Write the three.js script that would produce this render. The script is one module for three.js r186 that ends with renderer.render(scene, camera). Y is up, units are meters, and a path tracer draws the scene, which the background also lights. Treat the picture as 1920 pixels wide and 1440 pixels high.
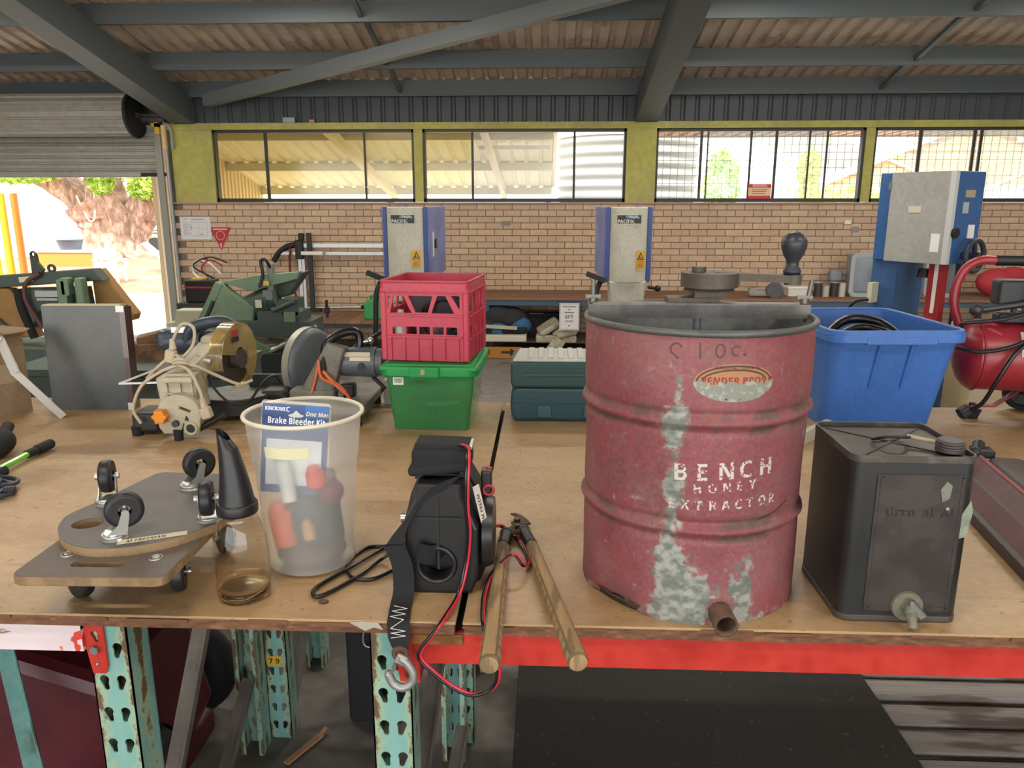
import * as THREE from 'three';
import { RoundedBoxGeometry } from 'three/addons/geometries/RoundedBoxGeometry.js';
import { mergeGeometries, toCreasedNormals } from 'three/addons/utils/BufferGeometryUtils.js';
import { RectAreaLightUniformsLib } from 'three/addons/lights/RectAreaLightUniformsLib.js';

// ---------- camera, sky, sun, exposure ----------
const scene = new THREE.Scene();
const camera = new THREE.PerspectiveCamera(53.06, 4 / 3, 0.05, 400);
camera.position.set(0, 1.9, 0);
camera.rotation.order = 'YXZ';
camera.rotation.set(THREE.MathUtils.degToRad(-13.3), THREE.MathUtils.degToRad(2.5), 0);
const renderer = new THREE.WebGLRenderer({ antialias: true });
renderer.toneMapping = THREE.LinearToneMapping;
renderer.toneMappingExposure = 1.15;
renderer.shadowMap.enabled = true;
scene.background = new THREE.Color().setRGB(4.9, 5.1, 5.35);           // bright overcast sky
const sun = new THREE.DirectionalLight(0xfff2dd, 10);
sun.position.set(-14, 26, 8);
sun.target.position.set(-6, 0, -16);
sun.castShadow = true;
sun.shadow.mapSize.set(2048, 2048);
Object.assign(sun.shadow.camera, { left: -30, right: 30, top: 30, bottom: -30, near: 1, far: 80 });
sun.shadow.radius = 6;
scene.add(sun, sun.target);
RectAreaLightUniformsLib.init();
const TUBE_LIGHT = 78;                                                  // brightness of the fluorescent battens

// ---------- helpers ----------
let seed = 7;
const rnd = (a = 1, b) => { seed = (seed * 1664525 + 1013904223) >>> 0; const t = seed / 4294967296; return b === undefined ? t * a : a + t * (b - a); };
const V = (x, y, z) => new THREE.Vector3(x, y, z);
const deg = THREE.MathUtils.degToRad, PI = Math.PI;
const names = new Map();
function numbered(n) { const k = names.get(n) ?? 0; names.set(n, k + 1); return k ? n + '_' + String(k).padStart(3, '0') : n; }
function prep(g) {
  if (g.index) g = g.toNonIndexed();
  for (const k of Object.keys(g.attributes)) if (!['position', 'normal', 'uv'].includes(k)) g.deleteAttribute(k);
  return g;
}
const E0 = new THREE.Euler();
function place(g, x = 0, y = 0, z = 0, rx = 0, ry = 0, rz = 0) {
  if (rx || ry || rz) g.applyMatrix4(new THREE.Matrix4().makeRotationFromEuler(E0.set(rx, ry, rz)));
  if (x || y || z) g.translate(x, y, z);
  return g;
}
const join = (l) => (Array.isArray(l) ? (l.length === 1 ? prep(l[0]) : mergeGeometries(l.flat(3).map(prep))) : prep(l));
const box = (w, h, d, ...t) => place(new THREE.BoxGeometry(w, h, d), ...t);
const rbox = (w, h, d, r, ...t) => place(new RoundedBoxGeometry(w, h, d, 2, Math.min(r, w / 2.01, h / 2.01, d / 2.01)), ...t);
const cyl = (r1, r2, h, ...t) => place(new THREE.CylinderGeometry(r1, r2, h, 28), ...t);
const disc = (r, h, ...t) => place(new THREE.CylinderGeometry(r, r, h, 40), ...t);
const sph = (r, ...t) => place(new THREE.SphereGeometry(r, 20, 14), ...t);
const torus = (R, r, ...t) => place(new THREE.TorusGeometry(R, r, 10, 40), ...t);
const lathe = (pts, seg = 48) => new THREE.LatheGeometry(pts.map(([a, b]) => new THREE.Vector2(a, b)), seg);
const curve = (pts, closed = false, tension = 0.5) => new THREE.CatmullRomCurve3(pts.map((p) => V(...p)), closed, 'catmullrom', tension);
const tube = (pts, r, n = 0, closed = false) => new THREE.TubeGeometry(curve(pts, closed), n || pts.length * 8, r, 8, closed);
function rod(a, b, r, seg = 14, r2 = r) {
  const A = V(...a), B = V(...b), d = B.clone().sub(A), g = new THREE.CylinderGeometry(r2, r, d.length(), seg);
  g.applyQuaternion(new THREE.Quaternion().setFromUnitVectors(V(0, 1, 0), d.normalize()));
  return g.translate((A.x + B.x) / 2, (A.y + B.y) / 2, (A.z + B.z) / 2);
}
function bar(a, b, w, h, roll = 0) {                                     // a box from a to b, w across and h tall
  const A = V(...a), B = V(...b), d = B.clone().sub(A), g = new THREE.BoxGeometry(w, h, d.length());
  g.rotateZ(roll);
  const m = new THREE.Matrix4().lookAt(B, A, V(0, 1, 0.0001));
  g.applyMatrix4(m);
  return g.translate((A.x + B.x) / 2, (A.y + B.y) / 2, (A.z + B.z) / 2);
}
function shapeOf(pts, holes = []) {
  const s = pts instanceof THREE.Shape ? pts : new THREE.Shape(pts.map(([a, b]) => new THREE.Vector2(a, b)));
  for (const h of holes) s.holes.push(h instanceof THREE.Path ? h : new THREE.Path(h.map(([a, b]) => new THREE.Vector2(a, b))));
  return s;
}
function ext(pts, depth, { holes = [], bevel = 0, seg = 10 } = {}, ...t) {   // extruded outline, its thickness centred on z = 0
  const g = new THREE.ExtrudeGeometry(shapeOf(pts, holes), { depth: Math.max(depth - 2 * bevel, 1e-4), bevelEnabled: bevel > 0, bevelThickness: bevel, bevelSize: bevel, bevelOffset: -bevel, bevelSegments: 2, curveSegments: seg });
  g.translate(0, 0, -depth / 2 + bevel);
  return place(g, ...t);
}
const rrect = (w, h, r, cx = 0, cy = 0) => { const s = new THREE.Shape(), x = cx - w / 2, y = cy - h / 2; s.moveTo(x + r, y).lineTo(x + w - r, y).absarc(x + w - r, y + r, r, -PI / 2, 0).lineTo(x + w, y + h - r).absarc(x + w - r, y + h - r, r, 0, PI / 2).lineTo(x + r, y + h).absarc(x + r, y + h - r, r, PI / 2, PI).lineTo(x, y + r).absarc(x + r, y + r, r, PI, 1.5 * PI); return s; };
const ring = (r, cx = 0, cy = 0, n = 24) => Array.from({ length: n }, (_, i) => [cx + r * Math.cos(i / n * 2 * PI), cy + r * Math.sin(i / n * 2 * PI)]);
function boxUV(g) {                                                      // uv in metres from the dominant axis
  const p = g.attributes.position, n = g.attributes.normal, uv = new Float32Array(p.count * 2);
  for (let i = 0; i < p.count; i++) {
    const x = Math.abs(n.getX(i)), y = Math.abs(n.getY(i)), z = Math.abs(n.getZ(i));
    if (y >= x && y >= z) { uv[2 * i] = p.getX(i); uv[2 * i + 1] = p.getZ(i); } else if (x >= z) { uv[2 * i] = p.getZ(i); uv[2 * i + 1] = p.getY(i); } else { uv[2 * i] = p.getX(i); uv[2 * i + 1] = p.getY(i); }
  }
  g.setAttribute('uv', new THREE.BufferAttribute(uv, 2));
  return g;
}
const crease = (g, a = 0.5) => toCreasedNormals(prep(g), a);
const OWN_UV = new WeakSet();
function mesh(name, geo, m) {
  const g = join(geo);
  if (!OWN_UV.has(m) && (m.map || m.bumpMap || m.roughnessMap)) boxUV(g);
  const o = new THREE.Mesh(g, m);
  o.name = name; o.castShadow = o.receiveShadow = true;
  return o;
}
function part(parent, name, geo, m, label) { const o = mesh(name, geo, m); if (label) o.userData.label = label; parent.add(o); return o; }
function thing(name, label, category, [x, y, z] = [0, 0, 0], turn = 0, group) {
  const o = new THREE.Group(); o.name = numbered(name); o.position.set(x, y, z); o.rotation.y = turn;
  o.userData = { label, category }; if (group) o.userData.group = group;
  scene.add(o); return o;
}
function single(name, geo, m, label, category, group) {
  const o = mesh(numbered(name), geo, m); o.userData = { label, category }; if (group) o.userData.group = group;
  scene.add(o); return o;
}
function struct(name, geo, m, label, category = 'building') {
  const o = mesh(numbered(name), geo, m); o.userData = { kind: 'structure', category }; if (label) o.userData.label = label;
  scene.add(o); return o;
}
function copy(root, [x, y, z], turn, label) { const o = root.clone(); o.name = numbered(root.name.replace(/_\d{3}$/, '')); o.userData = { ...root.userData }; if (label) o.userData.label = label; o.position.set(x, y, z); o.rotation.y = turn; scene.add(o); return o; }

// ---------- procedural textures ----------
function hash(x, y, s) { let h = Math.imul(x, 374761393) + Math.imul(y, 668265263) + Math.imul(s, 982451653); h = Math.imul(h ^ (h >>> 13), 1274126177); return ((h ^ (h >>> 16)) >>> 0) / 4294967296; }
function vn(x, y, px, py, s) {
  const ix = Math.floor(x), iy = Math.floor(y), fx = x - ix, fy = y - iy, u = fx * fx * (3 - 2 * fx), v = fy * fy * (3 - 2 * fy);
  const w = (a, b) => hash(((a % px) + px) % px, ((b % py) + py) % py, s);
  return (w(ix, iy) * (1 - u) + w(ix + 1, iy) * u) * (1 - v) + (w(ix, iy + 1) * (1 - u) + w(ix + 1, iy + 1) * u) * v;
}
function fbm(u, v, fx, fy, oct, s) { let a = 0.5, t = 0, n = 0; for (let i = 0; i < oct; i++) { t += a * vn(u * fx, v * fy, fx, fy, s + i); n += a; a *= 0.5; fx *= 2; fy *= 2; } return t / n; }
const mix = (a, b, t) => [a[0] + (b[0] - a[0]) * t, a[1] + (b[1] - a[1]) * t, a[2] + (b[2] - a[2]) * t];
const sst = (a, b, x) => { const t = Math.min(1, Math.max(0, (x - a) / (b - a))); return t * t * (3 - 2 * t); };
function tex(w, h, metres, f, srgb = true) {                             // f(u, v) gives sRGB 0..255
  const d = new Uint8Array(w * h * 4);
  for (let y = 0; y < h; y++) for (let x = 0; x < w; x++) { const c = f(x / w, y / h), i = (y * w + x) * 4; d[i] = c[0]; d[i + 1] = c[1]; d[i + 2] = c[2]; d[i + 3] = 255; }
  const t = new THREE.DataTexture(d, w, h, THREE.RGBAFormat);
  t.magFilter = THREE.LinearFilter; t.wrapS = t.wrapT = THREE.RepeatWrapping; if (srgb) t.colorSpace = THREE.SRGBColorSpace;
  if (metres) t.repeat.set(1 / metres[0], 1 / metres[1]);
  t.needsUpdate = true; return t;
}
function canvasTex(w, h, draw) {
  const c = document.createElement('canvas'); c.width = w; c.height = h;
  draw(c.getContext('2d'), w, h);
  const t = new THREE.CanvasTexture(c); t.colorSpace = THREE.SRGBColorSpace; t.magFilter = THREE.LinearFilter; return t;
}
const clamp8 = (c) => [Math.max(0, Math.min(255, c[0])), Math.max(0, Math.min(255, c[1])), Math.max(0, Math.min(255, c[2]))];
const grimeTex = (base, dirt, size = 0.6, amount = 0.5, s = 1, res = 384) => tex(res, res, [size, size], (u, v) => {
  const a = fbm(u, v, 4, 4, 5, s), b = fbm(u, v, 24, 24, 3, s + 40), k = sst(0.45, 0.75, a) * amount, f = (b - 0.5) * 26;
  const c = mix(base, dirt, k); return clamp8([c[0] + f, c[1] + f, c[2] + f]);
});
const hex = (c) => [(c >> 16) & 255, (c >> 8) & 255, c & 255];
function mat(color, rough = 0.6, o = {}) { return new THREE.MeshStandardMaterial({ color, roughness: rough, ...o }); }
function phys(color, rough = 0.5, o = {}) { return new THREE.MeshPhysicalMaterial({ color, roughness: rough, ...o }); }
const lumOf = (c) => { const l = new THREE.Color(c); return 0.3 * l.r + 0.6 * l.g + 0.1 * l.b; };
const shared = new Map();
function grimy(color, dirt, rough = 0.6, amount = 0.5, size = 0.6, o = {}) {  // own colour times one of a few shared stain patterns
  const a = lumOf(color), b = lumOf(dirt), inv = b > a, full = Math.min(a, b) / Math.max(a, b), low = inv ? full : 1 - (1 - full) * amount, q = Math.max(0.2, Math.round(low * 6) / 6), key = q + '/' + inv;
  if (!shared.has(key)) { const k = 255 * (q <= 0.0031 ? 12.92 * q : 1.055 * q ** (1 / 2.4) - 0.055), s = 100 + shared.size * 13; shared.set(key, tex(512, 512, null, (u, v) => { const m = sst(0.42, 0.72, fbm(u, v, 4, 4, 6, s)), f = (fbm(u, v, 40, 40, 3, s + 7) - 0.5) * 30, t = inv ? (1 - m) * amount + (1 - amount) : m; const w = 246 + (Math.min(k, 246) - 246) * t + f; return clamp8([w, w, w]); })); }
  const t = shared.get(key).clone(); t.repeat.set(1 / size, 1 / size); t.offset.set(rnd(), rnd());
  return mat(inv ? dirt : color, rough, { map: t, ...o });
}
function ownUV(m) { OWN_UV.add(m); return m; }
function printed(w, h, draw, rough = 0.6, o = {}) { return ownUV(mat(0xffffff, rough, { map: canvasTex(w, h, draw), ...o })); }
function panel(w, h, ...t) { return place(new THREE.PlaneGeometry(w, h), ...t); }
const fineBump = tex(256, 256, [0.12, 0.12], (u, v) => { const k = 255 * fbm(u, v, 16, 16, 4, 91); return [k, k, k]; }, false);

const M = {
  black: mat(0x17181a, 0.5), blackGloss: mat(0x141416, 0.28), blackMatt: mat(0x1b1c1e, 0.85), rubber: mat(0x1c1d20, 0.75),
  chrome: mat(0xc8cac8, 0.28, { metalness: 1 }), steel: mat(0x9a9c9b, 0.42, { metalness: 0.9 }), darkSteel: mat(0x4a4b4c, 0.5, { metalness: 0.7 }),
  castIron: grimy(0x45474a, 0x6a5c4c, 0.62, 0.5, 0.3, { metalness: 0.35 }), alu: mat(0xc3c5c4, 0.38, { metalness: 0.75 }),
  white: mat(0xe4e3df, 0.6), cream: mat(0xcdc7b0, 0.5), greyPlastic: mat(0x9a9c9c, 0.5), red: mat(0xa02b30, 0.45), orange: mat(0xe88a1a, 0.5), yellow: mat(0xe0b62c, 0.5),
  rust: grimy(0x5d4636, 0x2e2520, 0.85, 0.7, 0.2), paper: mat(0xe6e6e2, 0.8),
};

// ---------- the shed ----------
const floorMat = mat(0xffffff, 0.75, { map: tex(768, 768, [3.2, 3.2], (u, v) => {
  const a = fbm(u, v, 3, 3, 6, 5), b = fbm(u, v, 60, 60, 2, 9), st = sst(0.58, 0.72, fbm(u, v, 7, 7, 4, 77));
  let c = mix([128, 122, 114], [104, 99, 92], a); c = mix(c, [62, 55, 50], st * 0.6); const f = (b - 0.5) * 26; return clamp8([c[0] + f, c[1] + f, c[2] + f]);
}) });
struct('floor', box(18.6, 0.2, 17.4, 0, -0.1, -2.2), floorMat, 'stained grey concrete shed floor', 'floor');

const steelPaint = mat(0x525a5f, 0.55);
const purlinPaint = mat(0x596369, 0.5);
const limePaint = mat(0xffffff, 0.6, { map: grimeTex([184, 178, 92], [168, 162, 100], 1.3, 0.7, 21, 512) });
const creamPaint = mat(0xd9d3b8, 0.65);

// brick wall: mortar core with bricks standing 5 mm proud of it
const WZ = -10.7;
const wall = struct('wall_back', [box(14.29, 1.878, 0.2, 2.005, 0.939, WZ - 0.105)], mat(0x85735f, 0.95, { bumpMap: fineBump, bumpScale: 0.002 }), 'light tan brick wall with dark mortar joints', 'wall');
{
  const brickTex = (c1, c2, s) => tex(192, 192, [0.24, 0.24], (u, v) => { const k = fbm(u, v, 3, 6, 5, s), f = (fbm(u, v, 48, 48, 2, s + 9) - 0.5) * 34, c = mix(c1, c2, k); return clamp8([c[0] + f, c[1] + f, c[2] + f]); });
  const cols = [[[212, 184, 156], [196, 165, 137]], [[204, 178, 152], [186, 156, 133]], [[216, 190, 161], [200, 172, 143]], [[198, 170, 146], [208, 180, 151]], [[192, 165, 142], [203, 175, 148]]];
  const mats = cols.map(([a, b], i) => mat(0xffffff, 0.85, { map: brickTex(a, b, 300 + 7 * i), bumpMap: fineBump, bumpScale: 0.0015 }));
  const shapes = [0, 1, 2].map((i) => boxUV(prep(rbox(0.230, 0.076, 0.05, 0.004, 0, 0, 0))));
  const all = [];
  for (let r = 0; r < 22; r++) for (let k = 0; k < 60; k++) {
    const y = 0.043 + r * 0.0855, x = -5.14 + 0.115 + k * 0.24 + (r % 2 ? 0.12 : 0);
    if (x > 9.05) continue;
    all.push({ x, y, k: all.length });
  }
  const score = (b) => Math.hypot(b.x + 0.2, (b.y - 1.9) * 1.6) + (b.y < 1.0 ? 4 : 0) + ((b.x > -1.9 && b.x < -1.1) || (b.x > 0.85 && b.x < 1.35) ? 3 : 0);
  const near = new Set([...all].sort((a, b) => score(a) - score(b)).slice(0, 300).map((b) => b.k));
  const rest = mats.map(() => []);
  for (const b of all) {
    const v = Math.floor(rnd(mats.length)), dz = rnd(-0.0015, 0.0015);
    if (near.has(b.k)) { const o = new THREE.Mesh(shapes[b.k % 3], mats[v]); o.name = 'brick'; o.position.set(b.x, b.y, WZ - 0.02 + dz); o.castShadow = o.receiveShadow = true; wall.add(o); } else rest[v].push(shapes[0].clone().translate(b.x, b.y, WZ - 0.02 + dz));
  }
  rest.forEach((l, i) => { const o = part(wall, 'bricks', l, mats[i]); o.userData.kind = 'stuff'; });
}
struct('trim_1', [box(14.29, 0.022, 0.26, 2.005, 1.888, WZ - 0.09)], mat(0xa88f80, 0.8), 'rendered sill on top of the bricks', 'trim');
// lime green frame: panel beside the door, posts, head beam
struct('trim_2', [box(0.56, 0.96, 0.16, -4.82, 2.38, WZ - 0.07), box(0.10, 0.95, 0.2, -4.575, 2.375, WZ - 0.07)], limePaint, 'lime green painted panel beside the roller door', 'trim');
struct('trim_3', [box(0.118, 0.95, 0.16, -1.724, 2.375, WZ - 0.07)], limePaint, 'lime green mullion between the two tinted windows', 'trim');
struct('trim_4', [box(0.36, 0.95, 0.18, 1.262, 2.375, WZ - 0.06), box(0.05, 0.95, 0.2, 1.075, 2.375, WZ - 0.05)], limePaint, 'wide lime green post under the rafter', 'trim');
struct('trim_5', [box(0.116, 0.95, 0.16, 4.214, 2.375, WZ - 0.07)], limePaint, 'lime green mullion beside the band saw', 'trim');
struct('trim_8', [box(2.15, 0.95, 0.16, 8.075, 2.375, WZ - 0.07)], limePaint, 'lime green panel at the far end of the windows', 'trim');
struct('trim_6', [box(14.27, 0.086, 0.18, 2.015, 2.89, WZ - 0.06)], limePaint, 'lime green head beam along the window tops', 'trim');

// windows: bronze frames, sliding sashes, thin panes
const bronze = mat(0x3b3a38, 0.5, { metalness: 0.3 });
const glass = (o = {}) => phys(0xffffff, 0.03, { transmission: 1, thickness: 0, ior: 1.45, ...o });
const paneClear = glass(), paneHazy = glass({ color: 0xf6f2dd, roughness: 0.10 }), paneFilm = glass({ color: 0xe9efee, roughness: 0.34 }), paneDusty = glass({ color: 0xf4f4f4, roughness: 0.18 });
function windowUnit(n, x0, x1, stiles, panes, label) {
  const y0 = 1.90, y1 = 2.845, w = x1 - x0;
  const o = struct('window_' + n, [box(w, 0.035, 0.1, (x0 + x1) / 2, y1 - 0.018, WZ - 0.06), box(w, 0.05, 0.1, (x0 + x1) / 2, y0 + 0.025, WZ - 0.06), box(0.03, 0.945, 0.1, x0 + 0.015, 2.372, WZ - 0.06), box(0.03, 0.945, 0.1, x1 - 0.015, 2.372, WZ - 0.06)], bronze, label, 'window');
  for (const [x, dz, wd] of stiles) part(o, 'sash_stile', box(wd ?? 0.03, 0.86, 0.03, x, 2.38, WZ - 0.06 + dz), bronze);
  for (const [a, b, m, dz] of panes) part(o, 'pane', box(b - a, 0.865, 0.004, (a + b) / 2, 2.382, WZ - 0.06 + dz), m);
  return o;
}
windowUnit(1, -4.53, -1.785, [[-3.81, 0.02, 0.04], [-2.46, 0.02, 0.025]], [[-4.5, -3.83, paneHazy, -0.01], [-3.79, -2.47, paneHazy, 0.02], [-2.45, -1.815, paneHazy, -0.01]], 'bronze framed sliding window with three hazy panes');
windowUnit(2, -1.664, 1.05, [[-1.0, 0.02, 0.03], [0.365, 0.02, 0.03]], [[-1.634, -1.0, paneHazy, -0.01], [-0.985, 0.35, paneDusty, 0.02], [0.38, 1.02, paneDusty, -0.01]], 'bronze framed sliding window with dusty panes beside the wide post');
const win3 = windowUnit(3, 1.445, 4.155, [[2.04, 0.02, 0.035], [2.13, -0.01, 0.016], [2.69, 0.02, 0.025], [3.02, 0.02, 0.03], [3.46, -0.01, 0.02], [3.68, 0.02, 0.02]], [[2.14, 2.68, paneFilm, -0.01], [2.7, 3.01, paneFilm, 0.01], [3.03, 3.45, paneFilm, -0.01], [3.47, 3.67, paneFilm, 0.01]], 'bronze framed window with sashes slid open at both ends');
windowUnit(4, 4.275, 7.0, [[4.87, 0.02, 0.04], [5.56, 0.02, 0.035], [5.66, -0.01, 0.035]], [[4.9, 5.55, paneFilm, -0.01], [5.68, 6.97, paneFilm, 0.01]], 'bronze framed window behind the band saw');
// security grille of thin wires outside windows 3 and 4
{
  const l = [];
  for (let x = 1.47; x < 6.95; x += 0.1) l.push(box(0.006, 0.93, 0.006, x, 2.37, WZ - 0.19));
  for (let y = 1.95; y < 2.84; y += 0.1) l.push(box(5.5, 0.006, 0.006, 4.2, y, WZ - 0.19));
  struct('trim_7', l, mat(0x8d8d8a, 0.5, { metalness: 0.6 }), 'thin wire security grille outside the windows', 'grille');
}

// upper cladding above the head beam: ribbed dark sheet
function ribbed(x0, x1, pitch, depth, topw, botw, len) {                  // trapezoid ribs across x, running along z from 0 to len
  const pos = [], pts = [];
  for (let x = x0; x < x1; x += pitch) pts.push([x, 0], [x + botw, 0], [x + botw + (pitch - botw - topw) / 2, depth], [x + botw + (pitch - botw - topw) / 2 + topw, depth]);
  pts.push([x1, 0]);
  for (let i = 0; i + 1 < pts.length; i++) { const [a, b] = pts[i], [c, d] = pts[i + 1]; pos.push(a, b, 0, c, d, 0, c, d, len, a, b, 0, c, d, len, a, b, len); }
  const g = new THREE.BufferGeometry(); g.setAttribute('position', new THREE.Float32BufferAttribute(pos, 3)); g.setAttribute('uv', new THREE.Float32BufferAttribute(new Float32Array(pos.length / 3 * 2), 2)); g.computeVertexNormals(); return g;
}
const clad = mat(0x495156, 0.5, { side: THREE.DoubleSide });
struct('wall_upper', place(ribbed(-9.2, 9.2, 0.19, 0.022, 0.025, 0.12, 0.5), 0, 2.925, WZ - 0.1, -PI / 2, 0, 0).translate(0, 0.0, 0), clad, 'dark ribbed cladding strip above the head beam', 'wall');

// roof: rib sheets, purlins, rafters
const roofY = (z) => 3.45 + 0.2145 * (z + 10.7), RIDGE = -2.6, SL = Math.atan(0.2145);
const roofSheet = mat(0xffffff, 0.6, { side: THREE.DoubleSide, map: grimeTex([200, 184, 168], [156, 136, 120], 1.1, 0.9, 55, 512) });
{
  const len = (RIDGE + 11.25) / Math.cos(SL);
  struct('ceiling', [place(ribbed(-9.3, 9.3, 0.19, 0.034, 0.05, 0.10, len), 0, roofY(-11.25), -11.25, -SL, 0, 0)], roofSheet, 'dusty ribbed steel roof sheeting', 'ceiling');
  const len2 = (6.6 - RIDGE) / Math.cos(SL);
  struct('ceiling_far_slope', [place(ribbed(-9.3, 9.3, 0.19, 0.034, 0.05, 0.10, len2), 0, roofY(RIDGE), RIDGE, SL, 0, 0)], roofSheet, 'roof sheeting over the near half of the shed', 'ceiling');
}
function cPurlin(z, y, x0, x1, w = 0.06, h = 0.2) { return [box(x1 - x0, h, 0.012, (x0 + x1) / 2, y + h / 2, z), box(x1 - x0, 0.012, w, (x0 + x1) / 2, y + 0.006, z - w / 2), box(x1 - x0, 0.012, w, (x0 + x1) / 2, y + h - 0.006, z - w / 2)]; }
const pzs = [-10.62, -9.72, -8.5, -7.1, -5.6, -4.1, -2.75];
pzs.forEach((z, i) => struct('roof_purlin', cPurlin(z, roofY(z) - 0.212, -9.2, 9.2), purlinPaint, ['purlin over the window head', 'second purlin up from the windows', 'third purlin up from the windows'][i] ?? 'purlin higher up the roof', 'purlin'));
for (const z of [-1.2, 0.6, 2.4, 4.2]) struct('roof_purlin', cPurlin(z, 2 * roofY(RIDGE) - roofY(2 * 0 + RIDGE + (z - RIDGE)) - 0.212, -9.2, 9.2), purlinPaint, 'purlin over the near half of the shed', 'purlin');
const rafTop = (z) => roofY(z) - 0.212;
const rafter = (x, w) => { const a = -10.62, b = RIDGE, d = 0.33; return [bar([x, rafTop(a) - d / 2, a], [x, rafTop(b) - d / 2, b], w, d), bar([x, rafTop(b) - d / 2, b], [x, rafTop(b) - d / 2 - 0.2145 * 8, b + 8], w, d)]; };
struct('rafter', [...rafter(-4.875, 0.29), box(0.29, 0.3, 0.05, -4.875, 3.07, WZ + 0.03)], steelPaint, 'grey steel rafter beside the roller door', 'rafter');
struct('rafter', [...rafter(1.294, 0.29), box(0.29, 0.3, 0.05, 1.294, 3.07, WZ + 0.03)], steelPaint, 'grey steel rafter over the lime green post', 'rafter');
struct('rafter', rafter(7.46, 0.29), steelPaint, 'grey steel rafter at the side of the shed', 'rafter');
struct('roof_brace', bar([-4.45, rafTop(-10.45) - 0.10, -10.45], [0.9, rafTop(-7.6) - 0.10, -7.6], 0.13, 0.15), mat(0x6b7175, 0.5), 'diagonal steel wind brace under the purlins', 'brace');
for (const [x, k] of [[-1.93, 'left of the wide lime post'], [4.25, 'above the band saw']]) struct('roof_bridging', pzs.slice(0, 5).slice(0, -1).map((z, i) => bar([x, rafTop(z) + 0.06, z], [x, rafTop(pzs[i + 1]) + 0.12, pzs[i + 1]], 0.05, 0.045)), purlinPaint, 'steel bridging angle between purlins ' + k, 'bridging');
// side walls and the open camera side
const innerWall = mat(0xb9b2a0, 0.85);
struct('wall_left', [box(0.2, 5.4, 17.2, -9.25, 2.7, -2.2)], innerWall, 'plain side wall of the shed', 'wall');
struct('wall_right', [box(0.2, 5.4, 17.2, 9.25, 2.7, -2.2)], innerWall, 'plain side wall of the shed', 'wall');
struct('wall_front', [box(0.5, 3.5, 0.2, -8.95, 1.75, 6.3), box(0.3, 3.5, 0.2, 0, 1.75, 6.3), box(0.5, 3.5, 0.2, 8.95, 1.75, 6.3), box(18.6, 0.2, 0.2, 0, 3.42, 6.3)], innerWall, 'open bay front of the shed', 'wall');
struct('wall_door_pier', [box(0.12, 2.9, 0.24, -9.12, 1.45, WZ - 0.1)], innerWall, 'pier at the far side of the roller door', 'wall');

// roller door, partly raised
{
  const curtainMat = mat(0xffffff, 0.5, { metalness: 0.15, side: THREE.DoubleSide, map: grimeTex([164, 163, 155], [152, 146, 134], 1.5, 0.35, 61) });
  const d = new THREE.Group(); d.name = 'door_1'; d.userData = { kind: 'structure', label: 'grey ribbed roller door raised above head height', category: 'door' }; scene.add(d);
  const pts = []; for (let i = 0; i <= 64; i++) { const y = 2.235 + i * 0.0105; pts.push([(i % 8 < 2 ? 0.022 : i % 8 < 3 ? 0.012 : 0), y]); }
  const g = new THREE.BufferGeometry(), pos = [];
  for (let i = 0; i < 64; i++) { const [a, y0] = pts[i], [b, y1] = pts[i + 1]; pos.push(-9.15, y0, a, -5.2, y0, a, -5.2, y1, b, -9.15, y0, a, -5.2, y1, b, -9.15, y1, b); }
  g.setAttribute('position', new THREE.Float32BufferAttribute(pos, 3)); g.setAttribute('uv', new THREE.Float32BufferAttribute(new Float32Array(pos.length / 3 * 2), 2)); g.computeVertexNormals();
  part(d, 'curtain', g.translate(0, 0, WZ + 0.06), curtainMat);
  const prof = []; for (let i = 0; i <= 120; i++) { const a = i / 120 * 2 * PI, r = 0.25 + (i % 8 < 2 ? 0.02 : 0); prof.push([r * Math.cos(a), r * Math.sin(a)]); }
  part(d, 'curtain_roll', ext(prof.slice(0, -1), 3.7, {}, -7.28, 3.01, WZ + 0.30, 0, PI / 2, 0), curtainMat);
  part(d, 'drum_disc', [place(new THREE.CylinderGeometry(0.285, 0.285, 0.03, 40), -5.41, 3.01, WZ + 0.30, 0, 0, PI / 2), place(new THREE.TorusGeometry(0.28, 0.014, 8, 40), -5.395, 3.01, WZ + 0.30, 0, PI / 2, 0)], mat(0x2b2c2d, 0.6, { metalness: 0.3 }));
  part(d, 'axle', [rod([-5.42, 3.01, WZ + 0.3], [-5.05, 3.01, WZ + 0.3], 0.02), box(0.3, 0.06, 0.05, -5.2, 2.97, WZ + 0.22), box(0.07, 0.05, 0.05, -5.37, 3.01, WZ + 0.3)], M.darkSteel);
  part(d, 'bottom_rail', [box(3.7, 0.05, 0.035, -7.3, 2.255, WZ + 0.06)], M.alu);
  part(d, 'lock_bar', [box(0.36, 0.045, 0.03, -5.33, 2.265, WZ + 0.095)], M.black);
  part(d, 'guide_rail', [box(0.09, 2.86, 0.03, -5.235, 1.43, WZ + 0.10), box(0.015, 2.86, 0.05, -5.272, 1.43, WZ + 0.08)], mat(0x9a9a92, 0.5, { metalness: 0.4 }));
  part(d, 'conduit', rod([-5.135, 0.1, WZ + 0.09], [-5.135, 2.6, WZ + 0.09], 0.025), mat(0xa5a8a8, 0.45, { metalness: 0.3 }));
  part(d, 'limit_switch', [box(0.06, 0.15, 0.05, -5.2, 2.86, WZ + 0.14), box(0.1, 0.05, 0.05, -5.22, 2.9, WZ + 0.14)], M.yellow);
  part(d, 'control_lead', tube([[-5.14, 2.93, WZ + 0.1], [-5.06, 2.88, WZ + 0.08], [-5.05, 2.7, WZ + 0.06], [-5.06, 2.6, WZ + 0.05]], 0.02), M.greyPlastic);
  part(d, 'door_jamb', box(0.04, 2.9, 0.2, -5.13, 1.45, WZ - 0.1), mat(0x55564f, 0.7));
}

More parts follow.
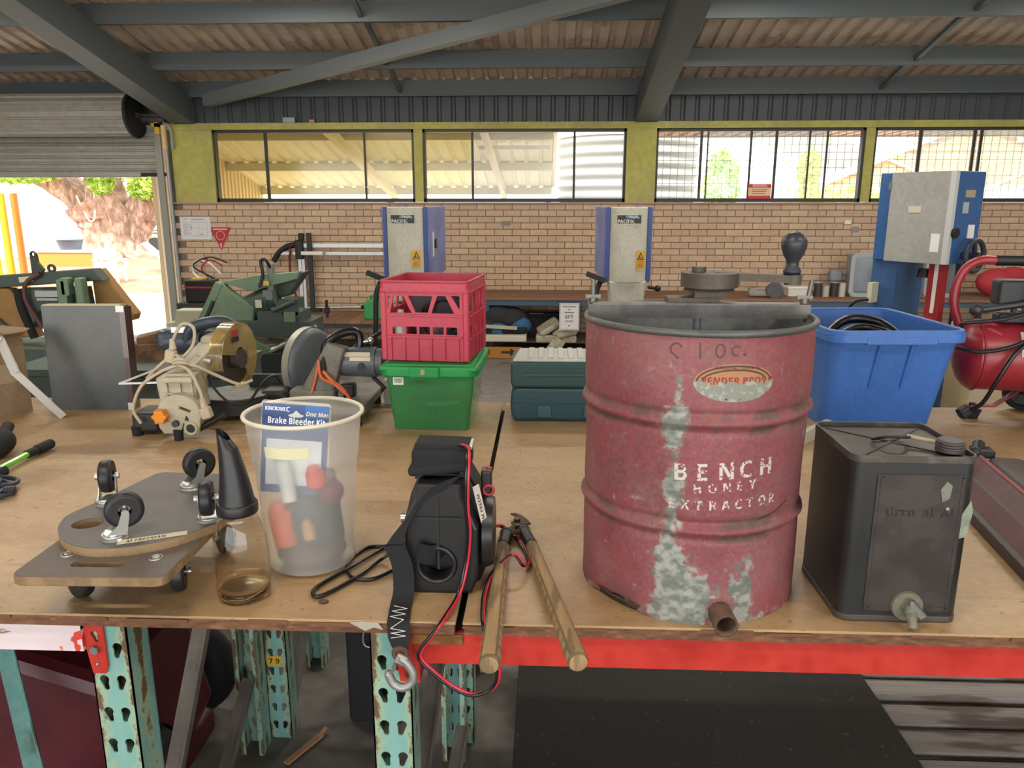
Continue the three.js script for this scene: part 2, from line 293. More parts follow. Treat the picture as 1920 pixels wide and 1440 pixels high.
// fluorescent battens under the roof, just above and beside the frame
const lampMat = mat(0xffffff, 0.6, { emissive: new THREE.Color(1, 0.98, 0.92), emissiveIntensity: 3 });
function batten(x, y, z, k) {
  const t = thing('fluorescent_light', 'white fluorescent batten hung below the roof ' + k, 'light', [x, y, z], 0, 'fluorescent battens under the roof');
  part(t, 'housing', box(1.26, 0.05, 0.14, 0, 0.035, 0), M.white);
  part(t, 'light_tube', [rod([-0.6, -0.012, 0.035], [0.6, -0.012, 0.035], 0.013), rod([-0.6, -0.012, -0.035], [0.6, -0.012, -0.035], 0.013)], lampMat);
  for (const s of [-0.5, 0.5]) part(t, 'hanger', rod([s, 0.06, 0], [s, roofY(Math.min(z, 2 * RIDGE - z)) - y - 0.02, 0], 0.004, 6), M.steel);
  const l = new THREE.RectAreaLight(0xfff6e8, TUBE_LIGHT, 1.2, 0.12); l.position.set(x, y - 0.03, z); l.rotation.x = -PI / 2; scene.add(l);
}
batten(-0.9, 3.75, -0.15, 'over the dolly end'); batten(2.2, 3.75, -0.15, 'over the can end'); batten(-3.9, 3.75, -0.6, 'over the left aisle'); batten(5.2, 3.75, -0.6, 'over the right aisle');
batten(-3.0, 3.95, -4.4, 'over the saws'); batten(1.0, 3.95, -4.4, 'over the drill presses'); batten(5.0, 3.95, -4.4, 'over the upright band saw');
batten(-2.6, 3.9, -7.5, 'near the left windows'); batten(1.9, 3.9, -7.5, 'near the middle windows'); batten(5.6, 3.9, -7.5, 'near the right windows'); batten(-6.6, 3.9, -7.5, 'near the roller door');
batten(-3.2, 3.95, -6.0, 'over the left aisle by the low bench'); batten(-0.4, 3.95, -6.0, 'between the drill presses'); batten(3.6, 3.95, -6.0, 'over the aisle by the long workbench');
// small boxes fixed along the head beam
single('junction_box', [rbox(0.16, 0.07, 0.06, 0.01, -3.45, 2.968, WZ + 0.02)], mat(0x9fa5a6, 0.5), 'grey junction box on the lime beam', 'junction box');
single('sensor_box', [rbox(0.075, 0.04, 0.05, 0.008, -3.14, 2.953, WZ + 0.02)], mat(0xb58a66, 0.5), 'small tan box on the lime beam', 'junction box');

// ---------- outside ----------
const groundMat = mat(0xffffff, 0.95, { map: tex(512, 512, [6, 6], (u, v) => { const a = fbm(u, v, 5, 5, 5, 31), f = (fbm(u, v, 64, 64, 2, 12) - 0.5) * 20, c = mix([206, 198, 184], [186, 178, 164], a); return clamp8([c[0] + f, c[1] + f, c[2] + f]); }) });
struct('ground', [box(160, 0.2, 90, 0, -0.13, -55.9), box(160, 0.2, 60, 0, -0.13, 36.6), box(70, 0.2, 17.4, -44.3, -0.13, -2.2), box(70, 0.2, 17.4, 44.3, -0.13, -2.2)], groundMat, 'pale sunlit yard', 'ground');
// covered way outside the left windows
const veraSheet = mat(0xe9e0c0, 0.6, { side: THREE.DoubleSide });
{
  const y0 = 3.16, sl = 0.235, a = Math.atan(sl), z1 = -15.2, vy = (z) => y0 + sl * (z + 10.95);
  const v = thing('covered_way', 'cream ribbed covered way roof outside the windows', 'roof');
  part(v, 'roof_sheet', place(ribbed(-6.3, 0.1, 0.24, 0.03, 0.05, 0.15, (z1 * -1 - 10.95) / Math.cos(a)), 0, vy(z1), z1, -a, 0, 0), veraSheet);
  for (const z of [-11.9, -13.5, -15.1]) part(v, 'purlin', box(6.3, 0.13, 0.06, -3.05, vy(z) - 0.075, z), mat(0xcfcaa8, 0.6));
  part(v, 'rafter', bar([-3.1, vy(-11.2) - 0.2, -11.2], [-2.9, vy(z1) - 0.16, z1], 0.1, 0.13), mat(0xd8c7a0, 0.6));
  part(v, 'rafter', bar([-0.9, vy(-11.2) - 0.2, -11.2], [-0.8, vy(z1) - 0.16, z1], 0.08, 0.13), mat(0xd8c7a0, 0.6));
  part(v, 'end_wall', [place(ribbed(-15.2, -10.95, 0.16, 0.025, 0.04, 0.08, 3.3), 0, 3.3, 0, PI / 2, 0, 0).rotateY(-PI / 2).translate(-5.5, 0, 0).scale(1, 1, 1)], mat(0xe2c9a0, 0.6, { side: THREE.DoubleSide }));
  part(v, 'tube_fitting', [box(1.1, 0.06, 0.09, -0.5, 2.72, -12.4)], M.white);
  part(v, 'post', [box(0.1, 1.95, 0.1, -3.0, 0.95, z1 + 0.1)], M.white); part(v, 'post', box(0.1, 1.95, 0.1, 0.03, 0.95, z1 + 0.1), M.white);
}
{
  const eave = thing('eave_lining', 'brown ribbed eave overhang outside the right windows', 'roof');
  part(eave, 'lining', place(ribbed(1.2, 9.2, 0.19, 0.03, 0.05, 0.1, 0.9), 0, 2.83, -11.75, 0, 0, 0), mat(0xb3886a, 0.6, { side: THREE.DoubleSide }));
  part(eave, 'gutter', box(8, 0.1, 0.1, 5.2, 2.86, -11.8), M.white);
}
{ // corrugated water tank
  const pr = []; for (let i = 0; i <= 110; i++) pr.push([1.32 + 0.028 * Math.sin(i * 0.9), i * 0.028]);
  const t = thing('water_tank', 'round corrugated steel water tank outside the windows', 'tank', [1.55, 0, -15.6]);
  part(t, 'wall', lathe(pr, 72), mat(0x74756f, 0.6, {  side: THREE.DoubleSide }));
  part(t, 'lid', cyl(0.2, 1.34, 0.22, 0, 3.19, 0), mat(0xcfd0cb, 0.5, { metalness: 0.3 }));
}
{ // house with a timber gable
  const h = thing('gabled_house', 'low house with white barge board and brown timber gable', 'house', [11.4, 0, -22]);
  for (let i = 0; i < 9; i++) { const y = 2.42 + i * 0.16, hw = (4.0 - y) / 0.42 ; part(h, 'gable_board', box(2 * Math.min(4.4, hw), 0.15, 0.04, 0, y, (i % 2) * 0.008), mat(i % 2 ? 0xa67d5c : 0xb58a66, 0.7)); }
  part(h, 'wall', box(7.6, 2.35, 5, 0, 1.17, -2.6), mat(0xe8e4da, 0.8));
  part(h, 'barge_board', [bar([-4.9, 2.02, 0.15], [0, 4.1, 0.15], 0.06, 0.2), bar([4.9, 2.02, 0.15], [0, 4.1, 0.15], 0.06, 0.2)], M.white);
  part(h, 'roof', [bar([-2.5, 3.14, 0.1], [-2.5, 3.14, -5.4], 5.4, 0.06, 0.402), bar([2.5, 3.14, 0.1], [2.5, 3.14, -5.4], 5.4, 0.06, -0.402)], mat(0xd9d6d0, 0.6));
  part(h, 'window', box(1.4, 1.0, 0.05, -1.6, 1.3, -0.1), mat(0x55626a, 0.2));
}
function foliage(parent, centres, n, size, cols, s) {                      // a cloud of leaf cards, too many to count
  seed = s;
  const g = new THREE.BufferGeometry(); g.setAttribute('position', new THREE.Float32BufferAttribute([-0.5, 0, 0, 0, -0.22, 0.06, 0.5, 0, 0, 0, 0.22, 0.06], 3)); g.setIndex([0, 1, 3, 1, 2, 3]); g.computeVertexNormals(); g.setAttribute('uv', new THREE.Float32BufferAttribute(8, 2));
  const im = new THREE.InstancedMesh(g, mat(0xffffff, 0.7, { side: THREE.DoubleSide }), n * centres.length), m4 = new THREE.Matrix4(), q = new THREE.Quaternion(), c = new THREE.Color();
  let i = 0;
  for (const [x, y, z, rx, ry, rz] of centres) for (let k = 0; k < n; k++, i++) {
    const t = rnd(2 * PI), f = Math.acos(rnd(-1, 1)), r = Math.cbrt(rnd(0.15, 1));
    q.setFromEuler(new THREE.Euler(rnd(-1, 1), rnd(2 * PI), rnd(-1, 1))); const sc = size * rnd(0.6, 1.4);
    m4.compose(V(x + rx * r * Math.sin(f) * Math.cos(t), y + ry * r * Math.cos(f), z + rz * r * Math.sin(f) * Math.sin(t)), q, V(sc, sc, sc)); im.setMatrixAt(i, m4);
    im.setColorAt(i, c.set(cols[Math.floor(rnd(cols.length))]));
  }
  im.name = 'leaves'; im.userData.kind = 'stuff'; im.castShadow = im.receiveShadow = true; parent.add(im); return im;
}
const barkMat = mat(0xffffff, 0.95, { map: tex(512, 512, [2.4, 2.4], (u, v) => { const a = fbm(u, v, 26, 9, 5, 41), b = fbm(u, v, 60, 30, 3, 47), k = sst(0.3, 0.7, a); const c = mix([126, 102, 86], [170, 142, 124], k), f = (b - 0.5) * 40; return clamp8([c[0] + f, c[1] + f * 0.9, c[2] + f * 0.85]); }), bumpMap: tex(256, 256, [1.2, 1.2], (u, v) => { const k = 255 * fbm(u, v, 10, 6, 5, 44); return [k, k, k]; }, false), bumpScale: 0.03 });
{
  const t = thing('tree', 'huge spreading tree with a thick buttressed trunk in the yard', 'tree', [-14.1, 0, -25.4]);
  const limb = (pts, radii) => { // tube with changing radius and lobed section
    const c = curve(pts), n = pts.length * 6, seg = 26, pos = [], idx = [];
    const fr = c.computeFrenetFrames(n, false);
    for (let i = 0; i <= n; i++) { const u = i / n, p = c.getPoint(u), k = u * (radii.length - 1), a = Math.floor(Math.min(k, radii.length - 1.001)), r = radii[a] + (radii[a + 1] - radii[a]) * (k - a);
      for (let j = 0; j <= seg; j++) { const th = j / seg * 2 * PI, rr = r * (1 + 0.09 * Math.sin(th * 5 + u * 4) + 0.05 * Math.sin(th * 9 - u * 9) + 0.04 * Math.sin(u * 30 + th * 3)); const q = p.clone().addScaledVector(fr.normals[i], Math.cos(th) * rr).addScaledVector(fr.binormals[i], Math.sin(th) * rr); pos.push(q.x, q.y, q.z); } }
    for (let i = 0; i < n; i++) for (let j = 0; j < seg; j++) { const a = i * (seg + 1) + j, b = a + seg + 1; idx.push(a, b, a + 1, b, b + 1, a + 1); }
    const g = new THREE.BufferGeometry(); g.setAttribute('position', new THREE.Float32BufferAttribute(pos, 3)); g.setAttribute('uv', new THREE.Float32BufferAttribute(new Float32Array(pos.length / 3 * 2), 2)); g.setIndex(idx); g.computeVertexNormals(); return g;
  };
  part(t, 'trunk', [limb([[-0.35, -0.2, 0], [-0.35, 0.6, 0], [-0.4, 1.3, 0], [-0.65, 2.0, 0.1]], [0.98, 0.78, 0.8, 0.95]), limb([[0.45, -0.2, 0.15], [0.42, 0.6, 0.1], [0.6, 1.3, 0], [1.0, 2.0, 0]], [0.62, 0.46, 0.5, 0.5]), limb([[0.1, -0.2, 0.3], [0.1, 0.7, 0.2], [0, 1.5, 0.1]], [0.7, 0.55, 0.7])], barkMat);
  part(t, 'branch', limb([[-0.7, 1.5, 0], [-1.3, 2.2, 0.2], [-2.4, 2.9, 0.4], [-4.2, 3.4, 0.6]], [0.6, 0.5, 0.38, 0.2]), barkMat);
  part(t, 'branch', limb([[-0.1, 1.5, 0.2], [-0.2, 2.2, 0.3], [-0.1, 3.2, 0.4], [0.3, 4.4, 0.5]], [0.7, 0.6, 0.45, 0.25]), barkMat);
  part(t, 'branch', limb([[0.8, 1.6, 0], [1.4, 2.3, 0.1], [1.9, 3.0, 0.2], [2.9, 4.0, 0.3]], [0.48, 0.36, 0.32, 0.2]), barkMat);
  for (const [pts, r] of [[[[0.6, 0.15, 0.4], [2.2, 0.1, 1.6], [4.2, 0.05, 3.4], [6.6, -0.05, 5.2]], 0.16], [[[0.8, 0.12, 0], [2.8, 0.1, 0.6], [5.2, 0.02, 1.6], [7.6, -0.05, 2.2]], 0.15], [[[0.2, 0.12, 0.7], [1.2, 0.1, 2.4], [2.6, 0.08, 4.4], [4.4, -0.05, 6.4]], 0.15], [[[-0.8, 0.1, 0.4], [-2.0, 0.06, 1.8], [-3.4, -0.02, 3.0], [-4.4, -0.1, 3.6]], 0.16], [[[0.5, 0.1, 0.6], [2.0, 0.08, 2.8], [3.8, 0.03, 5.4], [4.8, -0.06, 7.2]], 0.12]]) part(t, 'root', limb(pts, [r * 1.6, r * 1.1, r, r * 0.5]), barkMat);
  foliage(t, [[-4.6, 3.1, 1.2, 2.0, 0.85, 1.4], [-2.4, 3.0, 1.4, 1.6, 0.55, 1.2], [-0.2, 3.3, 1.8, 1.4, 0.6, 1.2], [1.8, 3.3, 1.4, 1.5, 0.9, 1.2], [3.4, 3.2, 1.0, 1.6, 1.0, 1.4], [-1, 4.6, 0, 5, 1.0, 3], [1.3, 2.35, 0.7, 0.5, 0.35, 0.4], [0.1, 2.5, 1.0, 0.35, 0.35, 0.3]], 1500, 0.22, [0x9bc24e, 0x7da33c, 0xb5d465, 0x8cb347, 0xc3d878], 11);
  part(t, 'rope', tube([[-0.9, 2.1, 0.75], [-0.55, 1.45, 0.9], [-0.4, 1.3, 0.92], [-0.28, 1.5, 0.9], [-0.25, 2.5, 0.8]], 0.03), mat(0xd8c6ae, 0.9));
}
struct('ground_mound', [place(new THREE.SphereGeometry(1, 40, 16, 0, 2 * PI, 0, PI / 2).scale(7.5, 0.28, 6.2), -11.4, -0.06, -22.2)], mat(0xffffff, 1, { map: grimeTex([140, 88, 66], [166, 118, 92], 2, 0.8, 71) }), 'reddish bare earth around the tree roots', 'ground');
{ // hedge seen past the tank and beside the gable
  const h1 = thing('shrub', 'bright green shrub beyond the water tank', 'shrub', [5.0, 0, -23]); part(h1, 'stem', rod([0, 0, 0], [0, 2, 0], 0.08), barkMat); foliage(h1, [[0, 2.4, 0, 0.55, 1.0, 0.6], [0, 1.2, 0, 0.6, 0.9, 0.6]], 900, 0.16, [0x9cc648, 0x7fae3a, 0xb8d668], 23);
  const h2 = thing('shrub', 'yellow green shrub in front of the gabled house', 'shrub', [7.7, 0, -20.5]); part(h2, 'stem', rod([0, 0, 0], [0, 1.5, 0], 0.06), barkMat); foliage(h2, [[0, 1.9, 0, 0.9, 0.45, 0.5], [-0.75, 2.75, -1, 0.3, 0.5, 0.3], [-0.7, 2.0, -1, 0.3, 0.7, 0.3]], 700, 0.15, [0xd9d860, 0xb5cf5c, 0xe6d873], 29);
}
// yard furniture and vehicles
{
  const w = mat(0xf0efea, 0.6);
  const b = thing('white_building', 'long white building across the yard', 'building', [-27, 0, -38]); part(b, 'wall', box(26, 4.2, 4, 0, 2.1, 0), w); part(b, 'roof', box(27, 0.2, 5, 0, 4.3, 0.2), M.greyPlastic); part(b, 'window', [box(0.5, 0.9, 0.06, 6.2, 1.6, 2.02)], mat(0x8da09e, 0.3)); part(b, 'window', [box(0.6, 0.9, 0.06, 0.5, 1.6, 2.02)], mat(0x8da09e, 0.3));
  const cb = thing('orange_cabinet', 'low orange and yellow cabinet standing in the yard', 'cabinet', [-13.0, 0, -20.8]); part(cb, 'body', box(1.5, 0.56, 0.6, 0, 0.30, 0), mat(0xa8641a, 0.55)); part(cb, 'top', box(1.6, 0.05, 0.7, 0, 0.61, 0), M.white);
  const tb = thing('grey_tub', 'grey plastic tub on the orange cabinet', 'tub', [-13.0, 0.635, -20.8]); part(tb, 'body', [cyl(0.34, 0.26, 0.28, 0, 0.14, 0)], mat(0x3a4048, 0.6)); part(tb, 'rim', torus(0.34, 0.02, 0, 0.28, 0, PI / 2), mat(0x5f6670, 0.6));
  const ch = thing('white_chair', 'white plastic garden chair in the yard', 'chair', [-10.0, 0, -17.4], 0.1);
  part(ch, 'seat', rbox(0.5, 0.04, 0.45, 0.015, 0, 0.4, 0), w); part(ch, 'backrest', ext(rrect(0.5, 0.44, 0.06), 0.03, { holes: [rrect(0.3, 0.04, 0.015, 0, -0.05)] }, 0, 0.66, 0.23, -0.12), w);
  for (const [x, z] of [[-0.22, -0.2], [0.22, -0.2], [-0.22, 0.2], [0.22, 0.2]]) part(ch, 'leg', bar([x, 0.4, z], [x * 1.1, 0, z * 1.15], 0.05, 0.05), w);
  for (const s of [-1, 1]) part(ch, 'armrest', [bar([s * 0.27, 0.62, -0.2], [s * 0.27, 0.62, 0.22], 0.05, 0.03), bar([s * 0.26, 0.4, -0.2], [s * 0.27, 0.62, -0.2], 0.04, 0.04)], w);
  for (const [x, c, k] of [[-9.32, 0xc6a61c, 'pale yellow pole'], [-9.16, 0xc08f0c, 'deep yellow pole'], [-9.0, 0x9c5a0c, 'orange pole']]) single('painted_pole', [rod([x, 0, -13 - (x + 9) * 0.6], [x, 2.05, -13 - (x + 9) * 0.6], 0.06)], mat(c, 0.5), 'tall ' + k + ' standing outside the roller door', 'pole', 'painted poles outside the door');
  // utility truck far behind the tree
  const u = thing('utility_truck', 'white utility truck with a dark tray frame parked behind the tree', 'truck', [-15.2, 0, -33.5], 0.15);
  part(u, 'body', [rbox(4.6, 0.6, 1.7, 0.1, 0, 0.85, 0), rbox(1.7, 0.7, 1.6, 0.15, 0.4, 1.45, 0)], w); part(u, 'window', [box(0.7, 0.42, 1.62, 0.15, 1.5, 0), box(0.6, 0.42, 1.62, 0.85, 1.5, 0)], mat(0x7f9090, 0.2)); for (const x of [-1.4, 1.4]) for (const z of [-0.75, 0.75]) part(u, 'wheel', disc(0.34, 0.2, x, 0.34, z, PI / 2), M.rubber);
  const fr = thing('quad_bike', 'small quad bike with a dark roll frame by the tree roots', 'vehicle', [-15.4, 0, -29.5]); part(fr, 'frame', [tube([[-0.7, 0.5, 0], [-0.75, 1.15, 0], [0.55, 1.15, 0], [0.8, 0.6, 0]], 0.04), bar([-0.75, 0.85, 0], [0.7, 0.85, 0], 0.05, 0.05)], M.darkSteel); part(fr, 'body', rbox(1.5, 0.3, 0.8, 0.1, 0, 0.55, 0), mat(0xc9bd62, 0.5)); for (const x of [-0.55, 0.55]) part(fr, 'wheel', disc(0.3, 0.25, x, 0.3, 0.4, PI / 2), M.rubber);
  const lo = thing('white_lounger', 'white plastic lounger on the earth beside the roots', 'lounger', [-9.3, 0.0, -19.6], 0.3); part(lo, 'seat', [bar([-0.9, 0.9, 0], [-0.35, 0.36, 0], 0.6, 0.05), bar([-0.35, 0.36, 0], [1.1, 0.4, 0], 0.6, 0.05)], w); for (const x of [-0.3, 0.9]) part(lo, 'leg', box(0.06, 0.36, 0.55, x, 0.18, 0), w);
}

// ---------- against the back wall ----------
const plank = (c1, c2, s) => mat(0xffffff, 0.7, { map: tex(384, 384, [1.2, 1.2], (u, v) => { const a = fbm(u, v, 3, 40, 4, s), b = fbm(u, v, 6, 6, 3, s + 5), c = mix(c1, c2, a * 0.7 + b * 0.3); return c; }) });
const benchWood = plank([150, 112, 84], [112, 82, 62], 401), bluePaint = mat(0x3d5468, 0.5);
{ // long workbench under the windows
  const b = thing('workbench', 'long timber workbench on a blue steel frame under the right windows', 'workbench', [2.55, 0, -10.22]);
  for (let i = 0; i < 4; i++) part(b, 'top_board', box(6.9, 0.035, 0.215, 0, 0.7025, -0.33 + i * 0.22), benchWood);
  part(b, 'front_rail', box(6.9, 0.07, 0.04, 0, 0.65, 0.40), bluePaint); part(b, 'back_rail', box(6.9, 0.07, 0.04, 0, 0.65, -0.38), bluePaint);
  for (const x of [-3.3, -1.1, 1.1, 3.3]) for (const z of [-0.38, 0.38]) part(b, 'leg', box(0.05, 0.62, 0.05, x, 0.31, z), bluePaint);
  part(b, 'shelf', box(6.7, 0.025, 0.7, 0, 0.13, 0), plank([104, 84, 70], [80, 66, 56], 407));
}
{ // low bench on the left
  const b = thing('low_bench', 'low slatted timber bench on a dark frame against the bricks', 'bench', [-2.75, 0, -10.12]);
  for (let i = 0; i < 14; i++) part(b, 'slat', box(0.158, 0.03, 1.0, -1.15 + i * 0.163, 0.405, 0, 0, 0.0, 0), i % 3 ? benchWood : plank([164, 124, 94], [126, 94, 72], 411));
  part(b, 'front_rail', box(2.3, 0.06, 0.04, -0.08, 0.355, 0.45), M.darkSteel); part(b, 'back_rail', box(2.3, 0.06, 0.04, -0.08, 0.355, -0.45), M.darkSteel);
  for (const x of [-1.15, 0.98]) for (const z of [-0.45, 0.45]) part(b, 'leg', box(0.05, 0.33, 0.05, x, 0.165, z), M.darkSteel);
}
{ // aluminium measuring frame standing on the low bench
  const f = thing('rail_frame', 'silver aluminium rail frame with black post leaning at the brick wall', 'frame', [0, 0, 0]);
  const z = -10.53;
  part(f, 'upright', [box(0.045, 0.72, 0.05, -3.37, 0.785, z), box(0.035, 0.72, 0.05, -3.32, 0.785, z + 0.004)], M.alu);
  part(f, 'black_post', box(0.06, 1.07, 0.05, -3.215, 0.96, z + 0.05), mat(0x22262a, 0.5));
  part(f, 'top_rail', box(1.12, 0.055, 0.04, -2.75, 1.325, z), M.alu); part(f, 'lower_rail', box(1.44, 0.04, 0.04, -2.92, 1.22, z), M.alu);
  part(f, 'base_rail', rod([-3.6, 0.465, z], [-2.5, 0.485, z], 0.02), M.alu);
  part(f, 'carriage', [rbox(0.11, 0.26, 0.08, 0.02, -3.36, 1.27, z + 0.03), rbox(0.08, 0.1, 0.06, 0.02, -3.33, 1.44, z + 0.02)], M.black);
  part(f, 'slide_block', [rbox(0.3, 0.05, 0.07, 0.01, -3.17, 1.225, z + 0.08)], M.white);
  part(f, 'bent_arm', tube([[-3.74, 1.11, z], [-3.66, 1.22, z], [-3.55, 1.3, z], [-3.42, 1.335, z]], 0.04), M.black);
  part(f, 'end_foot', [box(0.14, 0.05, 0.08, -2.48, 0.485, z), box(0.2, 0.05, 0.1, -3.2, 0.447, z + 0.05)], M.black);
  part(f, 'strap', tube([[-3.48, 1.3, z + 0.05], [-3.5, 1.0, z + 0.06], [-3.47, 0.75, z + 0.05], [-3.44, 0.63, z + 0.05]], 0.016), mat(0x5c2f28, 0.8));
}
{
  const j = thing('jerry_can', 'small green plastic jerry can on the low bench', 'fuel can', [-2.19, 0.42, -9.86]);
  const g = mat(0x2f9150, 0.5);
  part(j, 'body', ext([[-0.15, 0], [0.15, 0], [0.15, 0.2], [0.1, 0.255], [-0.07, 0.26], [-0.15, 0.21]], 0.16, { bevel: 0.02 }), g);
  part(j, 'handle', tube([[-0.08, 0.25, 0], [-0.06, 0.3, 0], [0.06, 0.295, 0], [0.08, 0.25, 0]], 0.014), g); part(j, 'cap', cyl(0.03, 0.03, 0.04, 0.11, 0.27, 0), M.black);
  const c = thing('bar_clamp', 'small black clamp standing on the low bench', 'clamp', [-2.87, 0.42, -9.95]);
  part(c, 'body', [rod([0, 0, 0], [0, 0.2, 0], 0.018), rbox(0.07, 0.08, 0.04, 0.01, 0, 0.1, 0)], M.black); part(c, 'knob', sph(0.022, 0, 0.215, 0), M.black);
}
{ // papers and signs on the bricks
  const paper = printed(512, 384, (c, w, h) => { c.fillStyle = '#dcdcde'; c.fillRect(0, 0, w, h); c.strokeStyle = '#8f9094'; c.lineWidth = 3; c.strokeRect(180, 90, 270, 230); c.strokeRect(180, 90, 140, 110); c.strokeRect(300, 200, 150, 120); c.fillStyle = '#8c8d92'; c.fillRect(190, 36, 210, 14); c.fillRect(60, 32, 70, 10); for (let i = 0; i < 14; i++) c.fillRect(50, 90 + i * 17, 60 + 30 * ((i * 7) % 3), 5); c.fillStyle = '#4c4d52'; c.fillRect(330, 292, 34, 12); c.fillRect(176, 150, 10, 60); }, 0.8);
  single('evacuation_plan', [panel(0.43, 0.31, 0, 0, 0.0035), box(0.43, 0.31, 0.004, 0, 0, 0)], paper, 'white floor plan sheet taped to the bricks by the door', 'notice').position.set(-4.86, 1.55, WZ + 0.014);
  const tri = thing('triangle_sign', 'red triangular sign pointing down on the bricks', 'sign', [-4.52, 1.42, WZ + 0.012]);
  part(tri, 'plate', ext([[-0.155, 0.14], [0.155, 0.14], [0, -0.17]], 0.006), mat(0xb23038, 0.5)); part(tri, 'ring', torus(0.058, 0.007, 0, 0.03, 0.004), mat(0xe09a9a, 0.5)); part(tri, 'lettering', [box(0.2, 0.018, 0.002, 0, 0.115, 0.004)], mat(0xe5b6b4, 0.6)); part(tri, 'pointer', cyl(0.016, 0.004, 0.06, 0, -0.11, 0.006), M.white);
  const ws = printed(256, 160, (c, w, h) => { c.fillStyle = '#e9c9a6'; c.fillRect(0, 0, w, h); c.fillStyle = '#d03a3a'; c.fillRect(0, 0, w, 40); c.fillRect(0, 128, w, 32); c.fillStyle = '#f3d9d0'; c.font = 'bold 34px sans-serif'; c.textAlign = 'center'; c.fillText('WARNING', w / 2, 32); c.fillStyle = '#d03a3a'; for (let i = 0; i < 3; i++) c.fillRect(40, 60 + i * 20, w - 80 - i * 14, 7); }, 0.6);
  const s = single('warning_sign', [panel(0.3, 0.19, 0, 0, 0.003), box(0.3, 0.19, 0.004)], ws, 'red and cream WARNING sign at the foot of the window', 'sign'); s.position.set(2.83, 2.04, WZ + 0.02);
  single('light_switch', rbox(0.09, 0.055, 0.03, 0.008, 4.02, 1.64, WZ + 0.02), M.white, 'small white switch box on the bricks beside the band saw', 'switch');
  single('bracket_plate', [rbox(0.1, 0.07, 0.012, 0.004, 4.13, 1.545, WZ + 0.013)], mat(0x8b8a90, 0.6), 'grey patch plate on the bricks beside the band saw', 'plate');
  single('patch_plate', [rbox(0.12, 0.06, 0.01, 0.004, -0.55, 1.62, WZ + 0.012)], mat(0x8a8580, 0.7), 'grey filler patch on the bricks between the drill presses', 'patch');
}
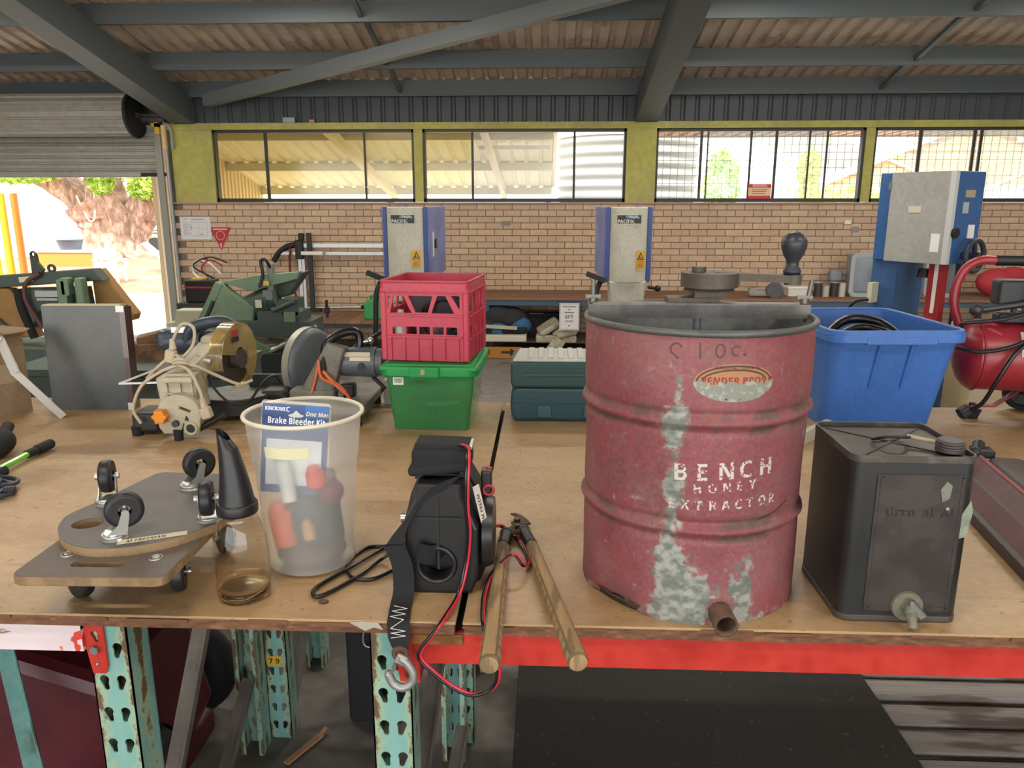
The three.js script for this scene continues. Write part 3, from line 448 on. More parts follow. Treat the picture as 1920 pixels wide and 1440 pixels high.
// things stored under and in front of the workbench
{
  const bag = thing('duffel_bag', 'slumped black and blue duffel bag under the workbench', 'bag', [-0.5, 0.255, -9.93]);
  const blob = (pts, r, sq = [1, 1, 1]) => { const l = pts.map(([x, y, z, k]) => place(new THREE.SphereGeometry(r * (k ?? 1), 16, 12).scale(...sq), x, y, z)); return l; };
  part(bag, 'body', [...blob([[-0.12, 0.2, 0, 1], [0.06, 0.17, 0, 0.92], [-0.2, 0.1, 0.03, 0.8], [0.15, 0.09, 0.02, 0.8]], 0.2, [1.1, 0.85, 0.9])], mat(0x2b2b30, 0.9)); part(bag, 'panel', blob([[0.16, 0.09, 0.06, 1], [-0.12, 0.05, 0.1, 0.9]], 0.16, [1, 0.75, 0.7]), mat(0x2c5f86, 0.8)); part(bag, 'strip', bar([-0.3, 0.1, 0.2], [0.14, 0.08, 0.215], 0.01, 0.045), mat(0xb4ae9c, 0.8)); part(bag, 'base', rbox(0.6, 0.09, 0.34, 0.04, -0.03, 0.045, 0.02), mat(0x1f2126, 0.9));
  const bx = thing('foam_slab', 'long cream foam slab under the duffel bag', 'slab', [-0.55, 0.165, -9.86]); part(bx, 'slab', rbox(0.62, 0.08, 0.4, 0.01, 0, 0.04, 0), mat(0xcbc5b4, 0.85));
  const arrow = printed(256, 64, (c, w, h) => { c.fillStyle = '#a8702e'; c.fillRect(0, 0, w, h); c.fillStyle = '#2c2620'; c.font = 'bold 40px sans-serif'; c.fillText('ard', 30, 44); c.fillRect(150, 24, 50, 14); c.beginPath(); c.moveTo(196, 8); c.lineTo(236, 31); c.lineTo(196, 54); c.fill(); }, 0.7);
  const sg = single('arrow_sign', [panel(0.62, 0.14, 0, 0, 0.006), box(0.62, 0.14, 0.01)], arrow, 'orange board with a black arrow leaning on the shelf edge', 'sign'); sg.position.set(-0.6, 0.075, -9.42); 
  const rolls = thing('canvas_roll', 'heap of cream canvas strips on the shelf', 'canvas', [0.12, 0.145, -9.86]);
  const cv = grimy(0xb5ad98, 0x8d8676, 0.9, 0.6, 0.3);
  part(rolls, 'fold', rbox(0.52, 0.1, 0.34, 0.03, 0.02, 0.05, 0), cv); part(rolls, 'fold', rbox(0.3, 0.08, 0.3, 0.035, -0.08, 0.19, 0.02, 0.1, 0.2, 0.55), cv); part(rolls, 'fold', rbox(0.36, 0.08, 0.3, 0.035, 0.1, 0.2, 0.0, 0, 0.2, 0.7), cv); part(rolls, 'fold', rbox(0.28, 0.09, 0.3, 0.035, 0.14, 0.13, 0.06, 0, 0.1, 0.25), cv); part(rolls, 'hanging_end', rbox(0.16, 0.24, 0.04, 0.012, 0.0, -0.02, 0.33, 0.0, 0, -0.6), cv);
  const six = printed(192, 256, (c, w, h) => { c.fillStyle = '#d2d2d2'; c.fillRect(0, 0, w, h); c.strokeStyle = '#9a9a9a'; c.lineWidth = 6; c.strokeRect(8, 8, w - 16, h - 16); c.fillStyle = '#55565a'; c.textAlign = 'center'; c.font = 'bold 50px sans-serif'; c.fillText('6FT', w / 2, 146); c.font = 'bold 26px sans-serif'; c.fillText('APART', w / 2, 180); c.font = '14px sans-serif'; c.fillRect(30, 30, w - 60, 7); c.fillRect(50, 84, w - 100, 8); c.fillRect(w / 2 - 9, 56, 18, 10); c.fillRect(w / 2 - 8, 208, 16, 10); }, 0.7);
  const s6 = single('distance_sign', [panel(0.25, 0.34, 0, 0, 0.006), box(0.25, 0.34, 0.01)], six, 'white 6FT APART sign propped at the workbench', 'sign'); s6.position.set(0.3, 0.5, -9.62); s6.rotation.x = -0.05;
  single('white_batten', box(0.18, 0.03, 0.03, -0.12, 0.445, -10.2), M.white, 'short white batten under the workbench', 'batten');
  const dk = thing('dark_crate', 'dark storage crate behind the canvas heap', 'crate', [0.05, 0.145, -10.28]); part(dk, 'body', rbox(0.75, 0.28, 0.2, 0.02, 0, 0.14, 0), mat(0x3a3234, 0.8)); part(dk, 'lid', rbox(0.78, 0.03, 0.22, 0.01, 0, 0.295, 0), mat(0x3f373a, 0.8));
}
{ // on the workbench
  const w = mat(0xd2cfc6, 0.6), y = 0.72;
  const tb = thing('lidded_box', 'low white lidded box on the workbench', 'box', [3.255, y, -10.1]); part(tb, 'body', rbox(0.3, 0.1, 0.2, 0.01, 0, 0.05, 0), w); part(tb, 'lid', rbox(0.32, 0.025, 0.22, 0.008, 0, 0.112, 0), M.white);
  const jars = [[3.49, 0.18, 0.05, 0x3a3436], [3.592, 0.14, 0.042, 0xb6b1a4], [3.694, 0.18, 0.05, 0x352c30], [3.796, 0.17, 0.042, 0xbdb8ac]];
  jars.forEach(([x, h, r, c], i) => { const j = thing('tin', ['dark tin nearest the white lidded box', 'short cream tin between two dark tins', 'dark tin between two cream tins', 'tall cream tin beside the grey bins'][i], 'tin', [x, y, -10.05], 0, 'tins on the workbench'); part(j, 'body', cyl(r, r, h, 0, h / 2, 0), mat(c, 0.5)); part(j, 'rim', torus(r, 0.006, 0, h, 0, PI / 2), M.alu); });
  const bin = (x, z, t, lab) => { const g = mat(0x9aa1a6, 0.45), b = thing('grey_bin', lab, 'bin', [x, y, z], t); part(b, 'back', box(0.42, 0.5, 0.02, 0, 0.27, -0.18), g); part(b, 'side', box(0.02, 0.5, 0.36, -0.2, 0.27, 0), g); part(b, 'side', box(0.02, 0.5, 0.36, 0.2, 0.27, 0), g); part(b, 'bottom', box(0.42, 0.03, 0.36, 0, 0.015, 0), g); part(b, 'rim', ext(rrect(0.48, 0.56, 0.08), 0.03, { holes: [rrect(0.38, 0.46, 0.05)] }, 0, 0.28, 0.19), g); return b; };
  bin(4.14, -10.2, -0.15, 'grey plastic bin on its side by the cream tins'); bin(5.0, -10.2, 0.1, 'grey plastic bin on its side behind the band saw');
  const h = thing('power_tool', 'dusty grey power tool lying on the workbench', 'power tool', [2.75, y, -9.95]); part(h, 'body', [rbox(0.34, 0.08, 0.12, 0.03, 0, 0.05, 0), rbox(0.12, 0.1, 0.1, 0.03, -0.1, 0.07, 0)], mat(0x8d8a82, 0.6)); part(h, 'blade_guard', disc(0.1, 0.04, 0.14, 0.1, 0.08, PI / 2), mat(0x4e5054, 0.5));
  const lp = thing('bench_lamp', 'grey knob headed tool at the side of the grey bin', 'tool', [3.8, y, -10.34]); part(lp, 'foot', cyl(0.05, 0.06, 0.16, 0, 0.08, 0), M.greyPlastic); part(lp, 'head', rbox(0.17, 0.16, 0.14, 0.04, 0.0, 0.24, 0), mat(0x8b9298, 0.5));
  const rb = thing('red_bag', 'crumpled red bag on the workbench behind the compressor', 'bag', [5.75, y, -10.1]); part(rb, 'body', [place(new THREE.SphereGeometry(0.24, 14, 10).scale(1.1, 0.75, 0.7), 0, 0.185, 0), place(new THREE.SphereGeometry(0.15, 14, 10).scale(1.2, 0.7, 0.7), 0.18, 0.28, 0)], mat(0xb23340, 0.8));
}

// ---------- machines on the workshop floor ----------
const greenPaint = grimy(0x728a6c, 0x5c6f58, 0.5, 0.6, 0.5), darkGreen = grimy(0x43524a, 0x39443f, 0.55, 0.6, 0.5), cover = grimy(0x9a7440, 0x7d5c34, 0.7, 0.6, 0.6);
const blueShade = grimy(0x5666a8, 0x7f8ac4, 0.5, 0.5, 0.6), drillCream = grimy(0xc6c3b0, 0xaaa490, 0.5, 0.5, 0.5);
const pacific = printed(512, 192, (c, w, h) => { c.fillStyle = '#c6c3b0'; c.fillRect(0, 0, w, h); c.fillStyle = '#1d2328'; c.fillRect(8, 8, w - 16, h - 20); c.fillStyle = '#5f7a86'; c.fillRect(190, 14, 240, 60); c.fillStyle = '#b8bfbd'; for (let i = 0; i < 9; i++) c.fillRect(250 + i * 24, 12 + ((i * 37) % 30), 14, 40); c.font = 'bold 92px sans-serif'; c.fillStyle = '#d6d5c8'; c.fillText('PACIFIC', 16, 166); c.fillStyle = '#1d2328'; c.fillRect(150, 120, 50, 9); c.fillRect(330, 96, 60, 12); c.fillRect(420, 130, 50, 10); }, 0.5);
const warnTri = printed(128, 256, (c, w, h) => { c.fillStyle = '#d9a53a'; c.fillRect(0, 0, w, h); c.fillStyle = '#23201a'; c.beginPath(); c.moveTo(64, 18); c.lineTo(118, 128); c.lineTo(10, 128); c.fill(); c.fillStyle = '#d9a53a'; c.beginPath(); c.moveTo(64, 48); c.lineTo(100, 118); c.lineTo(28, 118); c.fill(); c.fillStyle = '#23201a'; c.fillRect(48, 78, 12, 34); c.fillRect(60, 96, 26, 10); c.fillRect(16, 150, 96, 6); for (let i = 0; i < 5; i++) c.fillRect(16, 172 + i * 14, 96 - (i % 2) * 20, 5); }, 0.5);
function drillPress(pos, turn, label, lower) {
  const d = thing('drill_press', label, 'drill press', pos, turn, 'pedestal drill presses');
  const arc = []; for (let i = 0; i <= 14; i++) { const a = PI * i / 14; arc.push([0.118 * Math.cos(a), 0.055 * Math.sin(a)]); }
  part(d, 'front_cover', ext([...arc, [-0.118, -0.02], [0.118, -0.02]], 0.47, { bevel: 0.006 }, 0, 1.635, 0.0, PI / 2, 0, 0).rotateY(0), drillCream).scale.set(1, 1, 1);
  part(d, 'side_panel', rbox(0.03, 0.46, 0.72, 0.006, -0.135, 1.64, -0.36), blueShade); part(d, 'side_panel', rbox(0.03, 0.46, 0.72, 0.006, 0.135, 1.64, -0.36), blueShade);
  part(d, 'edge_strip', [box(0.022, 0.47, 0.03, -0.13, 1.635, -0.005)], mat(0x2f4a8c, 0.5)); part(d, 'edge_strip', [box(0.022, 0.47, 0.03, 0.13, 1.635, -0.005)], mat(0x2f4a8c, 0.5));
  part(d, 'head', box(0.24, 0.44, 0.7, 0, 1.63, -0.38), mat(0x39496f, 0.6));
  part(d, 'motor', [rbox(0.2, 0.3, 0.24, 0.03, 0.0, 1.6, -0.86), disc(0.09, 0.26, 0, 1.6, -0.86)], mat(0x3c4660, 0.6));
  part(d, 'name_plate', [panel(0.155, 0.058, -0.005, 1.795, 0.0575)], pacific); part(d, 'warning_sticker', [panel(0.058, 0.115, 0.075, 1.545, 0.0465, 0, 0.35, 0)], warnTri);
  part(d, 'switch_plate', [box(0.004, 0.16, 0.05, 0.152, 1.63, -0.16)], M.cream); part(d, 'switch', [box(0.012, 0.06, 0.05, 0.154, 1.63, -0.24)], M.black);
  part(d, 'gearbox', ext([[-0.105, 0], [0.105, 0], [0.115, 0.09], [0.12, 0.14], [-0.12, 0.14], [-0.115, 0.09]], 0.16, { bevel: 0.012 }, 0, 1.27, -0.04), drillCream);
  part(d, 'spindle', [cyl(0.035, 0.035, 0.06, 0, 1.24, -0.03), cyl(0.03, 0.022, 0.07, 0, 1.18, -0.03)], M.steel); part(d, 'collar', [cyl(0.07, 0.07, 0.018, 0, 1.262, -0.03)], mat(0x6b3a36, 0.6));
  part(d, 'feed_handle', [rod([0.15, 1.36, -0.1], [0.21, 1.35, -0.1], 0.012), sph(0.022, 0.215, 1.35, -0.1)], M.black);
  part(d, 'column', rod([0, 0.06, -0.42], [0, 1.42, -0.42], 0.05), M.steel); part(d, 'table', [rbox(0.4, 0.05, 0.36, 0.01, 0, 0.88, -0.1), box(0.1, 0.12, 0.3, 0, 0.84, -0.3)], M.castIron); part(d, 'base', rbox(0.42, 0.07, 0.62, 0.02, 0, 0.035, -0.26), M.castIron);
  part(d, 'hose', tube([[-0.16, 1.42, -0.02], [-0.2, 1.32, 0.02], [-0.21, 1.1, 0.04], [-0.24, 0.9, 0.02]], 0.018), M.black); part(d, 'hose_nozzle', bar([-0.26, 1.455, 0.0], [-0.14, 1.41, 0.02], 0.03, 0.03), M.black);
  return d;
}
drillPress([-0.9, 0, -4.98], -0.02, 'cream and blue pedestal drill press behind the red crate');
drillPress([0.52, 0, -4.98], 0.02, 'cream and blue pedestal drill press behind the drum');

{ // green horizontal metal saw
  const s = thing('metal_bandsaw', 'green horizontal metal bandsaw with its bow raised at an angle', 'bandsaw', [0, 0, 0]);
  const z = -4.8;
  const P = (x, y) => [x, y];
  part(s, 'blade_wheel_cover', ext([P(-2.36, 0.80), P(-2.03, 1.40), P(-1.99, 1.36), P(-1.84, 1.25), P(-1.855, 1.15), P(-2.03, 0.985), P(-2.2, 0.78)], 0.06, { bevel: 0.012 }, 0, 0, z), greenPaint);
  part(s, 'bow_edge', [bar([-2.43, 0.74, z - 0.03], [-2.06, 1.40, z - 0.03], 0.1, 0.05)], greenPaint);
  part(s, 'slot', [bar([-2.33, 0.86, z + 0.035], [-2.1, 1.29, z + 0.035], 0.012, 0.018)], M.black);
  part(s, 'top_beam', [ext([P(-2.05, 1.41), P(-1.86, 1.35), P(-1.56, 1.43), P(-1.545, 1.475), P(-1.8, 1.455)], 0.06, { bevel: 0.006 }, 0, 0, z - 0.02)], greenPaint);
  part(s, 'far_guard', ext([P(-1.80, 1.42), P(-1.53, 1.47), P(-1.555, 1.44), P(-1.66, 1.31), P(-1.72, 1.30)], 0.12, { bevel: 0.01 }, 0, 0, z - 0.16), darkGreen);
  part(s, 'motor', [place(new THREE.CylinderGeometry(0.085, 0.085, 0.2, 24), -1.82, 1.27, z - 0.06, 0, 0, PI / 2 + 0.4), place(new THREE.TorusGeometry(0.085, 0.012, 8, 24), -1.77, 1.29, z - 0.06, 0, PI / 2, 0.4)], darkGreen); part(s, 'motor_label', box(0.04, 0.05, 0.01, -1.81, 1.275, z + 0.03), M.cream);
  part(s, 'guide_bracket', [box(0.035, 0.28, 0.05, -1.735, 1.38, z - 0.02), box(0.06, 0.06, 0.06, -1.75, 1.33, z), box(0.025, 0.05, 0.05, -1.755, 1.42, z)], mat(0x6f7875, 0.5)); part(s, 'label', box(0.035, 0.028, 0.01, -1.752, 1.405, z + 0.03), M.yellow);
  part(s, 'cable_loop', tube([[-1.73, 1.5, z], [-1.75, 1.55, z + 0.02], [-1.78, 1.54, z + 0.02], [-1.77, 1.46, z + 0.03], [-1.79, 1.38, z + 0.05]], 0.01), M.black);
  part(s, 'vice', [box(0.28, 0.06, 0.2, -1.67, 1.20, z - 0.03), box(0.1, 0.1, 0.14, -1.6, 1.26, z), rod([-1.7, 1.24, z + 0.1], [-1.56, 1.3, z + 0.1], 0.014)], darkGreen);
  part(s, 'bed', box(0.5, 0.1, 0.3, -1.72, 1.12, z - 0.05), darkGreen);
  part(s, 'post', box(0.07, 0.62, 0.08, -1.6, 0.92, z + 0.05), greenPaint); part(s, 'post', box(0.05, 0.3, 0.06, -1.56, 1.1, z + 0.03), greenPaint);
  part(s, 'cylinder_strut', rod([-1.86, 0.92, z + 0.12], [-1.45, 1.13, z + 0.02], 0.018), M.alu);
  part(s, 'cross_brace', [bar([-1.9, 1.08, z + 0.1], [-1.74, 0.98, z + 0.1], 0.03, 0.05)], greenPaint);
  part(s, 'coolant_tank', [box(0.62, 0.5, 0.34, -1.72, 0.72, z - 0.05)], mat(0x2c3230, 0.7));
  part(s, 'cabinet', [box(0.7, 0.5, 0.4, -1.75, 0.25, z - 0.05)], darkGreen);
  part(s, 'hose', tube([[-1.6, 0.62, z + 0.25], [-1.75, 0.72, z + 0.24], [-1.95, 0.7, z + 0.22], [-1.48, 0.85, z + 0.2], [-1.36, 1.0, z + 0.1]], 0.016), M.black);
}
{ // second metal saw on the left, open bow with a tan cover
  const s = thing('metal_bandsaw', 'dark green bandsaw with tan wheel covers in front of the doorway', 'bandsaw');
  const z = -4.3;
  part(s, 'beam', ext([[-3.3, 1.48], [-2.55, 1.535], [-2.5, 1.47], [-3.3, 1.41]], 0.09, { bevel: 0.008 }, 0, 0, z), darkGreen);
  part(s, 'rear_cover', ext([[-2.55, 1.53], [-2.37, 1.27], [-2.385, 1.235], [-2.46, 1.22], [-2.6, 1.2], [-2.6, 1.5]], 0.08, { bevel: 0.01 }, 0, 0, z - 0.06), cover);
  part(s, 'front_cover', ext([[-3.4, 1.44], [-3.06, 1.42], [-3.0, 1.36], [-2.93, 1.14], [-3.3, 1.14]], 0.08, { bevel: 0.012 }, 0, 0, z), cover);
  part(s, 'side_strap', tube([[-3.0, 1.42, z + 0.05], [-2.98, 1.3, z + 0.06], [-2.93, 1.14, z + 0.06]], 0.022), M.blackMatt);
  part(s, 'body', [ext([[-3.0, 1.42], [-2.62, 1.43], [-2.6, 1.2], [-2.74, 1.2], [-2.76, 1.29], [-2.8, 1.315], [-2.86, 1.31], [-2.9, 1.28], [-2.94, 1.2], [-2.98, 1.2]], 0.1, { bevel: 0.008 }, 0, 0, z)], darkGreen);
  part(s, 'guide_block', [rbox(0.055, 0.24, 0.06, 0.008, -2.7, 1.36, z + 0.09), rbox(0.05, 0.1, 0.06, 0.008, -2.68, 1.44, z + 0.09)], greenPaint); part(s, 'guide_block', [rbox(0.045, 0.26, 0.06, 0.008, -2.6, 1.36, z + 0.09)], greenPaint);
  part(s, 'slide_bar', [box(0.14, 0.035, 0.02, -2.79, 1.40, z + 0.1), box(0.12, 0.014, 0.02, -2.79, 1.37, z + 0.105)], M.steel);
  part(s, 'handle_plate', ext([[-2.9, 1.5], [-2.85, 1.5], [-2.83, 1.53], [-2.86, 1.57], [-2.865, 1.62], [-2.885, 1.635], [-2.9, 1.62]], 0.02, { holes: [ring(0.011, -2.884, 1.615)] }, 0, 0, z + 0.04), mat(0x3c4038, 0.6)); part(s, 'eye_lug', torus(0.018, 0.008, -2.795, 1.535, z + 0.03), mat(0x3c4038, 0.6));
  part(s, 'rating_label', bar([-2.98, 1.472, z + 0.051], [-2.9, 1.478, z + 0.051], 0.004, 0.03), M.cream);
  part(s, 'hose', tube([[-2.84, 1.51, z + 0.07], [-2.92, 1.46, z + 0.08], [-2.94, 1.37, z + 0.08], [-2.9, 1.28, z + 0.08], [-2.86, 1.2, z + 0.08]], 0.012), mat(0x5c3733, 0.6));
  part(s, 'stand', [box(0.8, 1.1, 0.4, -2.9, 0.55, z)], darkGreen); part(s, 'foot_strut', bar([-3.15, 1.24, z + 0.06], [-3.02, 1.12, z + 0.1], 0.03, 0.04), darkGreen);
}
{ // upright woodworking band saw
  const b = thing('upright_bandsaw', 'tall blue and grey upright band saw with handwheel', 'band saw', [2.2, 0, -4.65], -1.0);
  const blue = grimy(0x39608f, 0x2f4f78, 0.45, 0.5, 0.6), grey = grimy(0xa9a9a4, 0x8f8f89, 0.5, 0.4, 0.8), side = grimy(0x35639c, 0x2c5280, 0.45, 0.5, 0.6);
  part(b, 'column', box(0.16, 1.98, 0.26, -0.16, 1.06, -0.02), blue);
  part(b, 'upper_housing', rbox(0.46, 0.5, 0.27, 0.006, 0, 1.815, 0), side);
  part(b, 'upper_door', box(0.36, 0.5, 0.022, 0.04, 1.815, 0.147), grey); part(b, 'door_edge', box(0.03, 0.5, 0.03, 0.222, 1.815, 0.145), mat(0xc2c5c4, 0.5));
  part(b, 'door_hinge', box(0.016, 0.04, 0.03, -0.145, 1.99, 0.15), M.steel);
  part(b, 'name_label', printedPanel(0.075, 0.035, 0.02, 1.86, 0.1595), M.cream);
  part(b, 'instruction_label', printedPanel(0.05, 0.1, 0.16, 1.68, 0.1595), M.paper);
  part(b, 'red_switch', rbox(0.022, 0.085, 0.02, 0.004, -0.2, 1.68, 0.118), M.red);
  part(b, 'side_window', box(0.006, 0.06, 0.05, 0.232, 1.87, 0.03), mat(0xa8b4b8, 0.2)); part(b, 'side_label', box(0.004, 0.075, 0.06, 0.232, 1.74, -0.05), M.paper); part(b, 'worn_label', box(0.004, 0.04, 0.09, 0.232, 1.945, 0.0), mat(0xa39a82, 0.7));
  part(b, 'tension_knob', disc(0.028, 0.03, 0.24, 1.735, 0.12, 0, 0, PI / 2), M.black);
  const hw = part(b, 'handwheel', [torus(0.085, 0.014, 0.3, 1.61, 0.0, 0, PI / 2, 0), disc(0.022, 0.09, 0.28, 1.61, 0, 0, 0, PI / 2), bar([0.3, 1.61, 0], [0.3, 1.69, 0.02], 0.018, 0.02), bar([0.3, 1.61, 0], [0.3, 1.56, 0.07], 0.018, 0.02), bar([0.3, 1.61, 0], [0.3, 1.56, -0.07], 0.018, 0.02)], mat(0x2a3340, 0.5));
  part(b, 'blade_guard', [box(0.085, 0.36, 0.05, 0.13, 1.40, 0.04)], M.red); part(b, 'guard_rule', box(0.02, 0.3, 0.006, 0.135, 1.43, 0.068), M.white); part(b, 'guide_post', box(0.03, 0.36, 0.03, 0.215, 1.39, -0.02), mat(0x2e3a44, 0.5)); part(b, 'blade_guide', [box(0.06, 0.05, 0.06, 0.15, 1.2, 0.05), rod([0.16, 1.195, 0.08], [0.2, 1.195, 0.08], 0.012)], M.steel);
  part(b, 'lower_guide', [cyl(0.035, 0.045, 0.05, 0.04, 1.5, 0.02)], M.black);
  part(b, 'table', box(0.52, 0.035, 0.5, 0.14, 1.08, 0.06), M.castIron);
  part(b, 'lower_housing', box(0.46, 0.92, 0.28, 0, 0.56, 0), blue); part(b, 'lower_door', box(0.36, 0.8, 0.02, 0.04, 0.56, 0.15), grey); part(b, 'base', box(0.56, 0.1, 0.4, 0, 0.05, 0), blue);
  part(b, 'power_box', box(0.03, 0.12, 0.06, -0.2, 1.37, 0.14), M.cream); part(b, 'power_lead', tube([[-0.2, 1.33, 0.17], [-0.28, 1.3, 0.2], [-0.36, 1.15, 0.2], [-0.38, 0.9, 0.18]], 0.009), M.black);
}
function printedPanel(w, h, x, y, z) { return box(w, h, 0.003, x, y, z); }
{
  const c = thing('packing_box', 'cream packing box with lime tape behind the blue tub', 'box', [1.82, 0, -4.05], 0.15);
  part(c, 'body', rbox(0.36, 1.25, 0.25, 0.01, 0, 0.625, 0), mat(0xc9c49a, 0.8)); part(c, 'tape', box(0.05, 1.256, 0.256, 0.12, 0.627, 0), mat(0xa8c23a, 0.6)); part(c, 'torn_label', box(0.09, 0.07, 0.004, 0.03, 1.19, 0.127), M.greyPlastic);
  const d = thing('carton', 'plain tan carton behind the lime taped box', 'carton', [2.32, 0, -3.95], 0.05); part(d, 'body', rbox(0.42, 1.3, 0.24, 0.008, 0, 0.65, 0), mat(0xb7a88c, 0.85)); part(d, 'flap', box(0.42, 0.008, 0.12, 0, 1.303, 0.05, 0.05), mat(0xb7a88c, 0.85));
}
{ // things by the door frame: battery, leads, grinder on a pedestal, vice
  const p = thing('pedestal', 'white steel pedestal beside the green bandsaw', 'pedestal', [-2.5, 0, -5.06]); part(p, 'column', box(0.22, 1.0, 0.25, 0.1, 0.5, 0), mat(0xaaa89c, 0.6)); part(p, 'top', box(0.34, 0.06, 0.3, 0.06, 1.03, 0), mat(0xb7b39c, 0.5)); part(p, 'bracket', ext([[-0.1, 0], [0.2, 0], [0.2, 0.14], [-0.02, 0.14], [-0.04, 0.06], [-0.1, 0.05]], 0.12, { bevel: 0.008 }, 0.06, 1.06, 0), mat(0xb4b19a, 0.5));
  const bt = thing('battery', 'black car battery with a red stripe and clamp leads', 'battery', [-2.47, 1.06, -5.45]); bt.position.y = 1.2; part(bt, 'case', rbox(0.2, 0.16, 0.14, 0.01, 0, 0.08, 0), M.black); part(bt, 'stripe', box(0.202, 0.012, 0.142, 0, 0.11, 0), M.red); part(bt, 'terminal', cyl(0.012, 0.012, 0.03, 0.06, 0.17, 0), M.steel); part(bt, 'yellow_cap', box(0.08, 0.012, 0.06, -0.02, 0.166, 0), M.yellow); part(bt, 'lead', tube([[-0.02, 0.17, 0], [-0.06, 0.22, 0], [-0.02, 0.29, 0.02], [0.07, 0.28, 0.02], [0.14, 0.2, 0]], 0.007), M.white); part(bt, 'red_lead', tube([[0.06, 0.17, 0], [0.02, 0.24, 0.03], [0.08, 0.3, 0.02], [0.16, 0.26, 0]], 0.006), M.red); part(bt, 'clamp', [rbox(0.06, 0.03, 0.03, 0.01, 0.03, 0.3, 0, 0, 0, 0.4)], M.red); part(bt, 'black_lead', tube([[0.1, 0.17, 0.02], [-0.03, 0.26, 0.05], [0.08, 0.32, 0.02], [0.2, 0.28, 0]], 0.006), M.black);
  const st = thing('battery_shelf', 'steel post shelf under the car battery', 'shelf', [-2.47, 0, -5.45]); part(st, 'board', box(0.3, 0.04, 0.22, 0, 1.18, 0), M.darkSteel); part(st, 'post', box(0.06, 1.16, 0.06, 0, 0.58, 0), M.darkSteel);
  const bx = thing('bin_base', 'dark green steel base cabinet standing behind the drop saw', 'cabinet', [-1.98, 0, -3.62]); part(bx, 'body', box(1.0, 1.12, 0.5, 0, 0.56, 0), darkGreen); part(bx, 'top_lip', box(1.02, 0.03, 0.52, 0, 1.135, 0), darkGreen); part(bx, 'door', box(0.44, 0.9, 0.02, -0.24, 0.55, 0.26), darkGreen); part(bx, 'door', box(0.44, 0.9, 0.02, 0.24, 0.55, 0.26), darkGreen);
  const g = thing('small_vice', 'small tan drum shaped fitting on the dark cabinet', 'fitting', [-1.94, 1.15, -3.66]); part(g, 'body', [cyl(0.09, 0.1, 0.08, 0, 0.04, 0), rbox(0.14, 0.05, 0.1, 0.01, 0.01, 0.1, 0, 0, 0.4, 0.2)], grimy(0x8a6a50, 0x4c3c34, 0.7, 0.8, 0.15)); part(g, 'block', box(0.08, 0.05, 0.1, -0.13, 0.025, 0), mat(0x6f5846, 0.7));
}

// ---------- bench of pallet racking ----------
const BT = 1.13;                                                            // bench top height
const ply = (s) => mat(0xffffff, 0.42, { map: tex(1024, 1024, [1.7, 1.7], (u, v) => {
  const a = fbm(u, v, 3, 14, 5, s), b = fbm(u, v, 90, 120, 2, s + 3), st = sst(0.55, 0.8, fbm(u, v, 5, 9, 7, s + 11)), sp = sst(0.80, 0.84, fbm(u, v, 110, 150, 3, s + 17));
  const sc = sst(0.70, 0.76, fbm(u, v, 5, 60, 3, s + 23)), lt = sst(0.6, 0.8, fbm(u, v, 4, 9, 4, s + 29));
  let c = mix([182, 152, 112], [164, 134, 96], a); c = mix(c, [194, 168, 130], lt * 0.5); c = mix(c, [126, 98, 70], st * 0.45); c = mix(c, [84, 64, 48], sp * 0.5); c = mix(c, [140, 110, 76], sc * 0.25);
  const f = (b - 0.5) * 14; return clamp8([c[0] + f, c[1] + f, c[2] + f]);
}), bumpMap: fineBump, bumpScale: 0.0006 });
const edgeWood = mat(0xffffff, 0.8, { map: tex(512, 128, [0.9, 0.05], (u, v) => { const a = fbm(u, v, 10, 6, 4, 611), b = fbm(u, v, 60, 10, 3, 615); const c = mix([136, 92, 62], [88, 60, 42], a); const f = (b - 0.5) * 60; return clamp8([c[0] + f, c[1] + f * 0.8, c[2] + f * 0.6]); }) });
function benchBoard(name, x0, x1, label, s) {
  const t = thing(name, label, 'bench top', [(x0 + x1) / 2, BT, -2.1175]);
  part(t, 'sheet', rbox(x1 - x0, 0.006, 1.635, 0.0015, 0, -0.003, 0), ply(s));
  part(t, 'core', box(x1 - x0 - 0.006, 0.022, 1.628, 0, -0.017, 0), edgeWood);
  const l = []; for (let x = x0 - (x0 + x1) / 2; x < (x1 - x0) / 2 - 0.05;) { const w = rnd(0.02, 0.12); l.push(box(w, rnd(0.004, 0.012), 0.003, x + w / 2, -0.004 - rnd(0.008), 0.817)); x += w + rnd(0.02, 0.2); }
  const k = part(t, 'splinter_edge', l, mat(0x6f4c34, 0.9)); k.userData.kind = 'stuff';
  return t;
}
benchBoard('plywood_sheet', -2.75, -0.163, 'tan plywood bench top under the bucket and dollies', 501);
benchBoard('plywood_sheet', -0.150, 2.75, 'tan plywood bench top under the red drum', 557);
single('seam_batten', box(0.09, 0.003, 1.6, -0.157, 1.1, -2.12), M.blackMatt, 'dark batten under the joint of the two bench tops', 'batten');
single('packing_board', rbox(0.1, 0.022, 0.16, 0.003, -0.20, 1.089, -1.385), grimy(0x8a5a2c, 0x4e3520, 0.9, 0.8, 0.1), 'rusty brown packing board under the bench corner', 'packing');
// torn clear tape at the edge
single('tape_scrap', [ext([[-0.365, 1.126], [-0.345, 1.129], [-0.31, 1.127], [-0.3, 1.112], [-0.318, 1.117], [-0.335, 1.109], [-0.35, 1.118]], 0.0012, {}, 0, 0, -1.298)], phys(0xd9d3c8, 0.15, { transmission: 0.5, thickness: 0 }), 'scrap of clear tape stuck on the bench edge', 'tape');

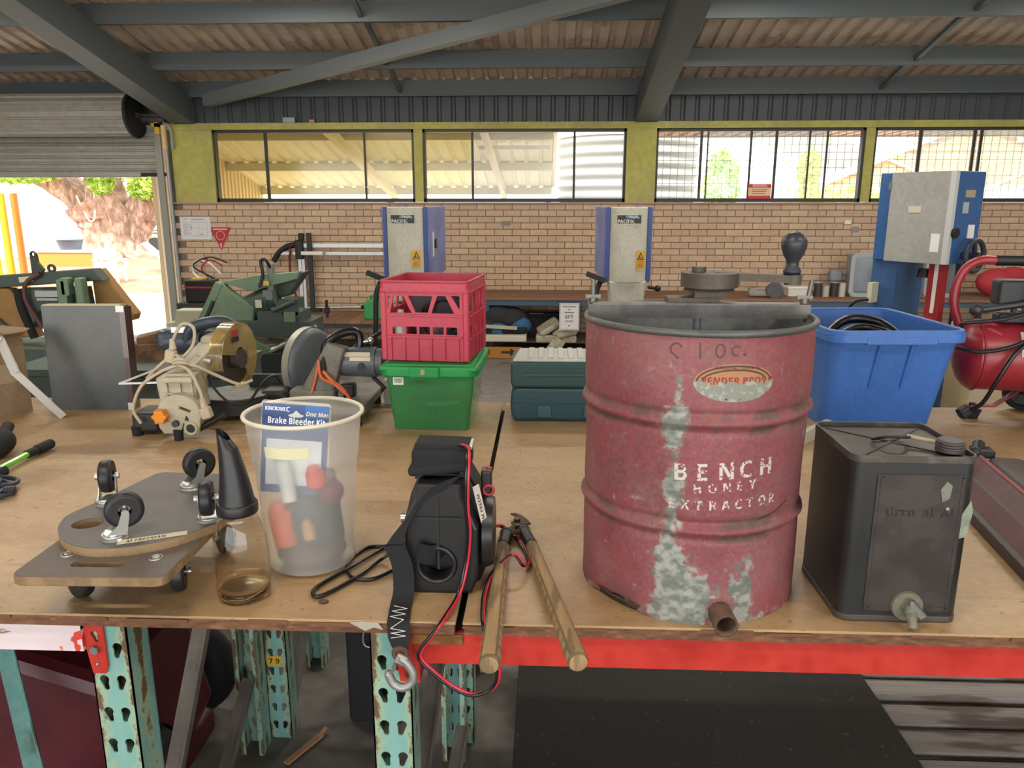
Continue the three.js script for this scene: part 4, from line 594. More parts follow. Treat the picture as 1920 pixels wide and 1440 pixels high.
const tealTex = tex(256, 512, [0.08, 0.64], (u, v) => {
  const e = Math.abs(((u + 0.5) % 1) - 0.5) * 2, n = fbm(u, v, 4, 16, 5, 701), n2 = fbm(u, v, 30, 120, 2, 709);   // e = 1 at the folded edges of the post
  let c = mix([130, 174, 164], [112, 158, 150], fbm(u, v, 3, 8, 4, 705)); const y = sst(0.42, 0.62, n * 0.6 + e * 0.35), r = sst(0.62, 0.74, n * 0.62 + e * 0.38 + (n2 - 0.5) * 0.15);
  c = mix(c, [178, 180, 132], y * 0.55); c = mix(c, [92, 62, 40], r * 0.85); return c;
});
const teal = mat(0xffffff, 0.5, { map: tealTex });
const tealDark = mat(0xffffff, 0.55, { map: grimeTex([120, 166, 158], [88, 96, 84], 0.3, 0.8, 713) });
function keyhole(cx, cy, k = 1, lean = 1) { const p = new THREE.Path(), r = 0.0098 * k; p.absarc(cx, cy, r, -0.6, PI + 0.6, false); p.lineTo(cx - 0.0052 * k + 0.003 * lean, cy - 0.018 * k); p.absarc(cx + 0.003 * lean, cy - 0.0185 * k, 0.0056 * k, PI, 2 * PI, false); p.closePath(); return p; }
function upright(parent, x, z, y1, face = 1, top = 0, w = 0.08, d = 0.075) {    // face = 1: holes towards the camera side
  const holes = []; for (let y = y1 - 0.055 - top; y > 0.05; y -= 0.073) for (const s of [-1, 1]) holes.push(keyhole(s * 0.0175, y, 1, -s));
  const o = part(parent, 'upright', [ext([[-w / 2, 0], [w / 2, 0], [w / 2, y1], [-w / 2, y1]], 0.003, { holes, seg: 6 }, 0, 0, face * -0.0015), box(0.003, y1, d, -w / 2 + 0.0015, y1 / 2, -face * d / 2), box(0.003, y1, d, w / 2 - 0.0015, y1 / 2, -face * d / 2), box(0.016, y1, 0.003, -w / 2 + 0.008, y1 / 2, -face * d), box(0.016, y1, 0.003, w / 2 - 0.008, y1 / 2, -face * d)], teal);
  o.position.set(x, 0, z); return o;
}
const rackGrey = grimy(0x7a7268, 0x55504a, 0.6, 0.6, 0.3, { metalness: 0.2 });
const redBeam = mat(0xffffff, 0.42, { map: grimeTex([184, 46, 34], [170, 40, 31], 0.5, 0.5, 721) });
const peel = mat(0xffffff, 0.55, { map: tex(1024, 256, [0.9, 0.22], (u, v) => {
  const n = fbm(u, v, 10, 5, 5, 731), h = fbm(u, v, 60, 8, 3, 735), r = sst(0.56, 0.60, n + (h - 0.5) * 0.35), ru = sst(0.66, 0.70, fbm(u, v, 14, 10, 4, 741));
  let c = [214, 200, 200]; c = mix(c, [226, 208, 214], fbm(u, v, 6, 30, 3, 751)); c = mix(c, [212, 62, 50], r); c = mix(c, [120, 74, 44], ru * 0.7); return c;
}) });
{
  const r = thing('pallet_rack', 'teal pallet rack uprights with red beams carrying the bench tops', 'rack', [0, 0, 0], 0, 'teal pallet racks');
  const p1 = upright(r, -0.86, -1.33, 1.095, 1, 0.0); const p2 = upright(r, -0.296, -1.33, 1.095, 1, 0.012);
  const p3 = upright(r, -1.015, -2.3, 1.095, -1); const p4 = upright(r, -0.303, -2.3, 1.095, -1);
  p3.position.z = -2.375; p4.position.z = -2.375;
  part(r, 'beam', [box(1.9, 0.058, 0.045, -1.852, 1.068, -1.338), box(1.9, 0.012, 0.055, -1.852, 1.091, -1.342)], peel, 'white and red peeling beam');
  part(r, 'beam', [box(3.0, 0.066, 0.048, 1.255, 1.067, -1.337), box(3.0, 0.01, 0.06, 1.255, 1.096, -1.342)], redBeam, 'bright red beam');
  const plate = (x0, x1, xs) => ext([[x0, 1.095], [x1, 1.095], [x1, 1.0], [x1 - 0.006, 0.985], [x0 + 0.008, 0.985], [x0, 1.045]], 0.005, { holes: [keyhole((x0 + x1) / 2, 1.072, 0.7, 1)], bevel: 0.001 }, 0, 0, -1.3255);
  const b1 = part(r, 'beam_bracket', plate(-0.902, -0.862), redBeam); part(b1, 'bolt', [place(new THREE.CylinderGeometry(0.009, 0.009, 0.008, 6), -0.882, 1.04, -1.319, PI / 2), sph(0.004, -0.882, 1.007, -1.322)], M.steel);
  const b2 = part(r, 'beam_bracket', [plate(-0.285, -0.245), box(0.02, 0.11, 0.05, -0.247, 1.04, -1.345)], redBeam); part(b2, 'bolt', [sph(0.005, -0.262, 1.0, -1.321)], M.rust);
  const br = (a, b, m = rackGrey) => part(r, 'brace', [bar(a, b, 0.042, 0.004, 0), bar([a[0] + 0.02, a[1], a[2]], [b[0] + 0.02, b[1], b[2]], 0.004, 0.024)], m);
  br([-0.88, 0.50, -1.49], [-0.88, 1.0, -1.88]); br([-1.0, 0.0, -1.85], [-1.0, 0.32, -2.28]); br([-0.3, 0.42, -1.42], [-0.3, 0.62, -1.95]); br([-0.3, 0.0, -1.62], [-0.26, 0.22, -2.2]); br([-1.55, 0.9, -1.9], [-1.1, 0.3, -1.42], tealDark);
  part(r, 'rear_beam', [box(3.0, 0.06, 0.045, 1.255, 1.067, -2.345), box(1.9, 0.06, 0.045, -1.98, 1.067, -2.345), box(0.62, 0.06, 0.045, -0.66, 1.067, -2.345)], redBeam);
  const q = thing('pallet_rack', 'second teal rack with a yellow 79 tag behind the first', 'rack', [0, 0, 0], 0, 'teal pallet racks');
  upright(q, -0.945, -2.395, 1.095, 1, 0.03); upright(q, -0.28, -2.395, 1.095, 1, 0.02); upright(q, -0.945, -2.9, 1.095, -1); upright(q, -0.28, -2.9, 1.095, -1);
  part(q, 'number_tag', [panel(0.05, 0.036, -0.95, 0.315, -2.3925)], printed(128, 96, (c, w, h) => { c.fillStyle = '#d8a12a'; c.fillRect(0, 0, w, h); c.fillStyle = '#1a1712'; c.font = 'bold 76px sans-serif'; c.textAlign = 'center'; c.fillText('7 9', w / 2, 76); }, 0.5), 'yellow tag reading 79');
  part(q, 'brace', [bar([-0.93, 0.02, -2.42], [-0.9, 0.62, -2.86], 0.042, 0.005)], rackGrey); part(q, 'brace', [bar([-0.27, 0.05, -2.42], [-0.27, 0.6, -2.86], 0.042, 0.005)], rackGrey);
  part(q, 'beam', [box(3.6, 0.06, 0.045, 0.95, 1.067, -2.88), box(1.9, 0.06, 0.045, -1.95, 1.067, -2.88)], redBeam);
  const far = thing('pallet_rack', 'far teal rack upright at the right end of the benches', 'rack', [0, 0, 0], 0, 'teal pallet racks'); upright(far, 2.7, -1.35, 1.03, 1); upright(far, 2.7, -2.85, 1.03, -1);
  const far2 = thing('pallet_rack', 'far teal rack upright at the left end of the benches', 'rack', [0, 0, 0], 0, 'teal pallet racks'); upright(far2, -2.72, -1.35, 1.03, 1); upright(far2, -2.72, -2.85, 1.03, -1);
}
// below the bench
{
  const p = thing('pallet', 'grey weathered timber pallet on the floor under the bench', 'pallet', [1.15, 0, 0]);
  const pw = [811, 823, 837].map((s) => mat(0xffffff, 0.85, { map: tex(512, 128, [1.4, 0.14], (u, v) => { const a = fbm(u, v, 4, 16, 5, s), b = fbm(u, v, 12, 60, 3, s + 3), st = sst(0.55, 0.7, fbm(u, v, 4, 2, 4, s + 7)); let c = mix([176, 170, 166], [116, 110, 106], a * 0.6 + b * 0.4); c = mix(c, [84, 68, 60], st * 0.7); return c; }), bumpMap: fineBump, bumpScale: 0.002 }));
  for (let i = 0; i < 8; i++) part(p, 'deck_board', rbox(2.0, 0.022, 0.106, 0.004, rnd(-0.01, 0.01), 0.129, -2.72 + i * 0.142), pw[i % 3]);
  for (const x of [-0.95, 0, 0.95]) part(p, 'bearer', box(0.06, 0.096, 1.15, x, 0.07, -2.22), pw[1]);
  for (let i = 0; i < 4; i++) part(p, 'base_board', box(2.0, 0.02, 0.1, 0, 0.011, -2.7 + i * 0.32), pw[2]);
  const bs = thing('black_sheet', 'scratched black formply sheet lying on the pallet', 'sheet', [0.56, 0.141, -2.25]);
  part(bs, 'panel', rbox(1.30, 0.018, 1.2, 0.002, 0, 0.009, 0), phys(0xffffff, 0.6, { specularIntensity: 0.45, map: tex(768, 768, [1.2, 1.2], (u, v) => { const a = fbm(u, v, 4, 4, 5, 851), sc = sst(0.77, 0.82, fbm(u, v, 90, 6, 3, 853)) + sst(0.78, 0.83, fbm(u, v, 8, 100, 3, 857)), sp = sst(0.86, 0.88, fbm(u, v, 120, 120, 2, 861)); let c = mix([26, 22, 20], [36, 30, 26], a); c = mix(c, [108, 94, 84], Math.min(1, sc) * 0.2); c = mix(c, [150, 140, 130], sp * 0.5); return c; }) }));
  single('wood_sliver', [bar([-0.88, 0.012, -2.25], [-0.80, 0.012, -2.4], 0.022, 0.008), bar([-0.80, 0.014, -2.4], [-0.79, 0.02, -2.43], 0.014, 0.006)], mat(0xa8805c, 0.8), 'splinter of wood on the concrete floor', 'offcut');
  const bb = thing('tool_chest', 'black chest with a wire bail handle behind the rack post', 'chest', [-0.62, 0, -2.62]); part(bb, 'body', rbox(0.2, 0.42, 0.26, 0.015, 0, 0.21, 0), M.blackMatt); part(bb, 'lid', rbox(0.21, 0.05, 0.27, 0.01, 0, 0.44, 0), M.blackMatt); part(bb, 'handle', tube([[-0.02, 0.42, 0.15], [-0.02, 0.34, 0.155], [0.07, 0.34, 0.155], [0.07, 0.42, 0.15]], 0.005), M.steel);
  // red ride-on machine stored under the left bench
  const m = thing('ride_on_mower', 'dark red ride-on mower stored under the left bench', 'mower', [-1.69, 0, -2.02]);
  const mr = grimy(0x5a1c26, 0x3c151b, 0.45, 0.6, 0.5);
  part(m, 'hood', ext([[-0.5, 0.2], [0.42, 0.2], [0.47, 0.3], [0.4, 0.62], [-0.1, 0.78], [-0.5, 0.74]], 0.46, { bevel: 0.04 }, 0.12, 0, 0.0), mr); part(m, 'mudguard', ext([[-0.62, 0.3], [-0.1, 0.3], [-0.18, 0.58], [-0.36, 0.72], [-0.62, 0.74]], 0.3, { bevel: 0.03 }, -0.3, 0.05, 0.2), mr);
  part(m, 'bumper', tube([[-0.35, 0.2, 0.25], [0.3, 0.2, 0.25], [0.5, 0.24, 0.22], [0.6, 0.4, 0.1]], 0.026), M.blackMatt); part(m, 'deck', rbox(0.9, 0.1, 0.5, 0.03, 0.1, 0.14, -0.05), mr);
  for (const [x, z] of [[-0.45, 0.12], [-0.45, -0.5], [0.35, -0.5]]) part(m, 'wheel', [place(new THREE.TorusGeometry(0.13, 0.065, 12, 28), x, 0.195, z), disc(0.09, 0.08, x, 0.195, z, PI / 2)], M.rubber);
  part(m, 'strap', bar([-0.2, 0.62, 0.18], [-0.65, 0.28, 0.38], 0.05, 0.05), M.blackMatt);
  const cl = thing('dust_sheet', 'crumpled dark grey sheet on the floor under the bench', 'sheet', [-1.22, 0, -1.62]); part(cl, 'fold', [place(new THREE.SphereGeometry(0.16, 20, 12).scale(1.1, 1.2, 0.6), 0, 0.19, 0), place(new THREE.SphereGeometry(0.14, 20, 12).scale(1.3, 0.9, 0.7), 0.1, 0.12, 0.04)], mat(0x4a4644, 0.9)); part(cl, 'fold', place(new THREE.SphereGeometry(0.1, 20, 12).scale(0.6, 2.2, 0.5), 0.08, 0.32, 0, 0, 0, -0.5), mat(0x524e4c, 0.9));
}

// ---------- on the bench: drum, can, rails ----------
function frustum(w0, d0, w1, d1, h, t, r0 = 0.02, r1 = 0.03) {                 // open tapered tub: outer and inner skin, floor and rim joined
  const N = 8, out = (w, d, r, y) => { const p = []; for (const [sx, sz, a0] of [[1, 1, 0], [-1, 1, PI / 2], [-1, -1, PI], [1, -1, 1.5 * PI]]) for (let i = 0; i <= N; i++) { const a = a0 + i / N * PI / 2; p.push([sx * (w / 2 - r) + r * Math.cos(a), y, sz * (d / 2 - r) + r * Math.sin(a)]); } return p; };
  const rings = [out(w0, d0, r0, 0), out(w1, d1, r1, h), out(w1 - 2 * t, d1 - 2 * t, r1, h), out(w0 - 2 * t, d0 - 2 * t, r0, t)], pos = [], n = rings[0].length;
  const tri = (a, b, c) => pos.push(...a, ...b, ...c);
  for (let k = 0; k < 3; k++) for (let i = 0; i < n; i++) { const j = (i + 1) % n, A = rings[k][i], B = rings[k][j], C = rings[k + 1][j], D = rings[k + 1][i]; tri(A, C, B); tri(A, D, C); }
  for (let i = 1; i + 1 < n; i++) { tri(rings[0][0], rings[0][i], rings[0][i + 1]); tri(rings[3][0], rings[3][i + 1], rings[3][i]); }
  const g = new THREE.BufferGeometry(); g.setAttribute('position', new THREE.Float32BufferAttribute(pos, 3)); g.setAttribute('uv', new THREE.Float32BufferAttribute(new Float32Array(pos.length / 3 * 2), 2)); g.computeVertexNormals(); return crease(g, 0.6);
}
function rimRing(w, d, r, th, hh, y) { return ext(rrect(w + 2 * th, d + 2 * th, r + th), hh, { holes: [rrect(w, d, r)], bevel: Math.min(hh, th) * 0.3 }, 0, y, 0, PI / 2); }
{
  const R = 0.218, Hh = 0.55;
  const d = thing('honey_extractor', 'dented red steel honey extractor drum with crank on the bench', 'honey extractor', [0.303, BT, -1.53]);
  const W = 2048, HH = 822;
  const zinc = (u, v) => {                                                // where the paint is worn to bare galvanised steel
    const n = fbm(u, v, 40, 16, 6, 901), f = fbm(u, v, 120, 50, 5, 907), h = v * Hh;
    const g = (x, c, w) => Math.exp(-(((x - c) / w) ** 2));
    let k = g(u, 0.447, 0.016) * (h < 0.42 ? 0.62 : 0.3) + g(u, 0.455, 0.035) * sst(0.17, 0.10, h) * 0.75 + g(u, 0.505, 0.05) * sst(0.14, 0.06, h) * 0.62 + g(u, 0.555, 0.014) * sst(0.18, 0.1, h) * 0.6 + 0.09;
    k += sst(0.02, 0.006, h) * 0.35; if (u > 0.5 && u < 0.53) k *= 0.55;
    return sst(0.62, 0.80, n * 0.5 + f * 0.42 + k * 0.5);
  };
  const base = tex(W, HH, null, (u, v) => {
    const a = fbm(u, v, 10, 5, 5, 911), s = fbm(u, v, 70, 4, 4, 917), dd = sst(0.6, 0.75, fbm(u, v, 14, 8, 4, 923)), chalk = fbm(u, v, 220, 90, 2, 929), z = zinc(u, v);
    let c = mix([156, 88, 92], [128, 66, 72], a * 0.6 + s * 0.4); c = mix(c, [122, 82, 80], dd * 0.5); c = mix(c, [160, 118, 116], sst(0.45, 0.85, fbm(u, v, 5, 3, 4, 931)) * 0.5); const sp = sst(0.70, 0.82, fbm(u, v, 330, 140, 4, 937)); c = mix(c, [190, 150, 145], sp * 0.4); const gr = sst(0.62, 0.72, fbm(u, v, 60, 26, 5, 939)); c = mix(c, [128, 104, 98], gr * 0.35);
    const bead = Math.min(Math.abs(v * Hh - 0.39), Math.abs(v * Hh - 0.185)); c = mix(c, [98, 76, 70], sst(0.012, 0.005, Math.abs(bead - 0.014)) * sst(0.35, 0.6, fbm(u, v, 30, 6, 3, 941)) * 0.8);
    const zc = mix([112, 118, 110], [164, 166, 158], sst(0.3, 0.7, fbm(u, v, 90, 45, 5, 943))); c = mix(c, zc, z); c = mix(c, [184, 36, 52], sst(0.42, 0.5, z) * sst(0.58, 0.5, z) * 0.6);
    const f = (chalk - 0.5) * 18; return clamp8([c[0] + f, c[1] + f, c[2] + f]);
  });
  const map = canvasTex(W, HH, (c) => {
    const id = c.createImageData(W, HH), src = base.image.data; for (let y = 0; y < HH; y++) id.data.set(src.subarray((HH - 1 - y) * W * 4, (HH - y) * W * 4), y * W * 4); c.putImageData(id, 0, 0);
    const X = (u) => u * W, Y = (h) => (1 - h / Hh) * HH;
    c.save(); c.beginPath(); c.ellipse(X(0.5197), Y(0.465), 107, 51, 0, 0, 2 * PI); c.clip(); c.fillStyle = '#b5825a'; c.fillRect(X(0.46), Y(0.52), 260, 160); c.strokeStyle = '#4a3228'; c.lineWidth = 4; c.beginPath(); c.ellipse(X(0.5197), Y(0.465), 100, 45, 0, 0, 2 * PI); c.stroke(); c.beginPath(); c.ellipse(X(0.5197), Y(0.468), 84, 30, 0, PI, 2 * PI); c.stroke();
    c.fillStyle = '#4a3228'; c.font = 'bold 13px sans-serif'; c.fillText('MANUFACTURED BY', X(0.492), Y(0.489)); c.fillStyle = '#8e2f2c'; c.font = 'bold 26px sans-serif'; c.fillText('PENDER BROS PTY', X(0.476), Y(0.462)); c.font = 'bold 20px sans-serif'; c.fillText('LTD', X(0.55), Y(0.444));
    seed = 99; for (let i = 0; i < 420; i++) { const x = X(0.5197) + rnd(-1, 1) * 108, y = Y(0.455) + rnd(-14, 40), r = rnd(1.5, 7); c.fillStyle = rnd() < 0.75 ? '#8f9389' : '#a9aca2'; c.beginPath(); c.ellipse(x, y, r * 1.6, r, rnd(3), 0, 2 * PI); c.fill(); } c.restore();
    c.strokeStyle = '#57393b'; c.lineWidth = 5; c.lineCap = 'round'; const sy = Y(0.522); // scrawl
    c.globalAlpha = 0.85; c.beginPath(); c.arc(X(0.444), sy, 15, -0.5, -4.2, true); c.lineTo(X(0.447), sy + 24); c.stroke(); c.beginPath(); c.moveTo(X(0.473), sy - 18); c.lineTo(X(0.474), sy + 20); c.stroke(); c.beginPath(); c.ellipse(X(0.498), sy, 11, 17, 0, 0, 2 * PI); c.stroke(); c.beginPath(); c.arc(X(0.518), sy, 12, -0.8, -5, true); c.stroke(); c.beginPath(); c.arc(X(0.529), sy + 10, 2, 0, 7); c.stroke(); c.globalAlpha = 1;
    const stencil = (t, size, x0, x1, h, tilt) => { // stencilled letters with gaps and wear
      c.save(); c.translate(X(x0), Y(h)); c.rotate(tilt); c.font = 'bold ' + size + 'px sans-serif'; const step = (X(x1) - X(x0)) / t.length; c.fillStyle = '#d8cfc8';
      [...t].forEach((ch, i) => c.fillText(ch, i * step, 0)); c.restore(); };
    stencil('BENCH', 66, 0.447, 0.592, 0.282, -0.05); stencil('HONEY', 36, 0.474, 0.570, 0.260, -0.05); stencil('EXTRACTOR', 38, 0.442, 0.602, 0.226, -0.03);
    const cover = (x0, x1, h0, h1, n, smax) => { for (let i = 0; i < n; i++) { const u = rnd(x0, x1), h = rnd(h0, h1), s = rnd(1.5, smax); const px = Math.floor(X(u)), py = Math.floor(HH - 1 - h / Hh * HH), k = (py * W + px) * 4; const q = ((HH - 1 - (HH - 1 - py)) * W + px) * 4; const y2 = HH - 1 - py, kk = (y2 * W + px) * 4; c.fillStyle = 'rgb(' + src[kk] + ',' + src[kk + 1] + ',' + src[kk + 2] + ')'; c.save(); c.translate(X(u), py); c.rotate(rnd(3)); c.fillRect(-s * 1.5, -s / 2, s * 3, s); c.restore(); } };
    cover(0.44, 0.6, 0.275, 0.335, 230, 5); cover(0.46, 0.58, 0.255, 0.278, 150, 4); cover(0.44, 0.61, 0.222, 0.252, 260, 4);
    c.strokeStyle = '#2c2626'; c.lineWidth = 4; c.beginPath(); c.moveTo(X(0.572), Y(0.202)); c.lineTo(X(0.60), Y(0.212)); c.lineTo(X(0.622), Y(0.226)); c.stroke();
    c.strokeStyle = '#9a8f8a'; c.lineWidth = 1.2; for (let i = 0; i < 90; i++) { const x = rnd(W), y = rnd(HH); c.globalAlpha = 0.5; c.beginPath(); c.moveTo(x, y); c.lineTo(x + rnd(-30, 30), y + rnd(-16, 16)); c.stroke(); }
  });
  const skin = ownUV(mat(0xeeeeee, 0.55, { map, metalness: 0.12 }));
  const pr = []; for (let i = 0; i <= 120; i++) { const h = i / 120 * Hh; let r = R - 0.002 * Math.sin(h * 9); for (const b of [0.39, 0.185]) r += 0.0075 * Math.exp(-(((h - b) / 0.0075) ** 2)) - 0.0035 * Math.exp(-(((h - b - 0.016) / 0.006) ** 2)) - 0.0035 * Math.exp(-(((h - b + 0.016) / 0.006) ** 2)); pr.push([r, h]); }
  const wallG = lathe(pr, 144); wallG.rotateY(PI);
  { const p = wallG.attributes.position, uv = wallG.attributes.uv; for (let i = 0; i < p.count; i++) { const h = p.getY(i); uv.setY(i, h / Hh); const x = p.getX(i), z = p.getZ(i), a = Math.atan2(x, z), dn = Math.exp(-(((a + 0.86) / 0.24) ** 2) - ((h / 0.05) ** 2)) * 0.016 + Math.exp(-(((a + 0.5) / 0.16) ** 2) - (((h - 0.24) / 0.07) ** 2)) * 0.004 + 0.0012 * Math.sin(a * 7 + h * 20); const r = Math.hypot(x, z), k = (r - dn) / r; p.setX(i, x * k); p.setZ(i, z * k); if (h < 0.06) p.setY(i, h + Math.exp(-(((a + 0.86) / 0.2) ** 2)) * 0.012 * (1 - h / 0.06)); } wallG.computeVertexNormals(); const nrm = wallG.attributes.normal; for (let j = 0; j <= 120; j++) { const a = j, b = 144 * 121 + j; nrm.setXYZ(b, nrm.getX(a), nrm.getY(a), nrm.getZ(a)); } }
  part(d, 'shell', wallG, skin);
  const zincIn = grimy(0x85898a, 0x5d5f5e, 0.55, 0.6, 0.4, { metalness: 0.45, side: THREE.DoubleSide });
  part(d, 'lining', [lathe([[0.0, 0.03], [R - 0.035, 0.03], [R - 0.028, 0.05], [R - 0.022, 0.42], [R - 0.005, Hh - 0.002]], 72)], zincIn);
  part(d, 'rim', [torus(R + 0.002, 0.0065, 0, Hh, 0, PI / 2)], grimy(0x6c6e6c, 0x4a4744, 0.5, 0.6, 0.2, { metalness: 0.5 }));
  part(d, 'bottom_hoop', [lathe([[R - 0.02, 0.008], [R - 0.006, 0.004], [R - 0.004, 0.016]], 72)], M.rust);
  const iron = grimy(0x4b5056, 0x6a6258, 0.6, 0.5, 0.15, { metalness: 0.5 });
  const cb = part(d, 'crossbar', [box(0.435, 0.004, 0.04, 0, Hh + 0.022, -0.02), box(0.435, 0.028, 0.004, 0, Hh + 0.01, 0.0), box(0.4, 0.004, 0.02, -0.01, Hh + 0.026, 0.01)], grimy(0x7d7a74, 0x5a4e44, 0.55, 0.6, 0.2, { metalness: 0.5 }));
  for (const s of [-1, 1]) part(d, 'clamp_bolt', [rod([s * 0.208, Hh - 0.01, -0.012], [s * 0.208 + (s > 0 ? 0.012 : 0), Hh + 0.07, -0.012], 0.0045), place(new THREE.CylinderGeometry(0.009, 0.009, 0.01, 6), s * 0.208, Hh + 0.03, -0.012), box(0.03, 0.007, 0.008, s * 0.208, Hh + 0.037, -0.012)], mat(0x77776f, 0.5, { metalness: 0.8 }));
  part(d, 'gear_base', [box(0.1, 0.012, 0.05, -0.012, Hh + 0.031, -0.015), box(0.06, 0.02, 0.04, 0.02, Hh + 0.044, -0.015)], iron);
  part(d, 'gear_housing', [cyl(0.056, 0.056, 0.028, 0.022, Hh + 0.071, -0.02), cyl(0.045, 0.052, 0.008, 0.022, Hh + 0.053, -0.02), cyl(0.014, 0.014, 0.012, 0.0, Hh + 0.09, -0.02)], iron);
  part(d, 'crank_arm', [bar([0.03, Hh + 0.079, -0.018], [0.185, Hh + 0.073, -0.01], 0.026, 0.015), cyl(0.016, 0.016, 0.02, 0.182, Hh + 0.072, -0.01)], iron);
  part(d, 'grip', lathe([[0.0, 0], [0.016, 0], [0.017, 0.008], [0.0115, 0.016], [0.012, 0.026], [0.02, 0.04], [0.0245, 0.055], [0.024, 0.066], [0.018, 0.077], [0.008, 0.082], [0, 0.083]], 28).translate(0.179, Hh + 0.082, -0.01), mat(0x2d3138, 0.4));
  part(d, 'basket', [rod([0.0, 0.06, -0.01], [0.0, Hh + 0.03, -0.01], 0.008), ...[-0.12, -0.04, 0.04, 0.12].map((x) => box(0.012, 0.42, 0.004, x, 0.29, -0.07)), box(0.28, 0.012, 0.004, 0, 0.5, -0.07), box(0.28, 0.012, 0.004, 0, 0.1, -0.07), ...[-0.12, 0, 0.12].map((x) => box(0.012, 0.4, 0.004, x, 0.29, 0.09)), box(0.28, 0.012, 0.004, 0, 0.49, 0.09)], zincIn);
  part(d, 'outlet_pipe', [place(lathe([[0.0165, -0.05], [0.021, -0.05], [0.022, 0.062], [0.0185, 0.063], [0.0165, 0.05], [0.0165, -0.05]], 32), 0.026, 0.026, 0.2, PI / 2 + 0.04, 0, -0.06)], grimy(0x6e5646, 0x3f3029, 0.8, 0.7, 0.08, { side: THREE.DoubleSide }));
}
{ // black four gallon can
  const c = thing('square_can', 'old black square oil can with a tap at its foot', 'oil can', [0.668, BT, -1.45]);
  const blk = grimy(0x232527, 0x1a1b1c, 0.36, 0.8, 0.25), brown = grimy(0x3a3330, 0x272423, 0.45, 0.9, 0.2);
  const w = 0.222, h = 0.328;
  part(c, 'body', [ext(rrect(w, w, 0.022), h - 0.012, { bevel: 0.002 }, 0, h / 2 - 0.004, 0, PI / 2)], blk);
  part(c, 'rim', [rimRing(w - 0.006, w - 0.006, 0.02, 0.004, 0.014, h - 0.007), rimRing(w - 0.006, w - 0.006, 0.02, 0.0045, 0.012, 0.007)], grimy(0x3c3a38, 0x6d665e, 0.45, 0.7, 0.15));
  const fr = (x0, x1, y0, y1, t) => [box(x1 - x0, t, 0.004, (x0 + x1) / 2, y0, 0.112), box(x1 - x0, t, 0.004, (x0 + x1) / 2, y1, 0.112), box(t, y1 - y0, 0.004, x0, (y0 + y1) / 2, 0.112), box(t, y1 - y0, 0.004, x1, (y0 + y1) / 2, 0.112)];
  part(c, 'embossed_panel', [ext(rrect(0.158, 0.272, 0.008), 0.006, { bevel: 0.002 }, 0.012, 0.158, 0.1105)], brown); part(c, 'panel_ridge', fr(-0.058, 0.085, 0.03, 0.29, 0.005), brown);
  part(c, 'faded_lettering', [panel(0.13, 0.04, 0.012, 0.222, 0.1142)], printed(512, 160, (g, W, H) => { g.clearRect(0, 0, W, H); g.fillStyle = '#101114'; g.font = 'bold 88px serif'; g.fillText('Urrn  al  Al', 20, 110); for (let i = 0; i < 30; i++) g.clearRect((i * 71) % W, 30 + (i * 37) % 90, 14, 10); g.fillStyle = '#9aa08e'; g.fillRect(446, 40, 22, 20); }, 0.5, { transparent: true }), 'faded black lettering');
  part(c, 'paint_patch', [place(ext([[0, -0.035], [0.016, -0.03], [0.022, 0.02], [0.016, 0.04], [0.004, 0.015], [-0.004, -0.01]], 0.0016), 0.088, 0.205, 0.111)], grimy(0x8b9684, 0x6e7868, 0.7, 0.7, 0.05), 'pale green paint patch'); part(c, 'paint_patch', [place(ext([[0, -0.02], [0.012, -0.012], [0.014, 0.012], [0.004, 0.02], [-0.006, 0.004]], 0.0014), 0.052, 0.262, 0.1142)], grimy(0x7f8074, 0x5c5a52, 0.7, 0.7, 0.05));
  part(c, 'top_plate', box(w - 0.012, 0.004, w - 0.012, 0, h - 0.0105, 0), grimy(0x3c3737, 0x554f4d, 0.36, 0.8, 0.2)); part(c, 'top_ridge', [bar([-0.09, h - 0.009, -0.09], [0.09, h - 0.009, 0.09], 0.006, 0.004), bar([0.09, h - 0.009, -0.09], [-0.09, h - 0.009, 0.09], 0.006, 0.004)], brown);
  part(c, 'wire_handle', tube([[-0.035, h - 0.003, 0.0], [-0.02, h + 0.01, 0.028], [0.012, h + 0.012, 0.035], [0.03, h + 0.004, 0.008], [0.02, h - 0.002, -0.012], [-0.01, h - 0.002, -0.012]], 0.0028, 40, true), M.black); part(c, 'handle_tie', tube([[0.024, h + 0.008, 0.012], [0.05, h + 0.006, 0.03], [0.085, h + 0.004, 0.05]], 0.004), mat(0xb3a888, 0.8));
  part(c, 'cap', [cyl(0.024, 0.025, 0.006, 0.078, h + 0.0, 0.066), ...[0, 1, 2].map((i) => torus(0.0225, 0.0026, 0.078, h + 0.004 + i * 0.005, 0.066, PI / 2)), cyl(0.0215, 0.0215, 0.02, 0.078, h + 0.008, 0.066)], grimy(0x504c4a, 0x34302f, 0.5, 0.6, 0.06));
  part(c, 'spout_lug', [rod([0.1, h - 0.03, 0.04], [0.135, h - 0.015, 0.04], 0.008), sph(0.01, 0.138, h - 0.013, 0.04)], M.black);
  const t = part(c, 'tap', [cyl(0.028, 0.03, 0.012, 0.012, 0.036, 0.114, PI / 2), rod([0.012, 0.036, 0.112], [0.012, 0.028, 0.142], 0.011), rod([0.012, 0.034, 0.134], [0.012, 0.008, 0.146], 0.009), sph(0.013, 0.012, 0.034, 0.132)], grimy(0x6a5f4e, 0x8d8d78, 0.6, 0.7, 0.04), 'corroded brass tap'); part(t, 'tap_lever', [bar([0.012, 0.05, 0.134], [0.03, 0.03, 0.146], 0.007, 0.012), rod([0.012, 0.034, 0.132], [0.012, 0.056, 0.132], 0.006)], M.steel);
}
